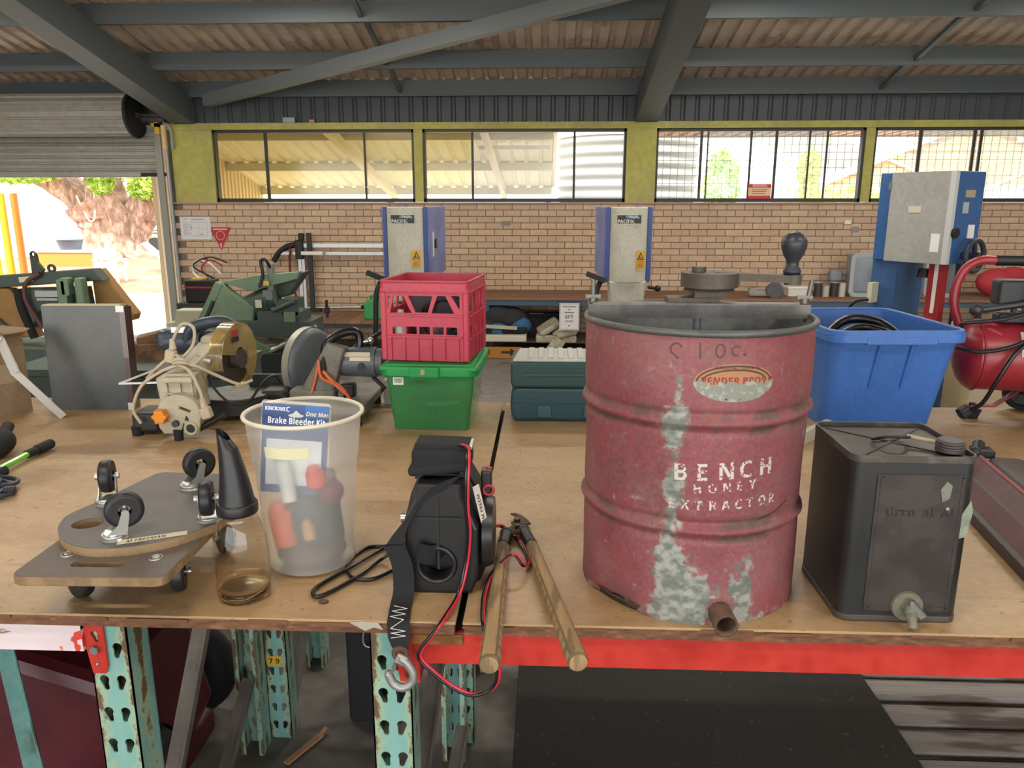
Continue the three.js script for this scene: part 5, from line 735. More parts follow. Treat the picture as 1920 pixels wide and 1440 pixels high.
{ // long rusty channel rails
  const wine = grimy(0x5a2e30, 0x33272a, 0.55, 0.8, 0.4), dk = grimy(0x2d2b2e, 0x4b3a38, 0.5, 0.7, 0.4), T = [1.145, BT, -1.62];
  const r = thing('steel_rail', 'stack of dark red and black steel channel rails beside the can', 'rail', T, -0.16);
  part(r, 'flange', rbox(0.022, 0.03, 0.95, 0.006, -0.115, 0.015, 0), dk); part(r, 'web', bar([-0.105, 0.028, -0.47], [-0.105, 0.028, 0.47], 0.05, 0.012, 0.75).translate(0.018, 0.012, 0), wine); part(r, 'rib', rbox(0.016, 0.018, 0.95, 0.005, -0.066, 0.052, 0), dk); part(r, 'web', bar([-0.04, 0.066, -0.47], [-0.04, 0.066, 0.47], 0.05, 0.012, 0.6).translate(0, 0.002, 0), wine); part(r, 'lip', rbox(0.014, 0.012, 0.95, 0.004, -0.016, 0.085, 0), mat(0x7a3032, 0.5)); part(r, 'top_flange', [rbox(0.11, 0.09, 0.95, 0.03, 0.052, 0.045, 0)], dk); part(r, 'end_lug', [rod([-0.02, 0.08, -0.47], [-0.0, 0.105, -0.52], 0.016), box(0.05, 0.02, 0.05, 0.0, 0.09, -0.49)], M.black);
}
{ // blue tub with a coil of hose
  const t = thing('blue_tub', 'large blue plastic tub holding coiled black hose', 'tub', [1.165, BT, -2.86], 0.06);
  const bl = grimy(0x3d72c2, 0x3262aa, 0.45, 0.5, 0.5);
  part(t, 'shell', frustum(0.40, 0.36, 0.44, 0.56, 0.345, 0.005, 0.04, 0.05), bl); part(t, 'rim', [rimRing(0.435, 0.555, 0.05, 0.018, 0.022, 0.345), rimRing(0.45, 0.568, 0.05, 0.012, 0.03, 0.328)], bl);
  for (const x of [-0.06, 0.05]) part(t, 'rib', [place(rbox(0.012, 0.19, 0.045, 0.005), x, 0.24, 0.235, 0.31, 0, 0)], bl); part(t, 'recess_panel', [place(rbox(0.24, 0.03, 0.02, 0.006), 0, 0.322, 0.288)], bl);
  const coil = []; for (let i = 0; i <= 150; i++) { const a = i / 150 * 2 * PI * 6.2, r = 0.125 + 0.015 * Math.sin(i * 0.23); coil.push([r * 1.15 * Math.cos(a), 0.02 + i * 0.0016 + 0.008 * Math.sin(a * 0.7), r * 1.0 * Math.sin(a)]); }
  const h = thing('hose_coil', 'coil of black hose inside the blue tub', 'hose', [1.165, BT + 0.006, -2.84]); part(h, 'hose', new THREE.TubeGeometry(curve(coil), 420, 0.017, 8), M.blackGloss); part(h, 'raised_loop', [tube([[-0.14, 0.24, 0.06], [-0.12, 0.29, -0.02], [-0.03, 0.335, -0.08], [0.07, 0.33, -0.06], [0.13, 0.28, 0.02], [0.15, 0.23, 0.1]], 0.017), tube([[-0.15, 0.24, 0.12], [-0.1, 0.29, 0.04], [0.0, 0.315, -0.02], [0.09, 0.295, 0.02], [0.15, 0.24, 0.12]], 0.015)], M.blackGloss);
  single('white_timber', [bar([0.62, BT + 0.02, -2.2], [0.98, BT + 0.02, -2.6], 0.02, 0.04)], mat(0xb9b4a8, 0.6), 'pale length of timber on the bench behind the drum', 'timber');
}
{ // portable air compressor
  const redP = grimy(0x9c2a36, 0x7b2630, 0.35, 0.5, 0.4), blk = grimy(0x23272d, 0x30343a, 0.5, 0.5, 0.3);
  const c = thing('air_compressor', 'red portable air compressor with black motor cover and wheels', 'air compressor', [1.83, BT, -2.74], -0.2);
  const tankR = 0.125, ty = 0.235, cap = (s) => place(lathe([[0.0001, 0.055], [0.05, 0.05], [0.09, 0.036], [0.115, 0.016], [tankR, 0]], 36), s * 0.30, ty, 0, 0, 0, s > 0 ? -PI / 2 : PI / 2);
  part(c, 'tank', [place(new THREE.CylinderGeometry(tankR, tankR, 0.6, 40, 1, true), 0, ty, 0, 0, 0, PI / 2), cap(-1), cap(1), torus(tankR + 0.001, 0.004, -0.29, ty, 0, 0, PI / 2)], redP);
  const cylPatch = (r, len, t0, t1, x) => { const g = new THREE.CylinderGeometry(r, r, len, 16, 1, true, t0, t1 - t0); return place(g, x, ty, 0, 0, 0, PI / 2); };
  const rating = printed(512, 256, (g, w, h) => { g.fillStyle = '#cfcbc6'; g.fillRect(0, 0, w, h); g.save(); g.translate(w / 2, h / 2); g.rotate(0); g.translate(-w / 2, -h / 2); g.fillStyle = '#6b6764'; g.font = 'bold 30px sans-serif'; g.fillText('WARNING  CAUTION', 60, 40); for (let i = 0; i < 11; i++) for (let k = 0; k < 3; k++) g.fillRect(20 + k * 165, 64 + i * 16, 120 + ((i * 31 + k * 17) % 30), 5); g.restore(); g.fillStyle = '#9c2a36'; g.fillRect(0, 150, 120, 24); }, 0.6);
  part(c, 'rating_label', [((g) => { const p = g.attributes.position, uv = g.attributes.uv; for (let i = 0; i < p.count; i++) uv.setXY(i, (p.getX(i) + 0.19) / 0.34, (p.getY(i) - 0.2) / 0.13); return g; })(place(new THREE.CylinderGeometry(tankR + 0.0015, tankR + 0.0015, 0.32, 16, 1, true, 0.15, 0.75), -0.02, ty, 0, 0, 0, PI / 2).rotateX(0))], rating);
  part(c, 'handle', [tube([[-0.34, 0.33, -0.03], [-0.37, 0.43, -0.03], [-0.355, 0.52, -0.03], [-0.31, 0.565, -0.03], [-0.24, 0.57, -0.03]], 0.016)], redP); part(c, 'handle_grip', rod([-0.25, 0.57, -0.03], [-0.14, 0.57, -0.03], 0.019), M.black); part(c, 'handle_stem', rod([-0.26, 0.28, -0.03], [-0.345, 0.35, -0.03], 0.014), redP);
  part(c, 'motor', [place(new THREE.CylinderGeometry(0.085, 0.085, 0.3, 32), 0.06, 0.53, 0.02, 0, 0, PI / 2), place(new THREE.SphereGeometry(0.085, 24, 12).scale(0.5, 1, 1), -0.09, 0.53, 0.02), cyl(0.03, 0.035, 0.02, -0.135, 0.52, 0.02, 0, 0, PI / 2)], blk);
  part(c, 'motor_cover', [rbox(0.34, 0.2, 0.2, 0.04, 0.12, 0.43, 0.04), rbox(0.3, 0.1, 0.17, 0.03, 0.14, 0.32, 0.05)], blk); part(c, 'pump_head', [rbox(0.1, 0.14, 0.11, 0.012, -0.1, 0.42, 0.02), ...[0, 1, 2, 3, 4].map((i) => box(0.115, 0.006, 0.125, -0.1, 0.375 + i * 0.018, 0.02))], mat(0xa09d96, 0.5, { metalness: 0.5 })); part(c, 'pump_foot', [rbox(0.1, 0.04, 0.12, 0.01, -0.1, 0.34, 0.03), rbox(0.07, 0.035, 0.08, 0.01, -0.05, 0.36, 0.07)], redP);
  part(c, 'pressure_switch', [rbox(0.11, 0.09, 0.09, 0.012, -0.19, 0.46, -0.02), rbox(0.09, 0.03, 0.07, 0.006, -0.2, 0.375, 0.02)], blk); part(c, 'regulator', [rod([-0.3, 0.4, 0.03], [-0.12, 0.435, 0.04], 0.012), sph(0.022, -0.31, 0.4, 0.03), rod([-0.22, 0.37, 0.04], [-0.14, 0.37, 0.04], 0.008)], M.darkSteel);
  part(c, 'outlet_stub', rod([-0.29, 0.345, 0.05], [-0.235, 0.32, 0.085], 0.015), redP);
  part(c, 'power_lead', tube([[-0.1, 0.36, 0.11], [-0.2, 0.28, 0.145], [-0.25, 0.18, 0.15], [-0.28, 0.09, 0.13], [-0.31, 0.055, 0.11]], 0.0075), M.blackGloss); part(c, 'plug', [rbox(0.045, 0.04, 0.035, 0.01, -0.325, 0.045, 0.1, 0, 0.3, 0.6)], M.black); part(c, 'air_hose', [tube([[-0.12, 0.42, 0.08], [-0.24, 0.38, 0.1], [-0.36, 0.36, 0.09], [-0.36, 0.34, 0.06]], 0.007), tube([[-0.1, 0.4, 0.1], [-0.18, 0.31, 0.13], [-0.3, 0.27, 0.14], [-0.38, 0.275, 0.1]], 0.007)], M.black);
  part(c, 'foot_bracket', [bar([-0.29, 0.045, 0], [-0.2, 0.05, 0], 0.03, 0.006), bar([-0.2, 0.05, 0], [-0.12, 0.12, 0], 0.03, 0.006)], redP); part(c, 'rubber_foot', [cyl(0.032, 0.022, 0.03, -0.27, 0.017, 0), cyl(0.012, 0.012, 0.02, -0.27, 0.045, 0)], M.rubber);
  for (const z of [0.17, -0.17]) { const w = part(c, 'wheel', [lathe([[0.05, -0.016], [0.066, -0.018], [0.07, -0.01], [0.071, 0], [0.07, 0.01], [0.066, 0.018], [0.05, 0.016], [0.05, -0.016]], 36).rotateX(PI / 2).translate(-0.05, 0.071, z)], M.rubber); part(w, 'hub', [disc(0.05, 0.014, -0.05, 0.071, z, PI / 2), disc(0.014, 0.03, -0.05, 0.071, z, PI / 2), ...[0, 1, 2].map((i) => place(box(0.09, 0.01, 0.018), -0.05, 0.071, z, 0, 0, i * PI / 3))], M.black); part(w, 'axle_nut', disc(0.008, 0.036, -0.05, 0.071, z, PI / 2), M.steel); }
  part(c, 'wheel_bracket', [bar([-0.05, 0.071, -0.17], [-0.05, 0.071, 0.17], 0.014, 0.014), box(0.05, 0.07, 0.03, -0.05, 0.12, 0.09), box(0.05, 0.07, 0.03, -0.05, 0.12, -0.09)], redP);
}

// ---------- on the bench: crates, cases, saws ----------
{
  const greenT = phys(0x86e0a4, 0.12, { transmission: 0.82, thickness: 0, ior: 1.4, side: THREE.DoubleSide }), lidG = mat(0x129348, 0.38);
  const t = thing('green_tub', 'translucent green storage tub with lid under the red crate', 'tub', [-0.388, BT, -2.70], -0.03);
  part(t, 'shell', frustum(0.262, 0.30, 0.31, 0.35, 0.212, 0.0025, 0.02, 0.03), greenT);
  part(t, 'lid', [rbox(0.335, 0.018, 0.375, 0.008, 0, 0.222, 0), rbox(0.30, 0.01, 0.34, 0.004, 0, 0.231, 0)], lidG); part(t, 'lid_skirt', rimRing(0.312, 0.352, 0.03, 0.013, 0.026, 0.209), lidG); part(t, 'latch', [rbox(0.1, 0.036, 0.012, 0.004, -0.01, 0.214, 0.195)], lidG); part(t, 'sticker', [rbox(0.014, 0.018, 0.002, 0.0008, -0.015, 0.216, 0.2021)], mat(0xb29a72, 0.7));
  part(t, 'barcode', [panel(0.036, 0.027, -0.105, 0.178, 0.1735)], printed(128, 96, (c, w, h) => { c.fillStyle = '#e3e6e1'; c.fillRect(0, 0, w, h); c.fillStyle = '#222'; for (let i = 0; i < 22; i++) c.fillRect(16 + i * 4.4, 18, (i * 7) % 3 + 1, 56); }, 0.6));
  const dr = thing('cordless_drill', 'dark cordless drill inside the green tub', 'drill', [-0.42, BT + 0.004, -2.69]); part(dr, 'body', [rbox(0.12, 0.035, 0.05, 0.012, 0.02, 0.11, 0, 0, 0, -0.2), rbox(0.03, 0.09, 0.04, 0.012, 0.03, 0.06, 0)], M.black); part(dr, 'chuck', rod([-0.04, 0.125, 0], [-0.075, 0.132, 0], 0.014), M.black);
  const jk = thing('junk_pile', 'dark parts heaped in the bottom of the green tub', 'parts', [-0.388, BT + 0.003, -2.7]); seed = 321; const js = []; for (let i = 0; i < 26; i++) js.push(rbox(rnd(0.03, 0.08), rnd(0.015, 0.04), rnd(0.03, 0.07), 0.006, rnd(-0.085, 0.085), 0.035 + rnd(0.035), rnd(-0.09, 0.09), rnd(-0.4, 0.4), rnd(3), rnd(-0.4, 0.4))); const jp = part(jk, 'loose_parts', js, mat(0x2c3b33, 0.7)); jp.userData.kind = 'stuff'; part(jk, 'yellow_strip', box(0.12, 0.01, 0.03, 0.03, 0.075, 0.08, 0, 0.3), mat(0xb8a23c, 0.6));
}
{ // red milk crate
  const cr = thing('milk_crate', 'red plastic milk crate standing on the green tub', 'crate', [-0.392, BT + 0.2365, -2.715], -0.11);
  const pl = grimy(0xc23a52, 0xb2334a, 0.42, 0.5, 0.4);
  const w = 0.29, h = 0.275, holes = () => [
    [[-0.12, 0.168], [-0.044, 0.168], [-0.072, 0.226], [-0.106, 0.226]], [[-0.03, 0.17], [0.012, 0.17], [0.03, 0.227], [-0.056, 0.227]], [[0.024, 0.168], [0.104, 0.168], [0.074, 0.228], [0.046, 0.228]], [[-0.127, 0.178], [-0.118, 0.226], [-0.127, 0.226]], [[0.122, 0.182], [0.122, 0.229], [0.092, 0.229]],
    ...[-0.094, -0.047, 0.0, 0.047, 0.094].map((x) => [[x - 0.019, 0.096], [x + 0.019, 0.096], [x + 0.019, 0.122], [x - 0.019, 0.122]])];
  const side = (...t) => ext([[-w / 2 + 0.006, 0.006], [w / 2 - 0.006, 0.006], [w / 2, h], [-w / 2, h]], 0.006, { holes: holes() }, ...t);
  part(cr, 'front_panel', side(0, 0, 0.147), pl); part(cr, 'back_panel', side(0, 0, -0.147), pl); part(cr, 'side_panel', side(0.147, 0, 0, 0, PI / 2, 0), pl); part(cr, 'side_panel', side(-0.147, 0, 0, 0, PI / 2, 0), pl);
  part(cr, 'rim', [rimRing(0.292, 0.292, 0.008, 0.01, 0.006, 0.275), rimRing(0.292, 0.292, 0.008, 0.008, 0.03, 0.255), rimRing(0.292, 0.292, 0.008, 0.012, 0.005, 0.24)], pl);
  const corner = []; for (const sx of [-1, 1]) for (const sz of [-1, 1]) corner.push(rbox(0.022, 0.25, 0.022, 0.006, sx * 0.143, 0.128, sz * 0.143)); corner.forEach((g) => part(cr, 'corner_post', g, pl));
  for (const x of [-0.118, -0.07, -0.0235, 0.0235, 0.07, 0.118]) part(cr, 'rib', [box(0.004, 0.085, 0.008, x, 0.048, 0.153)], pl);
  part(cr, 'rail', [box(0.26, 0.006, 0.01, 0, 0.088, 0.153)], pl); part(cr, 'rail', [box(0.27, 0.005, 0.008, 0, 0.162, 0.152)], pl); part(cr, 'rail', [box(0.01, 0.006, 0.27, 0.154, 0.08, 0)], pl); part(cr, 'rail', [box(0.01, 0.006, 0.27, 0.154, 0.16, 0)], pl);
  for (const z of [-0.09, -0.03, 0.03, 0.09]) part(cr, 'rib', [box(0.008, 0.23, 0.004, 0.153, 0.125, z)], pl);
  const grid = []; for (let i = 0; i < 7; i++) { grid.push(box(0.28, 0.008, 0.008, 0, 0.01, -0.12 + i * 0.04), box(0.008, 0.008, 0.28, -0.12 + i * 0.04, 0.01, 0)); } part(cr, 'floor_grid', grid, pl); part(cr, 'base_skirt', rimRing(0.26, 0.26, 0.01, 0.008, 0.016, 0.008), pl);
  const tp = thing('tyre', 'dark rubber ring lying in the red crate', 'rubber ring', [-0.39, BT + 0.252, -2.71]); part(tp, 'ring', torus(0.085, 0.022, 0, 0.025, 0.02, PI / 2), M.rubber); part(tp, 'upright_ring', torus(0.07, 0.012, 0.03, 0.12, 0.02, 0.1), M.rubber); part(tp, 'hub', cyl(0.05, 0.06, 0.07, 0.0, 0.06, -0.02), mat(0x4a4a4c, 0.5)); const gc = thing('machine_casing', 'dark grey machine casing standing at the back of the red crate', 'casing', [-0.378, BT + 0.254, -2.832], -0.11); part(gc, 'casing', rbox(0.24, 0.2, 0.036, 0.015, 0, 0.1, 0), mat(0x44444a, 0.7)); part(gc, 'ring', torus(0.06, 0.005, 0.03, 0.12, 0.018), mat(0x2c2c30, 0.6));
  single('grey_bottle', [cyl(0.021, 0.022, 0.12, -0.496, BT + 0.322, -2.605), cyl(0.01, 0.017, 0.03, -0.496, BT + 0.397, -2.605)], mat(0x9fa5a3, 0.4), 'small grey bottle inside the red crate', 'bottle');
}
{ // two tool cases
  const g1 = mat(0x2d5059, 0.5), g2 = mat(0x2b4a4a, 0.52), top = grimy(0xaeb4ae, 0xc8cbc6, 0.35, 0.6, 0.2);
  const a = thing('tool_case', 'lower blue green plastic tool case with two latches', 'tool case', [0.085, BT, -2.795], 0, 'stacked tool cases');
  part(a, 'shell', [ext([[-0.19, 0], [0.19, 0], [0.204, 0.018], [0.208, 0.06], [0.204, 0.108], [0.185, 0.125], [-0.185, 0.125], [-0.204, 0.108], [-0.208, 0.06], [-0.204, 0.018]], 0.25, { bevel: 0.014 })], g1); part(a, 'seam', box(0.404, 0.003, 0.2505, 0, 0.066, 0), mat(0x1f3a42, 0.6)); for (const x of [-0.085, 0.08]) part(a, 'latch', rbox(0.05, 0.044, 0.016, 0.004, x, 0.038, 0.126), mat(0x3a626c, 0.45)); part(a, 'recess', rbox(0.05, 0.034, 0.012, 0.004, -0.145, 0.098, 0.12), g1); part(a, 'hinge_rib', [box(0.004, 0.05, 0.01, -0.16, 0.03, 0.123), box(0.004, 0.05, 0.01, -0.15, 0.03, 0.123), box(0.004, 0.05, 0.01, -0.14, 0.03, 0.123)], g1);
  const b = thing('tool_case', 'upper dark green plastic tool case with pale ribbed lid', 'tool case', [0.085, BT + 0.125, -2.79], 0, 'stacked tool cases');
  part(b, 'shell', [ext([[-0.2, 0], [0.2, 0], [0.206, 0.02], [0.206, 0.085], [0.19, 0.095], [-0.19, 0.095], [-0.206, 0.085], [-0.206, 0.02]], 0.25, { bevel: 0.01 })], g2); part(b, 'seam', [box(0.33, 0.006, 0.012, 0.0, 0.05, 0.125), box(0.33, 0.004, 0.012, 0, 0.08, 0.125)], mat(0x355c5c, 0.5));
  part(b, 'lid_panel', [ext([[-0.198, -0.118], [-0.18, 0.11], [0.198, 0.11], [0.198, -0.118]], 0.006, { bevel: 0.001 }, 0, 0.098, 0, -PI / 2)], top); for (let i = 0; i < 9; i++) part(b, 'tread', rbox(0.02, 0.006, 0.19, 0.002, -0.135 + i * 0.036, 0.1035, -0.005), top);
}
single('black_slab', [box(0.302, 0.395, 0.05, 0, 0.1975, 0)], phys(0x4a4f4d, 0.4, { clearcoat: 0.6, clearcoatRoughness: 0.25, map: grimeTex([150, 156, 152], [190, 190, 182], 0.25, 0.6, 977) }), 'black slab wrapped in clear plastic standing on edge', 'packaged slab');
{
  const o = scene.getObjectByName('black_slab'); o.position.set(-1.722, BT, -2.785); o.rotation.set(-0.03, 0.04, 0);
  part(o, 'top_edge', box(0.29, 0.004, 0.046, -0.003, 0.397, 0), mat(0xb3ab82, 0.6)); part(o, 'plastic_seam', [box(0.02, 0.39, 0.052, 0.149, 0.197, 0.0)], phys(0x8b5a5e, 0.3, { clearcoat: 0.8, map: grimeTex([120, 118, 116], [110, 52, 56], 0.04, 1.0, 983) })); part(o, 'wrap_fold', [place(box(0.03, 0.024, 0.003), 0.142, 0.384, 0.0265), place(box(0.024, 0.03, 0.003), 0.15, 0.012, 0.0265)], phys(0xc5c6c4, 0.2, { clearcoat: 1 }));
}
{ // cardboard box with a plastic strip leaning on it
  const cb = grimy(0x9a8468, 0x86725a, 0.85, 0.5, 0.4), b = thing('cardboard_box', 'open cardboard box with torn tape at the bench end', 'cardboard box', [-2.165, BT, -2.70], -0.36);
  part(b, 'side', box(0.40, 0.29, 0.005, 0, 0.145, 0.11), cb); part(b, 'side', box(0.40, 0.29, 0.005, 0, 0.145, -0.11), cb); part(b, 'end', box(0.005, 0.29, 0.22, 0.2, 0.145, 0), cb); part(b, 'end', box(0.005, 0.29, 0.22, -0.2, 0.145, 0), cb); part(b, 'base', box(0.4, 0.005, 0.22, 0, 0.003, 0), cb); part(b, 'flap', [bar([0.2, 0.29, -0.0], [0.24, 0.31, 0.0], 0.21, 0.004)], cb); part(b, 'flap', [bar([0, 0.29, -0.11], [0, 0.31, -0.15], 0.39, 0.004)], cb);
  part(b, 'tape', [box(0.006, 0.1, 0.06, 0.2005, 0.2, 0.02), box(0.006, 0.07, 0.12, 0.2003, 0.16, -0.02)], mat(0xa8977e, 0.35)); part(b, 'shipping_label', [panel(0.045, 0.06, 0.2035, 0.055, 0.035, 0, PI / 2, 0)], printed(96, 128, (c, w, h) => { c.fillStyle = '#b9b3a6'; c.fillRect(0, 0, w, h); c.fillStyle = '#55504a'; c.fillRect(8, 8, 80, 22); for (let i = 0; i < 8; i++) c.fillRect(8, 40 + i * 10, 80 - (i % 3) * 14, 4); }, 0.7));
  const st = thing('plastic_strip', 'bent white plastic strip leaning on the cardboard box', 'strip', [0, 0, 0]); part(st, 'upper_run', bar([-1.925, 1.425, -2.60], [-1.872, 1.31, -2.58], 0.006, 0.045), mat(0xb9b8b2, 0.5)); part(st, 'lower_run', bar([-1.875, 1.315, -2.58], [-1.76, 1.135, -2.64], 0.006, 0.026), mat(0xb9b8b2, 0.5)); part(st, 'top_fold', bar([-1.96, 1.415, -2.58], [-1.915, 1.435, -2.60], 0.03, 0.012), mat(0xb9b8b2, 0.5));
}
{ // drop saw, seen from behind
  const s = thing('mitre_saw', 'cream and navy mitre saw with yellowed blade guard', 'mitre saw', [-1.21, BT, -2.55], 0.02);
  const cr = grimy(0xbdb59d, 0x9f967e, 0.5, 0.5, 0.12), navy = grimy(0x2c3a4c, 0x3d4855, 0.4, 0.5, 0.2), dk = grimy(0x22262b, 0x3a3a3a, 0.5, 0.6, 0.2);
  part(s, 'base_table', [place(new THREE.CylinderGeometry(0.135, 0.14, 0.05, 40), 0.07, 0.05, -0.19), box(0.46, 0.05, 0.12, 0.03, 0.05, -0.22)], dk); part(s, 'table_plate', [disc(0.125, 0.006, 0.07, 0.079, -0.18)], grimy(0x6d6c68, 0x4a4744, 0.45, 0.6, 0.2, { metalness: 0.6 }));
  part(s, 'fence', [box(0.17, 0.075, 0.02, 0.165, 0.09, -0.29), box(0.18, 0.07, 0.02, -0.12, 0.1, -0.15)], dk); part(s, 'base_end', [rbox(0.09, 0.085, 0.16, 0.012, 0.21, 0.05, -0.24), rbox(0.09, 0.07, 0.12, 0.015, -0.14, 0.045, 0.05)], dk);
  part(s, 'foot', [cyl(0.016, 0.014, 0.035, -0.005, 0.018, 0.155)], M.rubber); part(s, 'foot', [cyl(0.02, 0.018, 0.03, -0.17, 0.016, 0.1)], M.rubber); part(s, 'foot', cyl(0.016, 0.014, 0.03, 0.2, 0.015, -0.2), M.rubber); part(s, 'foot', cyl(0.016, 0.014, 0.03, -0.1, 0.015, -0.25), M.rubber);
  part(s, 'pivot_housing', [ext([[-0.075, 0.09], [-0.085, 0.2], [-0.06, 0.215], [0.055, 0.218], [0.045, 0.13], [0.05, 0.09]], 0.11, { bevel: 0.008 }, 0, 0, 0.06), rbox(0.1, 0.02, 0.08, 0.006, 0.0, 0.2, 0.1)], cr); for (const x of [-0.045, 0.0, 0.04]) part(s, 'housing_rib', [box(0.005, 0.06, 0.012, x, 0.155, 0.118)], cr); part(s, 'housing_rib', box(0.11, 0.005, 0.012, -0.01, 0.15, 0.118), cr);
  const arcp = []; for (let i = 0; i <= 16; i++) { const a = PI * i / 16; arcp.push([0.075 * Math.cos(a), 0.03 + 0.075 * Math.sin(a)]); }
  part(s, 'bevel_plate', [ext([[0.06, -0.0], ...arcp.map(([x, y]) => [x, y + 0.03]), [-0.07, 0.02], [-0.055, 0.0]], 0.035, { bevel: 0.005, holes: [[[0.005, 0.095], [0.04, 0.08], [0.036, 0.073], [0.004, 0.086]]] }, 0.0, 0.02, 0.135), place(new THREE.TorusGeometry(0.019, 0.005, 8, 24), 0.038, 0.04, 0.155)], cr); part(s, 'bevel_hole', [disc(0.016, 0.006, 0.038, 0.04, 0.152, PI / 2), ext([[0.0, 0], [0.016, 0.002], [0.01, 0.03]], 0.004, {}, 0.005, 0.03, 0.1535), ext([[0, 0], [0.014, 0], [0.006, 0.016]], 0.004, {}, 0.02, 0.068, 0.1535)], M.black); part(s, 'pivot_bolt', disc(0.011, 0.03, -0.01, 0.058, 0.15, PI / 2), M.darkSteel);
  const lobes = []; for (let i = 0; i < 48; i++) { const a = i / 48 * 2 * PI, r = 0.023 + 0.003 * Math.cos(a * 6); lobes.push([r * Math.cos(a), r * Math.sin(a)]); } part(s, 'clamp_knob', ext(lobes, 0.03, { bevel: 0.005 }, -0.052, 0.085, 0.17), M.orange, 'orange lobed clamp knob');
  part(s, 'arm', [bar([0.0, 0.21, 0.04], [0.06, 0.29, -0.1], 0.08, 0.06), rbox(0.1, 0.09, 0.1, 0.02, 0.05, 0.27, -0.1)], cr); part(s, 'arm_bolt', rod([0.02, 0.25, 0.02], [0.07, 0.24, 0.02], 0.012), M.alu);
  part(s, 'motor', [place(new THREE.CylinderGeometry(0.05, 0.052, 0.13, 28), -0.09, 0.28, -0.16, 0, 0, PI / 2), rbox(0.06, 0.07, 0.08, 0.02, -0.16, 0.285, -0.16)], navy); part(s, 'motor_label', box(0.09, 0.02, 0.002, -0.08, 0.325, -0.12), M.alu);
  part(s, 'handle', [tube([[-0.08, 0.27, -0.13], [-0.05, 0.33, -0.12], [0.01, 0.352, -0.13], [0.07, 0.345, -0.16], [0.1, 0.3, -0.2]], 0.021), rbox(0.11, 0.06, 0.05, 0.02, 0.03, 0.285, -0.15, 0, 0, -0.2)], navy);
  part(s, 'guard_plate', [ext([[0.0, 0.17], [0.03, 0.3], [0.1, 0.31], [0.13, 0.22], [0.07, 0.17]], 0.02, { bevel: 0.004 }, 0.0, 0.0, -0.12, 0, 0.5, 0)], mat(0xb3b0ad, 0.5));
  const guardShape = new THREE.Shape(); guardShape.absarc(0, 0, 0.118, -1.0, PI - 0.2, false); guardShape.absarc(0, 0, 0.03, PI - 0.2, -1.0, true);
  const inGuard = (g) => place(g, 0.105, 0.24, -0.09, 0, 1.42, 0);
  part(s, 'blade_guard', [ext(guardShape, 0.004, {}, 0, 0, 0.024), ext(guardShape, 0.004, {}, 0, 0, -0.024), place(new THREE.CylinderGeometry(0.119, 0.119, 0.05, 40, 1, true, 0, 5), 0, 0, 0, PI / 2, 0, 0)].map(inGuard), phys(0xf0e0aa, 0.15, { transmission: 0.85, thickness: 0, side: THREE.DoubleSide })); part(s, 'blade', [inGuard(place(new THREE.CylinderGeometry(0.1, 0.1, 0.003, 48), 0, -0.01, 0, PI / 2, 0, 0))], mat(0x5c5650, 0.4, { metalness: 0.7 }));
  part(s, 'guard_sticker', [inGuard(place(box(0.045, 0.022, 0.002), -0.03, 0.085, 0.028))], M.red); part(s, 'guard_sticker', [inGuard(place(box(0.045, 0.018, 0.002), -0.03, 0.063, 0.028))], M.black); part(s, 'arbor', inGuard(disc(0.034, 0.03, 0, -0.012, 0.018, PI / 2)), mat(0x3b342f, 0.6));
  const cord = mat(0xb9ac92, 0.55); part(s, 'cord', [tube([[-0.14, 0.05, 0.13], [-0.16, 0.1, 0.13], [-0.12, 0.18, 0.14], [-0.06, 0.225, 0.12], [0.0, 0.25, 0.1], [-0.04, 0.27, 0.06], [-0.09, 0.23, 0.08], [-0.11, 0.2, 0.12]], 0.0055), tube([[0.0, 0.25, 0.1], [0.05, 0.24, 0.1], [0.1, 0.2, 0.06], [0.16, 0.16, 0.02], [0.19, 0.165, -0.02]], 0.0055), tube([[-0.02, 0.25, 0.1], [0.04, 0.23, 0.13], [0.075, 0.17, 0.145], [0.085, 0.13, 0.15]], 0.0055), tube([[-0.03, 0.25, 0.08], [-0.06, 0.3, 0.02], [-0.04, 0.36, -0.02], [0.0, 0.35, -0.02], [0.02, 0.3, 0.04], [-0.01, 0.255, 0.08]], 0.0055)], cord); part(s, 'cord_band', [torus(0.022, 0.006, 0, 0.248, 0.1, 0.6), torus(0.026, 0.005, 0.005, 0.243, 0.1, 1.0)], cord);
  part(s, 'plug', [rbox(0.036, 0.04, 0.03, 0.008, 0.095, 0.095, 0.155, 0, 0, 0.3), cyl(0.009, 0.012, 0.035, 0.086, 0.125, 0.15, 0, 0, 0.2)], cord); part(s, 'socket_end', [rbox(0.035, 0.045, 0.03, 0.008, -0.05, 0.265, 0.06, 0, 0, -0.2), cyl(0.007, 0.012, 0.035, -0.045, 0.305, 0.05)], cord); part(s, 'clamp_rod', [rod([0.06, 0.035, 0.13], [0.15, 0.085, 0.14], 0.011)], M.blackGloss); part(s, 'hold_bar', [bar([-0.26, 0.16, 0.02], [-0.15, 0.2, -0.04], 0.006, 0.006), bar([-0.26, 0.16, 0.02], [-0.1, 0.165, 0.02], 0.006, 0.006)], M.alu);
  part(s, 'lead', tube([[0.03, 0.22, 0.0], [0.08, 0.15, 0.04], [0.14, 0.105, 0.06], [0.19, 0.1, 0.03], [0.215, 0.15, -0.05], [0.235, 0.16, -0.12], [0.24, 0.12, -0.17]], 0.0045), M.black);
}
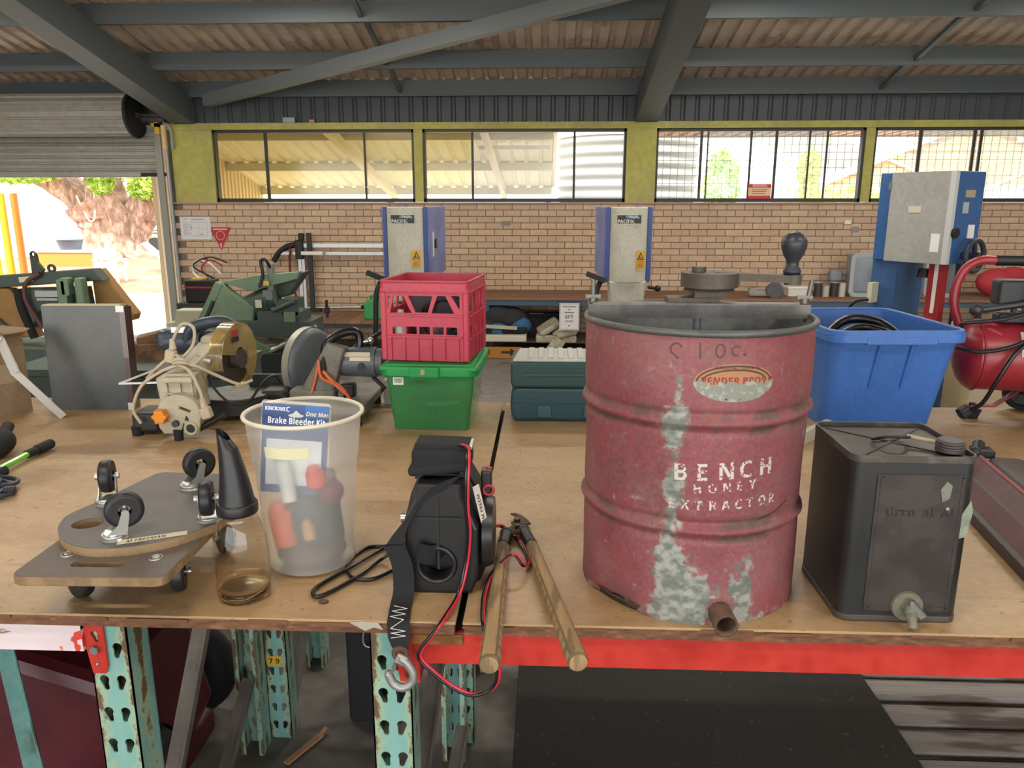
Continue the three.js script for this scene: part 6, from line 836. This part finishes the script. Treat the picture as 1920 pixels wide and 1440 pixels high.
{ // abrasive cut-off saw
  const s = thing('chop_saw', 'grey abrasive chop saw with round wheel guard', 'chop saw', [-0.78, BT, -2.72], 0);
  const gy = grimy(0x77766a, 0x5a5a52, 0.55, 0.6, 0.2), gm = grimy(0x5d656a, 0x454c50, 0.4, 0.5, 0.2);
  part(s, 'base', [ext([[-0.14, -0.16], [0.13, -0.16], [0.15, -0.14], [0.15, 0.2], [0.13, 0.22], [-0.14, 0.22]], 0.032, { bevel: 0.006 }, 0.0, 0.06, 0.0, -PI / 2).scale(1, 1, 1)], gy); for (const [x, z] of [[0.12, 0.13], [0.12, -0.19], [-0.11, 0.13], [-0.11, -0.19]]) part(s, 'foot', cyl(0.014, 0.016, 0.045, x, 0.0225, z), M.rubber);
  const wg = part(s, 'wheel_guard', [lathe([[0.0001, 0.024], [0.118, 0.024], [0.138, 0.017], [0.145, 0.0], [0.145, -0.03], [0.133, -0.03], [0.0001, -0.028]], 56)], gm); wg.rotation.set(PI / 2, 0, -1.15, 'YXZ'); wg.rotation.set(0, 0, 0); wg.geometry.rotateX(PI / 2); wg.geometry.rotateY(1.2); wg.position.set(-0.13, 0.152, -0.19);
  part(s, 'guard_rim', place(new THREE.CylinderGeometry(0.147, 0.147, 0.03, 56, 1, true), 0, 0, 0, PI / 2).rotateY(1.2).translate(-0.142, 0.152, -0.195), mat(0xa9a99a, 0.45, { side: THREE.DoubleSide, metalness: 0.3 }));
  part(s, 'arm', [ext([[-0.1, 0.08], [0.03, 0.08], [0.085, 0.26], [0.02, 0.28]], 0.06, { bevel: 0.008 }, -0.02, 0, 0.02)], gy); part(s, 'pivot', [rbox(0.17, 0.05, 0.08, 0.012, -0.06, 0.085, 0.02), rod([0.03, 0.085, 0.02], [0.05, 0.085, 0.02], 0.022)], gy);
  part(s, 'motor', [place(new THREE.CylinderGeometry(0.052, 0.056, 0.13, 32), 0.1, 0.2, -0.02, 0, 0, PI / 2), place(new THREE.CylinderGeometry(0.05, 0.05, 0.03, 32), 0.175, 0.2, -0.02, 0, 0, PI / 2)], gm); part(s, 'rating_plate', [place(box(0.1, 0.018, 0.002), 0.1, 0.235, 0.023, -0.65), place(box(0.075, 0.014, 0.002), 0.115, 0.22, 0.033, -0.4)], M.cream); part(s, 'brush_cap', [disc(0.013, 0.006, 0.12, 0.195, 0.036, PI / 2)], M.black);
  part(s, 'handle', [tube([[-0.02, 0.2, 0.02], [-0.01, 0.27, 0.01], [0.04, 0.305, -0.02], [0.09, 0.305, -0.04], [0.1, 0.26, -0.04], [0.07, 0.23, -0.03]], 0.017)], M.blackGloss); part(s, 'trigger_boot', [rod([-0.015, 0.18, 0.045], [-0.012, 0.24, 0.035], 0.014)], M.rubber); part(s, 'handle_bolt', [rod([0.11, 0.27, -0.04], [0.135, 0.275, -0.04], 0.008), sph(0.012, 0.14, 0.276, -0.04)], M.chrome);
  part(s, 'spring_block', [rbox(0.05, 0.05, 0.05, 0.008, 0.06, 0.1, 0.0)], M.black); part(s, 'handle_bar', rod([0.15, 0.145, -0.01], [0.2, 0.11, 0.02], 0.007), M.black); part(s, 'lift_lever', tube([[0.1, 0.24, -0.08], [0.14, 0.28, -0.12], [0.2, 0.31, -0.16]], 0.008), M.black);
  part(s, 'orange_lead', [tube([[-0.012, 0.18, 0.06], [0.02, 0.15, 0.075], [0.06, 0.12, 0.08], [0.09, 0.07, 0.08], [0.095, 0.05, 0.085]], 0.0065), tube([[-0.03, 0.22, 0.055], [-0.02, 0.16, 0.065], [0.03, 0.14, 0.085], [0.075, 0.1, 0.085]], 0.0055), tube([[-0.03, 0.21, 0.05], [-0.045, 0.15, 0.055], [-0.06, 0.1, 0.06]], 0.0055)], mat(0xd0663a, 0.5));
  single('white_carton', rbox(0.1, 0.1, 0.05, 0.004, -0.575, BT + 0.05, -2.905), mat(0xc9c3b4, 0.8), 'pale carton behind the chop saw base', 'carton');
}

// ---------- front of the bench: dollies, bottle, bucket, winch, loppers ----------
const rubberWheel = mat(0x1d1e20, 0.45), zincPlate = mat(0xb9bcba, 0.32, { metalness: 0.85 });
function caster(parent, x, y, z, turn, up, R = 0.036) {                      // up = 1: wheel above the board
  const c = new THREE.Group(); c.name = 'caster'; c.position.set(x, y, z); c.rotation.y = turn; if (up < 0) c.rotation.x = PI; parent.add(c);
  part(c, 'swivel_plate', [cyl(0.023, 0.026, 0.005, 0, 0.0025, 0), torus(0.022, 0.003, 0, 0.007, 0, PI / 2), cyl(0.019, 0.021, 0.006, 0, 0.009, 0)], zincPlate);
  const f = (s) => ext([[-0.016, 0.008], [0.022, 0.008], [0.03, 0.05], [0.026, 0.06], [0.018, 0.06], [0.008, 0.03]], 0.002, {}, 0, 0, s * 0.0165);
  part(c, 'fork', [f(-1), f(1), box(0.036, 0.003, 0.034, 0.002, 0.011, 0)], zincPlate);
  part(c, 'wheel', [place(lathe([[0.012, -0.012], [R - 0.01, -0.012], [R - 0.003, -0.0125], [R, -0.006], [R, 0.006], [R - 0.003, 0.0125], [R - 0.01, 0.012], [0.012, 0.012]], 36), 0.022, 0.054, 0, PI / 2)], rubberWheel);
  part(c, 'axle', [rod([0.022, 0.054, -0.022], [0.022, 0.054, 0.022], 0.0045), place(new THREE.CylinderGeometry(0.0075, 0.0075, 0.006, 6), 0.022, 0.054, 0.021, PI / 2), place(new THREE.CylinderGeometry(0.0075, 0.0075, 0.006, 6), 0.022, 0.054, -0.021, PI / 2)], zincPlate);
  return c;
}
const dollyTop = grimy(0x6a6058, 0x554c46, 0.6, 0.6, 0.25), dollyTop2 = grimy(0x615d5a, 0x4e4a48, 0.55, 0.6, 0.25), mdf = grimy(0x9a7f5c, 0x7b6346, 0.85, 0.7, 0.12);
{
  const y = BT + 0.0945, d = thing('wheel_dolly', 'rectangular plywood dolly standing on its wheels', 'dolly', [-0.828, BT, -1.44], 0.02, 'wheeled dollies');
  const w = 0.285, dp = 0.41, slot = [rrect(0.1, 0.022, 0.01, -0.005, 0.155)];
  const brd = (t, ins) => ext(rrect(w - ins, dp - ins, 0.022), t, { holes: slot }, 0, 0, 0, PI / 2);
  part(d, 'board_core', brd(0.016, 0).translate(0, 0.1025, 0), mdf); part(d, 'board_face', brd(0.0016, 0.003).translate(0, 0.1113, 0), dollyTop); part(d, 'under_face', brd(0.0016, 0.003).translate(0, 0.0937, 0), dollyTop);
  for (const [x, z] of [[-0.085, 0.115], [0.09, 0.125]]) part(d, 'washer_recess', [torus(0.012, 0.0018, x, 0.1122, z, PI / 2), cyl(0.007, 0.007, 0.003, x, 0.1125, z)], zincPlate);
  caster(d, -0.115, 0.0925, 0.06, 0.6, -1, 0.038); caster(d, 0.095, 0.0925, 0.06, -1.9, -1, 0.038); caster(d, -0.1, 0.0925, -0.15, 0.3, -1, 0.038); caster(d, 0.1, 0.0925, -0.15, 0.9, -1, 0.038);
}
{
  const d = thing('wheel_dolly', 'round ended dolly lying wheels up on the other dolly', 'dolly', [0, 0, 0], 0, 'wheeled dollies');
  const s = new THREE.Shape(); const P = [[-0.669, -1.439], [-0.709, -1.377], [-0.757, -1.338], [-0.808, -1.317], [-0.869, -1.315], [-0.925, -1.34], [-0.968, -1.386], [-0.99, -1.43], [-0.996, -1.475], [-0.975, -1.545], [-0.936, -1.72]];
  s.moveTo(P[0][0], -P[0][1]); s.splineThru(P.slice(1, -1).map(([a, b]) => new THREE.Vector2(a, -b))); s.lineTo(-0.94, 1.712); s.quadraticCurveTo(-0.935, 1.732, -0.915, 1.733); s.lineTo(-0.72, 1.72); s.lineTo(-0.655, 1.5); s.closePath();
  const hole = new THREE.Path(); hole.absellipse(-0.93, 1.425, 0.03, 0.027, 0, 2 * PI, false, 0.3);
  const brd = (t) => ext(s, t, { holes: [hole], seg: 20 }, 0, 0, 0, -PI / 2);
  const by = BT + 0.1125; part(d, 'board_core', brd(0.017).translate(0, by + 0.0085, 0), mdf); s.holes.length = 0;
  part(d, 'board_face', ext(s, 0.0016, { holes: [hole], seg: 20 }, 0, by + 0.0178, 0, -PI / 2), dollyTop2);
  const ty = by + 0.0186; caster(d, -0.838, ty, -1.362, 0.55, 1); caster(d, -0.95, ty, -1.535, 1.9, 1); caster(d, -0.69, ty, -1.458, -1.25, 1); caster(d, -0.81, ty, -1.635, 0.75, 1);
  part(d, 'name_tape', [place(panel(0.125, 0.021), -0.763, ty + 0.0006, -1.363, -PI / 2, 0, 0.43)], printed(512, 64, (c, w, h) => { c.fillStyle = '#d2c7a8'; c.fillRect(0, 0, w, h); c.fillStyle = '#2b2723'; c.font = 'italic bold 50px sans-serif'; c.fillText('M FREEMAN', 60, 50); }, 0.7), 'masking tape lettered M FREEMAN');
}
{ // glass oil bottle with a pouring spout
  const b = thing('oil_bottle', 'clear glass oil bottle with a black pouring spout', 'bottle', [-0.6, BT, -1.388]);
  const gl = phys(0xf4eee2, 0.02, { transmission: 1, thickness: 0, ior: 1.5 });
  part(b, 'glass', lathe([[0.0, 0.012], [0.036, 0.006], [0.046, 0.001], [0.051, 0.006], [0.0525, 0.014], [0.0525, 0.095], [0.05, 0.12], [0.043, 0.15], [0.036, 0.166], [0.034, 0.175], [0.036, 0.179], [0.036, 0.186]], 56), gl);
  part(b, 'glass_base', lathe([[0.0, 0.0135], [0.034, 0.008], [0.046, 0.0035], [0.0505, 0.008], [0.0505, 0.016], [0.044, 0.02], [0.0, 0.0235]], 40), phys(0xe8dcc2, 0.03, { transmission: 1, thickness: 0.02, ior: 1.5 })); part(b, 'oil_residue', lathe([[0.0, 0.0242], [0.043, 0.0208], [0.049, 0.0225], [0.0515, 0.032]], 40), phys(0xdcc9a0, 0.25, { transmission: 0.9, thickness: 0, side: THREE.DoubleSide }));
  const bl = mat(0x1b1c1f, 0.38, { side: THREE.DoubleSide });
  part(b, 'collar', [lathe([[0.033, 0.178], [0.0385, 0.178], [0.0395, 0.182], [0.0395, 0.196], [0.0365, 0.2], [0.034, 0.2]], 40)], bl);
  const cone = new THREE.CylinderGeometry(0.0125, 0.0345, 0.15, 40, 24, true); { const p = cone.attributes.position; for (let i = 0; i < p.count; i++) { const t = (p.getY(i) + 0.075) / 0.15; let x = p.getX(i), y = p.getY(i); if (t > 0.75) y += (x + 0.012) * 0.9 * (t - 0.75) / 0.25 * -1; p.setXYZ(i, x - 0.016 * t * t, y, p.getZ(i)); } cone.computeVertexNormals(); }
  part(b, 'spout', [cone.translate(0, 0.273, 0)], bl);
}
{ // translucent bucket with odds and ends
  const X = -0.508, Z = -1.545, b = thing('plastic_bucket', 'translucent white plastic bucket holding assorted parts', 'bucket', [X, BT, Z]);
  const pl = phys(0xf6f7f5, 0.31, { transmission: 0.82, thickness: 0, ior: 1.45, side: THREE.DoubleSide });
  part(b, 'shell', [lathe([[0.0001, 0.004], [0.086, 0.004], [0.0925, 0.01], [0.107, 0.235], [0.1105, 0.245], [0.1105, 0.25], [0.1195, 0.338]], 72)], pl);
  part(b, 'rim', [torus(0.122, 0.0045, 0, 0.339, 0, PI / 2)], phys(0xf0ead8, 0.35, { transmission: 0.35, thickness: 0 }));
  part(b, 'blank_tape', [((g) => g)(new THREE.CylinderGeometry(0.1188, 0.1165, 0.024, 16, 1, true, -0.42, 0.78)).translate(0, 0.285, 0)], mat(0xd5d2ac, 0.8, { side: THREE.DoubleSide }), 'blank strip of masking tape');
  const card = printed(512, 640, (c, w, h) => { c.fillStyle = '#28447f'; c.fillRect(0, 0, w, h); c.fillStyle = '#2c66ad'; c.fillRect(330, 0, w - 330, 84); c.fillStyle = '#e9eef4'; c.font = 'bold 38px sans-serif'; c.fillText('KINCROME', 20, 46, 160); c.font = 'bold 48px sans-serif'; c.fillText('C', 182, 50); c.fillStyle = '#c9cfd2'; c.beginPath(); c.moveTo(200, 70); c.quadraticCurveTo(240, 66, 260, 36); c.quadraticCurveTo(290, 66, 320, 70); c.quadraticCurveTo(320, 90, 260, 88); c.quadraticCurveTo(200, 90, 200, 70); c.fill(); c.fillStyle = '#eed9a2'; c.font = 'italic bold 42px sans-serif'; c.fillText('One Man', 334, 72); c.fillStyle = '#ffffff'; c.font = 'bold 62px sans-serif'; c.fillText('Brake Bleeder Kit', 40, 138, 450); c.fillStyle = '#d5dbe2'; c.fillRect(40, 250, 430, 330); }, 0.35);
  const k = thing('brake_bleeder_kit', 'blue carded Brake Bleeder Kit standing in the bucket', 'packaged kit', [X - 0.018, BT + 0.165, Z + 0.03], 0.06); k.rotation.x = -0.1;
  part(k, 'card', [panel(0.138, 0.19, 0, 0.098, 0.0015, 0, 0, -0.07), box(0.138, 0.19, 0.002, 0, 0.098, 0, 0, 0, -0.07)], card); part(k, 'blister', [ext(rrect(0.145, 0.2, 0.008), 0.0008, {}, 0, 0.1, -0.004, 0, 0, -0.07)], phys(0xffffff, 0.08, { transmission: 0.95, thickness: 0 }));
  const items = [['white_canister', 'white canister seen through the bucket wall', 'canister', [-0.03, 0.16, 0.05], 0.016, 0.09, 0xd8dcd8], ['orange_reel', 'orange reel low in the bucket', 'reel', [-0.05, 0.05, 0.02], 0.03, 0.08, 0xd0552f], ['red_reflector', 'red reflector high in the bucket', 'reflector', [0.03, 0.19, 0.04], 0.02, 0.03, 0xd8442c], ['dark_pump', 'dark hand pump in the bucket', 'pump', [0.03, 0.05, -0.01], 0.035, 0.15, 0x26282c], ['maroon_ball', 'maroon rubber ball in the bucket', 'ball', [0.055, 0.145, 0.02], 0.028, 0.05, 0x6d2a36], ['brass_fitting', 'brass fitting in the bucket', 'fitting', [0.012, 0.075, 0.05], 0.014, 0.03, 0xb08a5c]];
  for (const [n, l, c, p, r, h, col] of items) { const o = thing(n, l, c, [X + p[0], BT + p[1], Z + p[2]]); part(o, 'body', n === 'maroon_ball' ? sph(r, 0, h / 2, 0) : cyl(r, r * 0.94, h, 0, h / 2, 0, 0, 0, 0.12), mat(col, 0.5)); part(o, 'cap', cyl(r * 0.6, r * 0.7, 0.012, h * -0.12, h + 0.006, 0), mat(col, 0.4)); }
  single('oily_rag', [place(new THREE.SphereGeometry(0.075, 24, 12).scale(1, 0.28, 1), X, BT + 0.028, Z)], grimy(0x5c4636, 0x3a2c24, 0.9, 0.7, 0.1), 'brown oily residue pad in the bucket bottom', 'rag');
  single('plastic_pouch', [place(new THREE.SphereGeometry(0.05, 20, 12).scale(1.1, 1.5, 0.7), X - 0.01, BT + 0.105, Z + 0.005)], mat(0x3b3f44, 0.5), 'dark pouch in the middle of the bucket', 'pouch');
}
{ // electric winch with strap and hook
  const w = thing('electric_winch', 'black portable electric winch with strap and leads', 'winch', [0, 0, 0]);
  const bk = mat(0x1c1d1f, 0.36), bk2 = mat(0x17181a, 0.5), X = -0.205, Z = -1.478;
  const hole = ring(0.036, -0.008, 0.064, 32);
  part(w, 'front_housing', [ext([[-0.066, 0.0], [0.062, 0.0], [0.074, 0.03], [0.076, 0.14], [0.06, 0.18], [0.048, 0.205], [0.045, 0.235], [-0.042, 0.235], [-0.05, 0.205], [-0.07, 0.16], [-0.074, 0.03]], 0.05, { holes: [hole], bevel: 0.007 }, X, BT, Z + 0.045)], bk);
  part(w, 'rear_housing', [ext([[-0.068, 0.0], [0.075, 0.0], [0.086, 0.03], [0.088, 0.15], [0.072, 0.2], [0.05, 0.24], [-0.045, 0.24], [-0.066, 0.19], [-0.076, 0.15], [-0.076, 0.03]], 0.1, { bevel: 0.012 }, X, BT, Z - 0.03)], bk);
  part(w, 'step_ridge', [box(0.1, 0.004, 0.012, X - 0.005, BT + 0.165, Z + 0.07), box(0.004, 0.15, 0.004, X - 0.003, BT + 0.13, Z + 0.071)], mat(0x2a2b2d, 0.3)); part(w, 'drum_mouth', torus(0.037, 0.005, X - 0.008, BT + 0.064, Z + 0.071), bk);
  part(w, 'end_cover', [cyl(0.07, 0.078, 0.02, X + 0.092, BT + 0.1, Z - 0.02, 0, 0, -PI / 2), rbox(0.022, 0.05, 0.035, 0.005, X + 0.088, BT + 0.215, Z - 0.01)], bk); part(w, 'side_bolt', [place(new THREE.CylinderGeometry(0.011, 0.011, 0.014, 6), X - 0.084, BT + 0.13, Z - 0.01, 0, 0, PI / 2), cyl(0.014, 0.014, 0.003, X - 0.077, BT + 0.13, Z - 0.01, 0, 0, PI / 2)], M.chrome);
  part(w, 'name_tape', [place(panel(0.016, 0.085), X + 0.0785, BT + 0.185, Z + 0.045, 0, 0.75, 0.25)], printed(64, 256, (c, ww, hh) => { c.fillStyle = '#cfcbbe'; c.fillRect(0, 0, ww, hh); c.save(); c.translate(48, 236); c.rotate(-PI / 2); c.fillStyle = '#222'; c.font = 'bold 40px sans-serif'; c.fillText('M FREEM', 0, 0); c.restore(); }, 0.7), 'pale tape lettered along the housing');
  const cloth = mat(0x1d1e21, 0.92);
  part(w, 'strap_bundle', [rbox(0.12, 0.05, 0.07, 0.016, X + 0.002, BT + 0.275, Z + 0.015, 0.06, 0, -0.02), rbox(0.124, 0.02, 0.075, 0.008, X - 0.002, BT + 0.257, Z + 0.017, 0, 0, 0.1), rbox(0.11, 0.012, 0.065, 0.005, X + 0.004, BT + 0.300, Z + 0.01, 0, 0, -0.03)], cloth); part(w, 'handle_post', [box(0.016, 0.04, 0.04, X - 0.045, BT + 0.25, Z + 0.01), box(0.016, 0.04, 0.04, X + 0.045, BT + 0.25, Z + 0.01)], bk2); part(w, 'buckle', rbox(0.02, 0.01, 0.05, 0.003, X + 0.054, BT + 0.298, Z + 0.01), M.chrome);
  const ribbon = (pts, wd, th = 0.0028) => { // flat webbing along pts, each with the direction across it
    const c = curve(pts.map((p) => p.slice(0, 3))), n = pts.length * 8, L = [];
    for (let i = 0; i <= n; i++) { const t = i / n, k = t * (pts.length - 1), a = Math.min(Math.floor(k), pts.length - 2), f = k - a, A = V(...pts[a].slice(3, 6)).lerp(V(...pts[a + 1].slice(3, 6)), f).normalize(), tn = c.getTangent(t), nn = A.clone().cross(tn).normalize(), q = c.getPoint(t), ww = wd * ((pts[a][6] ?? 1) * (1 - f) + (pts[a + 1][6] ?? 1) * f); L.push([[1, 1], [1, -1], [-1, -1], [-1, 1]].map(([s, r]) => q.clone().addScaledVector(A, s * ww / 2).addScaledVector(nn, r * th / 2))); }
    const pos = []; for (let i = 0; i < n; i++) for (let j = 0; j < 4; j++) { const A = L[i][j], B = L[i][(j + 1) % 4], C = L[i + 1][(j + 1) % 4], D = L[i + 1][j]; for (const q of [A, C, B, A, D, C]) pos.push(q.x, q.y, q.z); }
    const g = new THREE.BufferGeometry(); g.setAttribute('position', new THREE.Float32BufferAttribute(pos, 3)); g.setAttribute('uv', new THREE.Float32BufferAttribute(new Float32Array(pos.length / 3 * 2), 2)); g.computeVertexNormals(); return crease(g, 0.7);
  };
  part(w, 'strap', [ribbon([[-0.175, 1.372, -1.40, 0.7, 0.7, 0], [-0.225, 1.345, -1.395, 0.6, 0.8, 0], [-0.275, 1.28, -1.392, 0.75, 0.6, 0.2], [-0.297, 1.235, -1.39, 0.95, 0.3, 0.1]], 0.042), ribbon([[-0.292, 1.245, -1.385, 1, 0.1, 0], [-0.278, 1.2, -1.388, 1, 0, 0], [-0.276, 1.15, -1.385, 1, 0, 0], [-0.276, 1.134, -1.35, 1, 0, 0], [-0.272, 1.134, -1.31, 1, 0, 0], [-0.27, 1.128, -1.289, 1, 0, 0], [-0.268, 1.105, -1.284, 1, 0, 0], [-0.267, 1.085, -1.283, 1, 0, 0, 0.7]], 0.042), ribbon([[-0.25, 1.225, -1.395, 0.2, 0.9, 0.3], [-0.215, 1.215, -1.41, 0.1, 0.9, 0.3], [-0.19, 1.235, -1.45, 0, 1, 0.2]], 0.05)], cloth);
  const zz = []; for (let i = 0; i < 9; i++) { const s = i % 2 ? 1 : -1; zz.push([-0.2735 + s * 0.014, 1.137, -1.318 + i * 0.0]); }
  const stitch = []; const sp = (i) => { const t = i / 10; return t < 0.55 ? [-0.2745 + (i % 2 ? 0.014 : -0.014), 1.1365, -1.345 + t * 0.1] : [-0.269 + (i % 2 ? 0.014 : -0.014), 1.128 - (t - 0.55) * 0.05, -1.2815]; }; for (let i = 0; i < 10; i++) stitch.push(rod(sp(i), sp(i + 1), 0.0006, 5)); part(w, 'stitching', stitch, M.white);
  part(w, 'shackle', [torus(0.012, 0.0048, -0.266, 1.074, -1.281)], M.rust);
  const hk = part(w, 'hook', [new THREE.TubeGeometry(curve([[-0.266, 1.066, -1.28], [-0.254, 1.056, -1.279], [-0.243, 1.036, -1.278], [-0.245, 1.016, -1.277], [-0.262, 1.005, -1.276], [-0.28, 1.012, -1.277], [-0.289, 1.03, -1.278]]), 60, 0.0085, 12), sph(0.0085, -0.289, 1.031, -1.278), rbox(0.024, 0.022, 0.014, 0.005, -0.264, 1.063, -1.28, 0, 0, -0.5)], grimy(0xa5a5a3, 0x85807a, 0.5, 0.5, 0.04, { metalness: 0.7 }), 'galvanised steel hook'); part(hk, 'hook_pin', [rod([-0.276, 1.052, -1.285], [-0.276, 1.052, -1.262], 0.004), bar([-0.276, 1.05, -1.274], [-0.284, 1.035, -1.274], 0.004, 0.006)], M.chrome);
  const path = [[-0.161, 1.437, -1.435], [-0.147, 1.435, -1.42], [-0.144, 1.415, -1.402], [-0.145, 1.379, -1.392], [-0.146, 1.324, -1.392], [-0.143, 1.268, -1.395], [-0.15, 1.2, -1.398], [-0.163, 1.148, -1.375], [-0.18, 1.138, -1.31], [-0.195, 1.125, -1.282], [-0.222, 1.09, -1.276], [-0.226, 1.069, -1.276], [-0.206, 1.045, -1.276], [-0.168, 1.012, -1.276], [-0.127, 0.994, -1.276], [-0.092, 1.008, -1.276], [-0.079, 1.04, -1.274], [-0.088, 1.09, -1.278], [-0.104, 1.13, -1.284], [-0.111, 1.139, -1.327], [-0.113, 1.137, -1.409], [-0.1, 1.15, -1.47], [-0.06, 1.175, -1.5], [-0.037, 1.15, -1.5], [-0.029, 1.138, -1.556], [-0.053, 1.138, -1.65], [-0.095, 1.15, -1.7], [-0.118, 1.2, -1.6], [-0.112, 1.3, -1.52], [-0.118, 1.35, -1.49]];
  part(w, 'red_lead', new THREE.TubeGeometry(curve(path), 300, 0.0033, 8), mat(0xc22a3c, 0.35)); part(w, 'black_lead', new THREE.TubeGeometry(curve(path.map(([x, y, z]) => [x - 0.0045, y - 0.0008, z + 0.002])), 300, 0.0033, 8), M.blackGloss); part(w, 'terminal', [rod([-0.118, 1.35, -1.49], [-0.112, 1.372, -1.49], 0.006), torus(0.01, 0.003, -0.112, 1.33, -1.47)], M.red);
  part(w, 'power_cord', [new THREE.TubeGeometry(curve([[-0.276, 1.2, -1.5], [-0.31, 1.165, -1.57], [-0.36, 1.136, -1.61], [-0.401, 1.135, -1.6], [-0.425, 1.135, -1.53], [-0.401, 1.135, -1.462], [-0.354, 1.135, -1.455], [-0.31, 1.138, -1.5]]), 120, 0.0042, 8), new THREE.TubeGeometry(curve([[-0.28, 1.19, -1.47], [-0.32, 1.15, -1.56], [-0.359, 1.136, -1.6], [-0.418, 1.138, -1.488], [-0.462, 1.136, -1.405], [-0.444, 1.136, -1.376], [-0.396, 1.136, -1.446], [-0.351, 1.14, -1.54], [-0.3, 1.18, -1.52]]), 140, 0.0042, 8)], M.blackGloss);
}
{ // wooden handled loppers
  const l = thing('loppers', 'old loppers with worn wooden handles hanging over the bench edge', 'loppers');
  const wood = mat(0xffffff, 0.8, { map: tex(256, 512, [0.06, 0.5], (u, v) => { const a = fbm(u, v, 14, 5, 4, 991), b = fbm(u, v, 40, 30, 3, 997), st = sst(0.5, 0.7, fbm(u, v, 5, 8, 4, 999)); let c = mix([178, 150, 108], [142, 114, 78], a * 0.7 + b * 0.3); c = mix(c, [96, 80, 62], st * 0.6); return c; }), bumpMap: fineBump, bumpScale: 0.001 });
  const handle = (a, b) => { const A = V(...a), D = V(...b).sub(A), n = D.length(), g = lathe([[0.0001, 0], [0.0125, 0], [0.014, 0.01], [0.0145, n * 0.3], [0.017, n * 0.7], [0.0185, n - 0.02], [0.0185, n - 0.006], [0.0155, n], [0.0001, n]], 24); g.applyQuaternion(new THREE.Quaternion().setFromUnitVectors(V(0, 1, 0), D.normalize())); return g.translate(...a); };
  for (const [a, m, b] of [[[-0.086, 1.147, -1.67], [-0.09, 1.148, -1.60], [-0.0875, 1.15, -1.135]], [[-0.046, 1.147, -1.685], [-0.026, 1.148, -1.605], [0.061, 1.15, -1.148]]]) { const h = part(l, 'handle', handle(m, b), wood); part(h, 'ferrule', [rod(a, m, 0.014, 20), rod(a, a.map((v, i) => v + (m[i] - v) * 0.12), 0.015, 20)], mat(0x2a2c2d, 0.4, { metalness: 0.5 })); }
  part(l, 'hook_blade', [ext([[0.0, 0], [0.022, 0.01], [0.012, 0.035], [-0.004, 0.06], [-0.018, 0.072], [-0.03, 0.068], [-0.02, 0.06], [-0.012, 0.045], [-0.012, 0.02]], 0.005, { bevel: 0.001 }, -0.052, 1.142, -1.725, -PI / 2).scale(1, 1, 1)], M.rust); part(l, 'cutting_blade', [bar([-0.046, 1.147, -1.68], [-0.07, 1.145, -1.735], 0.018, 0.006), bar([-0.086, 1.147, -1.66], [-0.06, 1.144, -1.73], 0.016, 0.006)], M.rust); part(l, 'pivot_bolt', [cyl(0.008, 0.008, 0.012, -0.064, 1.15, -1.735), cyl(0.006, 0.006, 0.01, -0.062, 1.15, -1.70)], M.darkSteel); part(l, 'stop', rod([-0.075, 1.15, -1.665], [-0.055, 1.15, -1.67], 0.006), M.rust);
}
{ // left end: lime torch stick and a coiled blue strap
  const s = thing('telescopic_pole', 'lime green tube with black rubber end lying on the bench', 'pole', [0, 0, 0]); part(s, 'tube', rod([-1.572, 1.148, -1.95], [-1.582, 1.148, -2.19], 0.0095), phys(0x6fce2a, 0.25, { clearcoat: 1 })); part(s, 'end_grip', [rod([-1.582, 1.148, -2.175], [-1.579, 1.148, -2.22], 0.013), rod([-1.579, 1.148, -2.22], [-1.574, 1.15, -2.275], 0.016), sph(0.016, -1.574, 1.15, -2.275)], M.rubber); part(s, 'rear_grip', [rod([-1.566, 1.146, -2.0], [-1.553, 1.146, -2.04], 0.014)], M.rubber);
  const h = thing('pole_head', 'black ribbed head of a tool beside the lime tube', 'tool', [-1.70, BT, -2.19]); part(h, 'head', [place(new THREE.SphereGeometry(0.06, 20, 12).scale(1, 0.8, 1.3), 0.0, 0.045, 0), rod([0, 0.06, -0.06], [-0.02, 0.07, -0.11], 0.018)], M.rubber);
  const c = thing('blue_strap', 'coiled dark blue cable on the bench edge', 'cable', [-1.53, BT, -1.90]); const pts = []; for (let i = 0; i <= 90; i++) { const a = i / 90 * 2 * PI * 3, r = 0.1 - i * 0.0006; pts.push([r * 1.0 * Math.cos(a) + 0.01 * Math.sin(i), 0.008 + 0.005 * Math.sin(a * 1.5) + i * 0.00025, r * 0.95 * Math.sin(a)]); } part(c, 'loop', new THREE.TubeGeometry(curve(pts), 260, 0.0065, 8), mat(0x2b3442, 0.4)); part(c, 'connector', rbox(0.03, 0.018, 0.02, 0.005, 0.1, 0.02, 0.02, 0, 0.5, 0), M.black);
  single('metal_shaving', [place(new THREE.SphereGeometry(0.009, 10, 6).scale(1.2, 0.4, 0.8), -0.432, BT + 0.003, -1.362)], M.rust, 'small rusty scrap on the bench by the cord', 'scrap');
}

renderer.render(scene, camera);
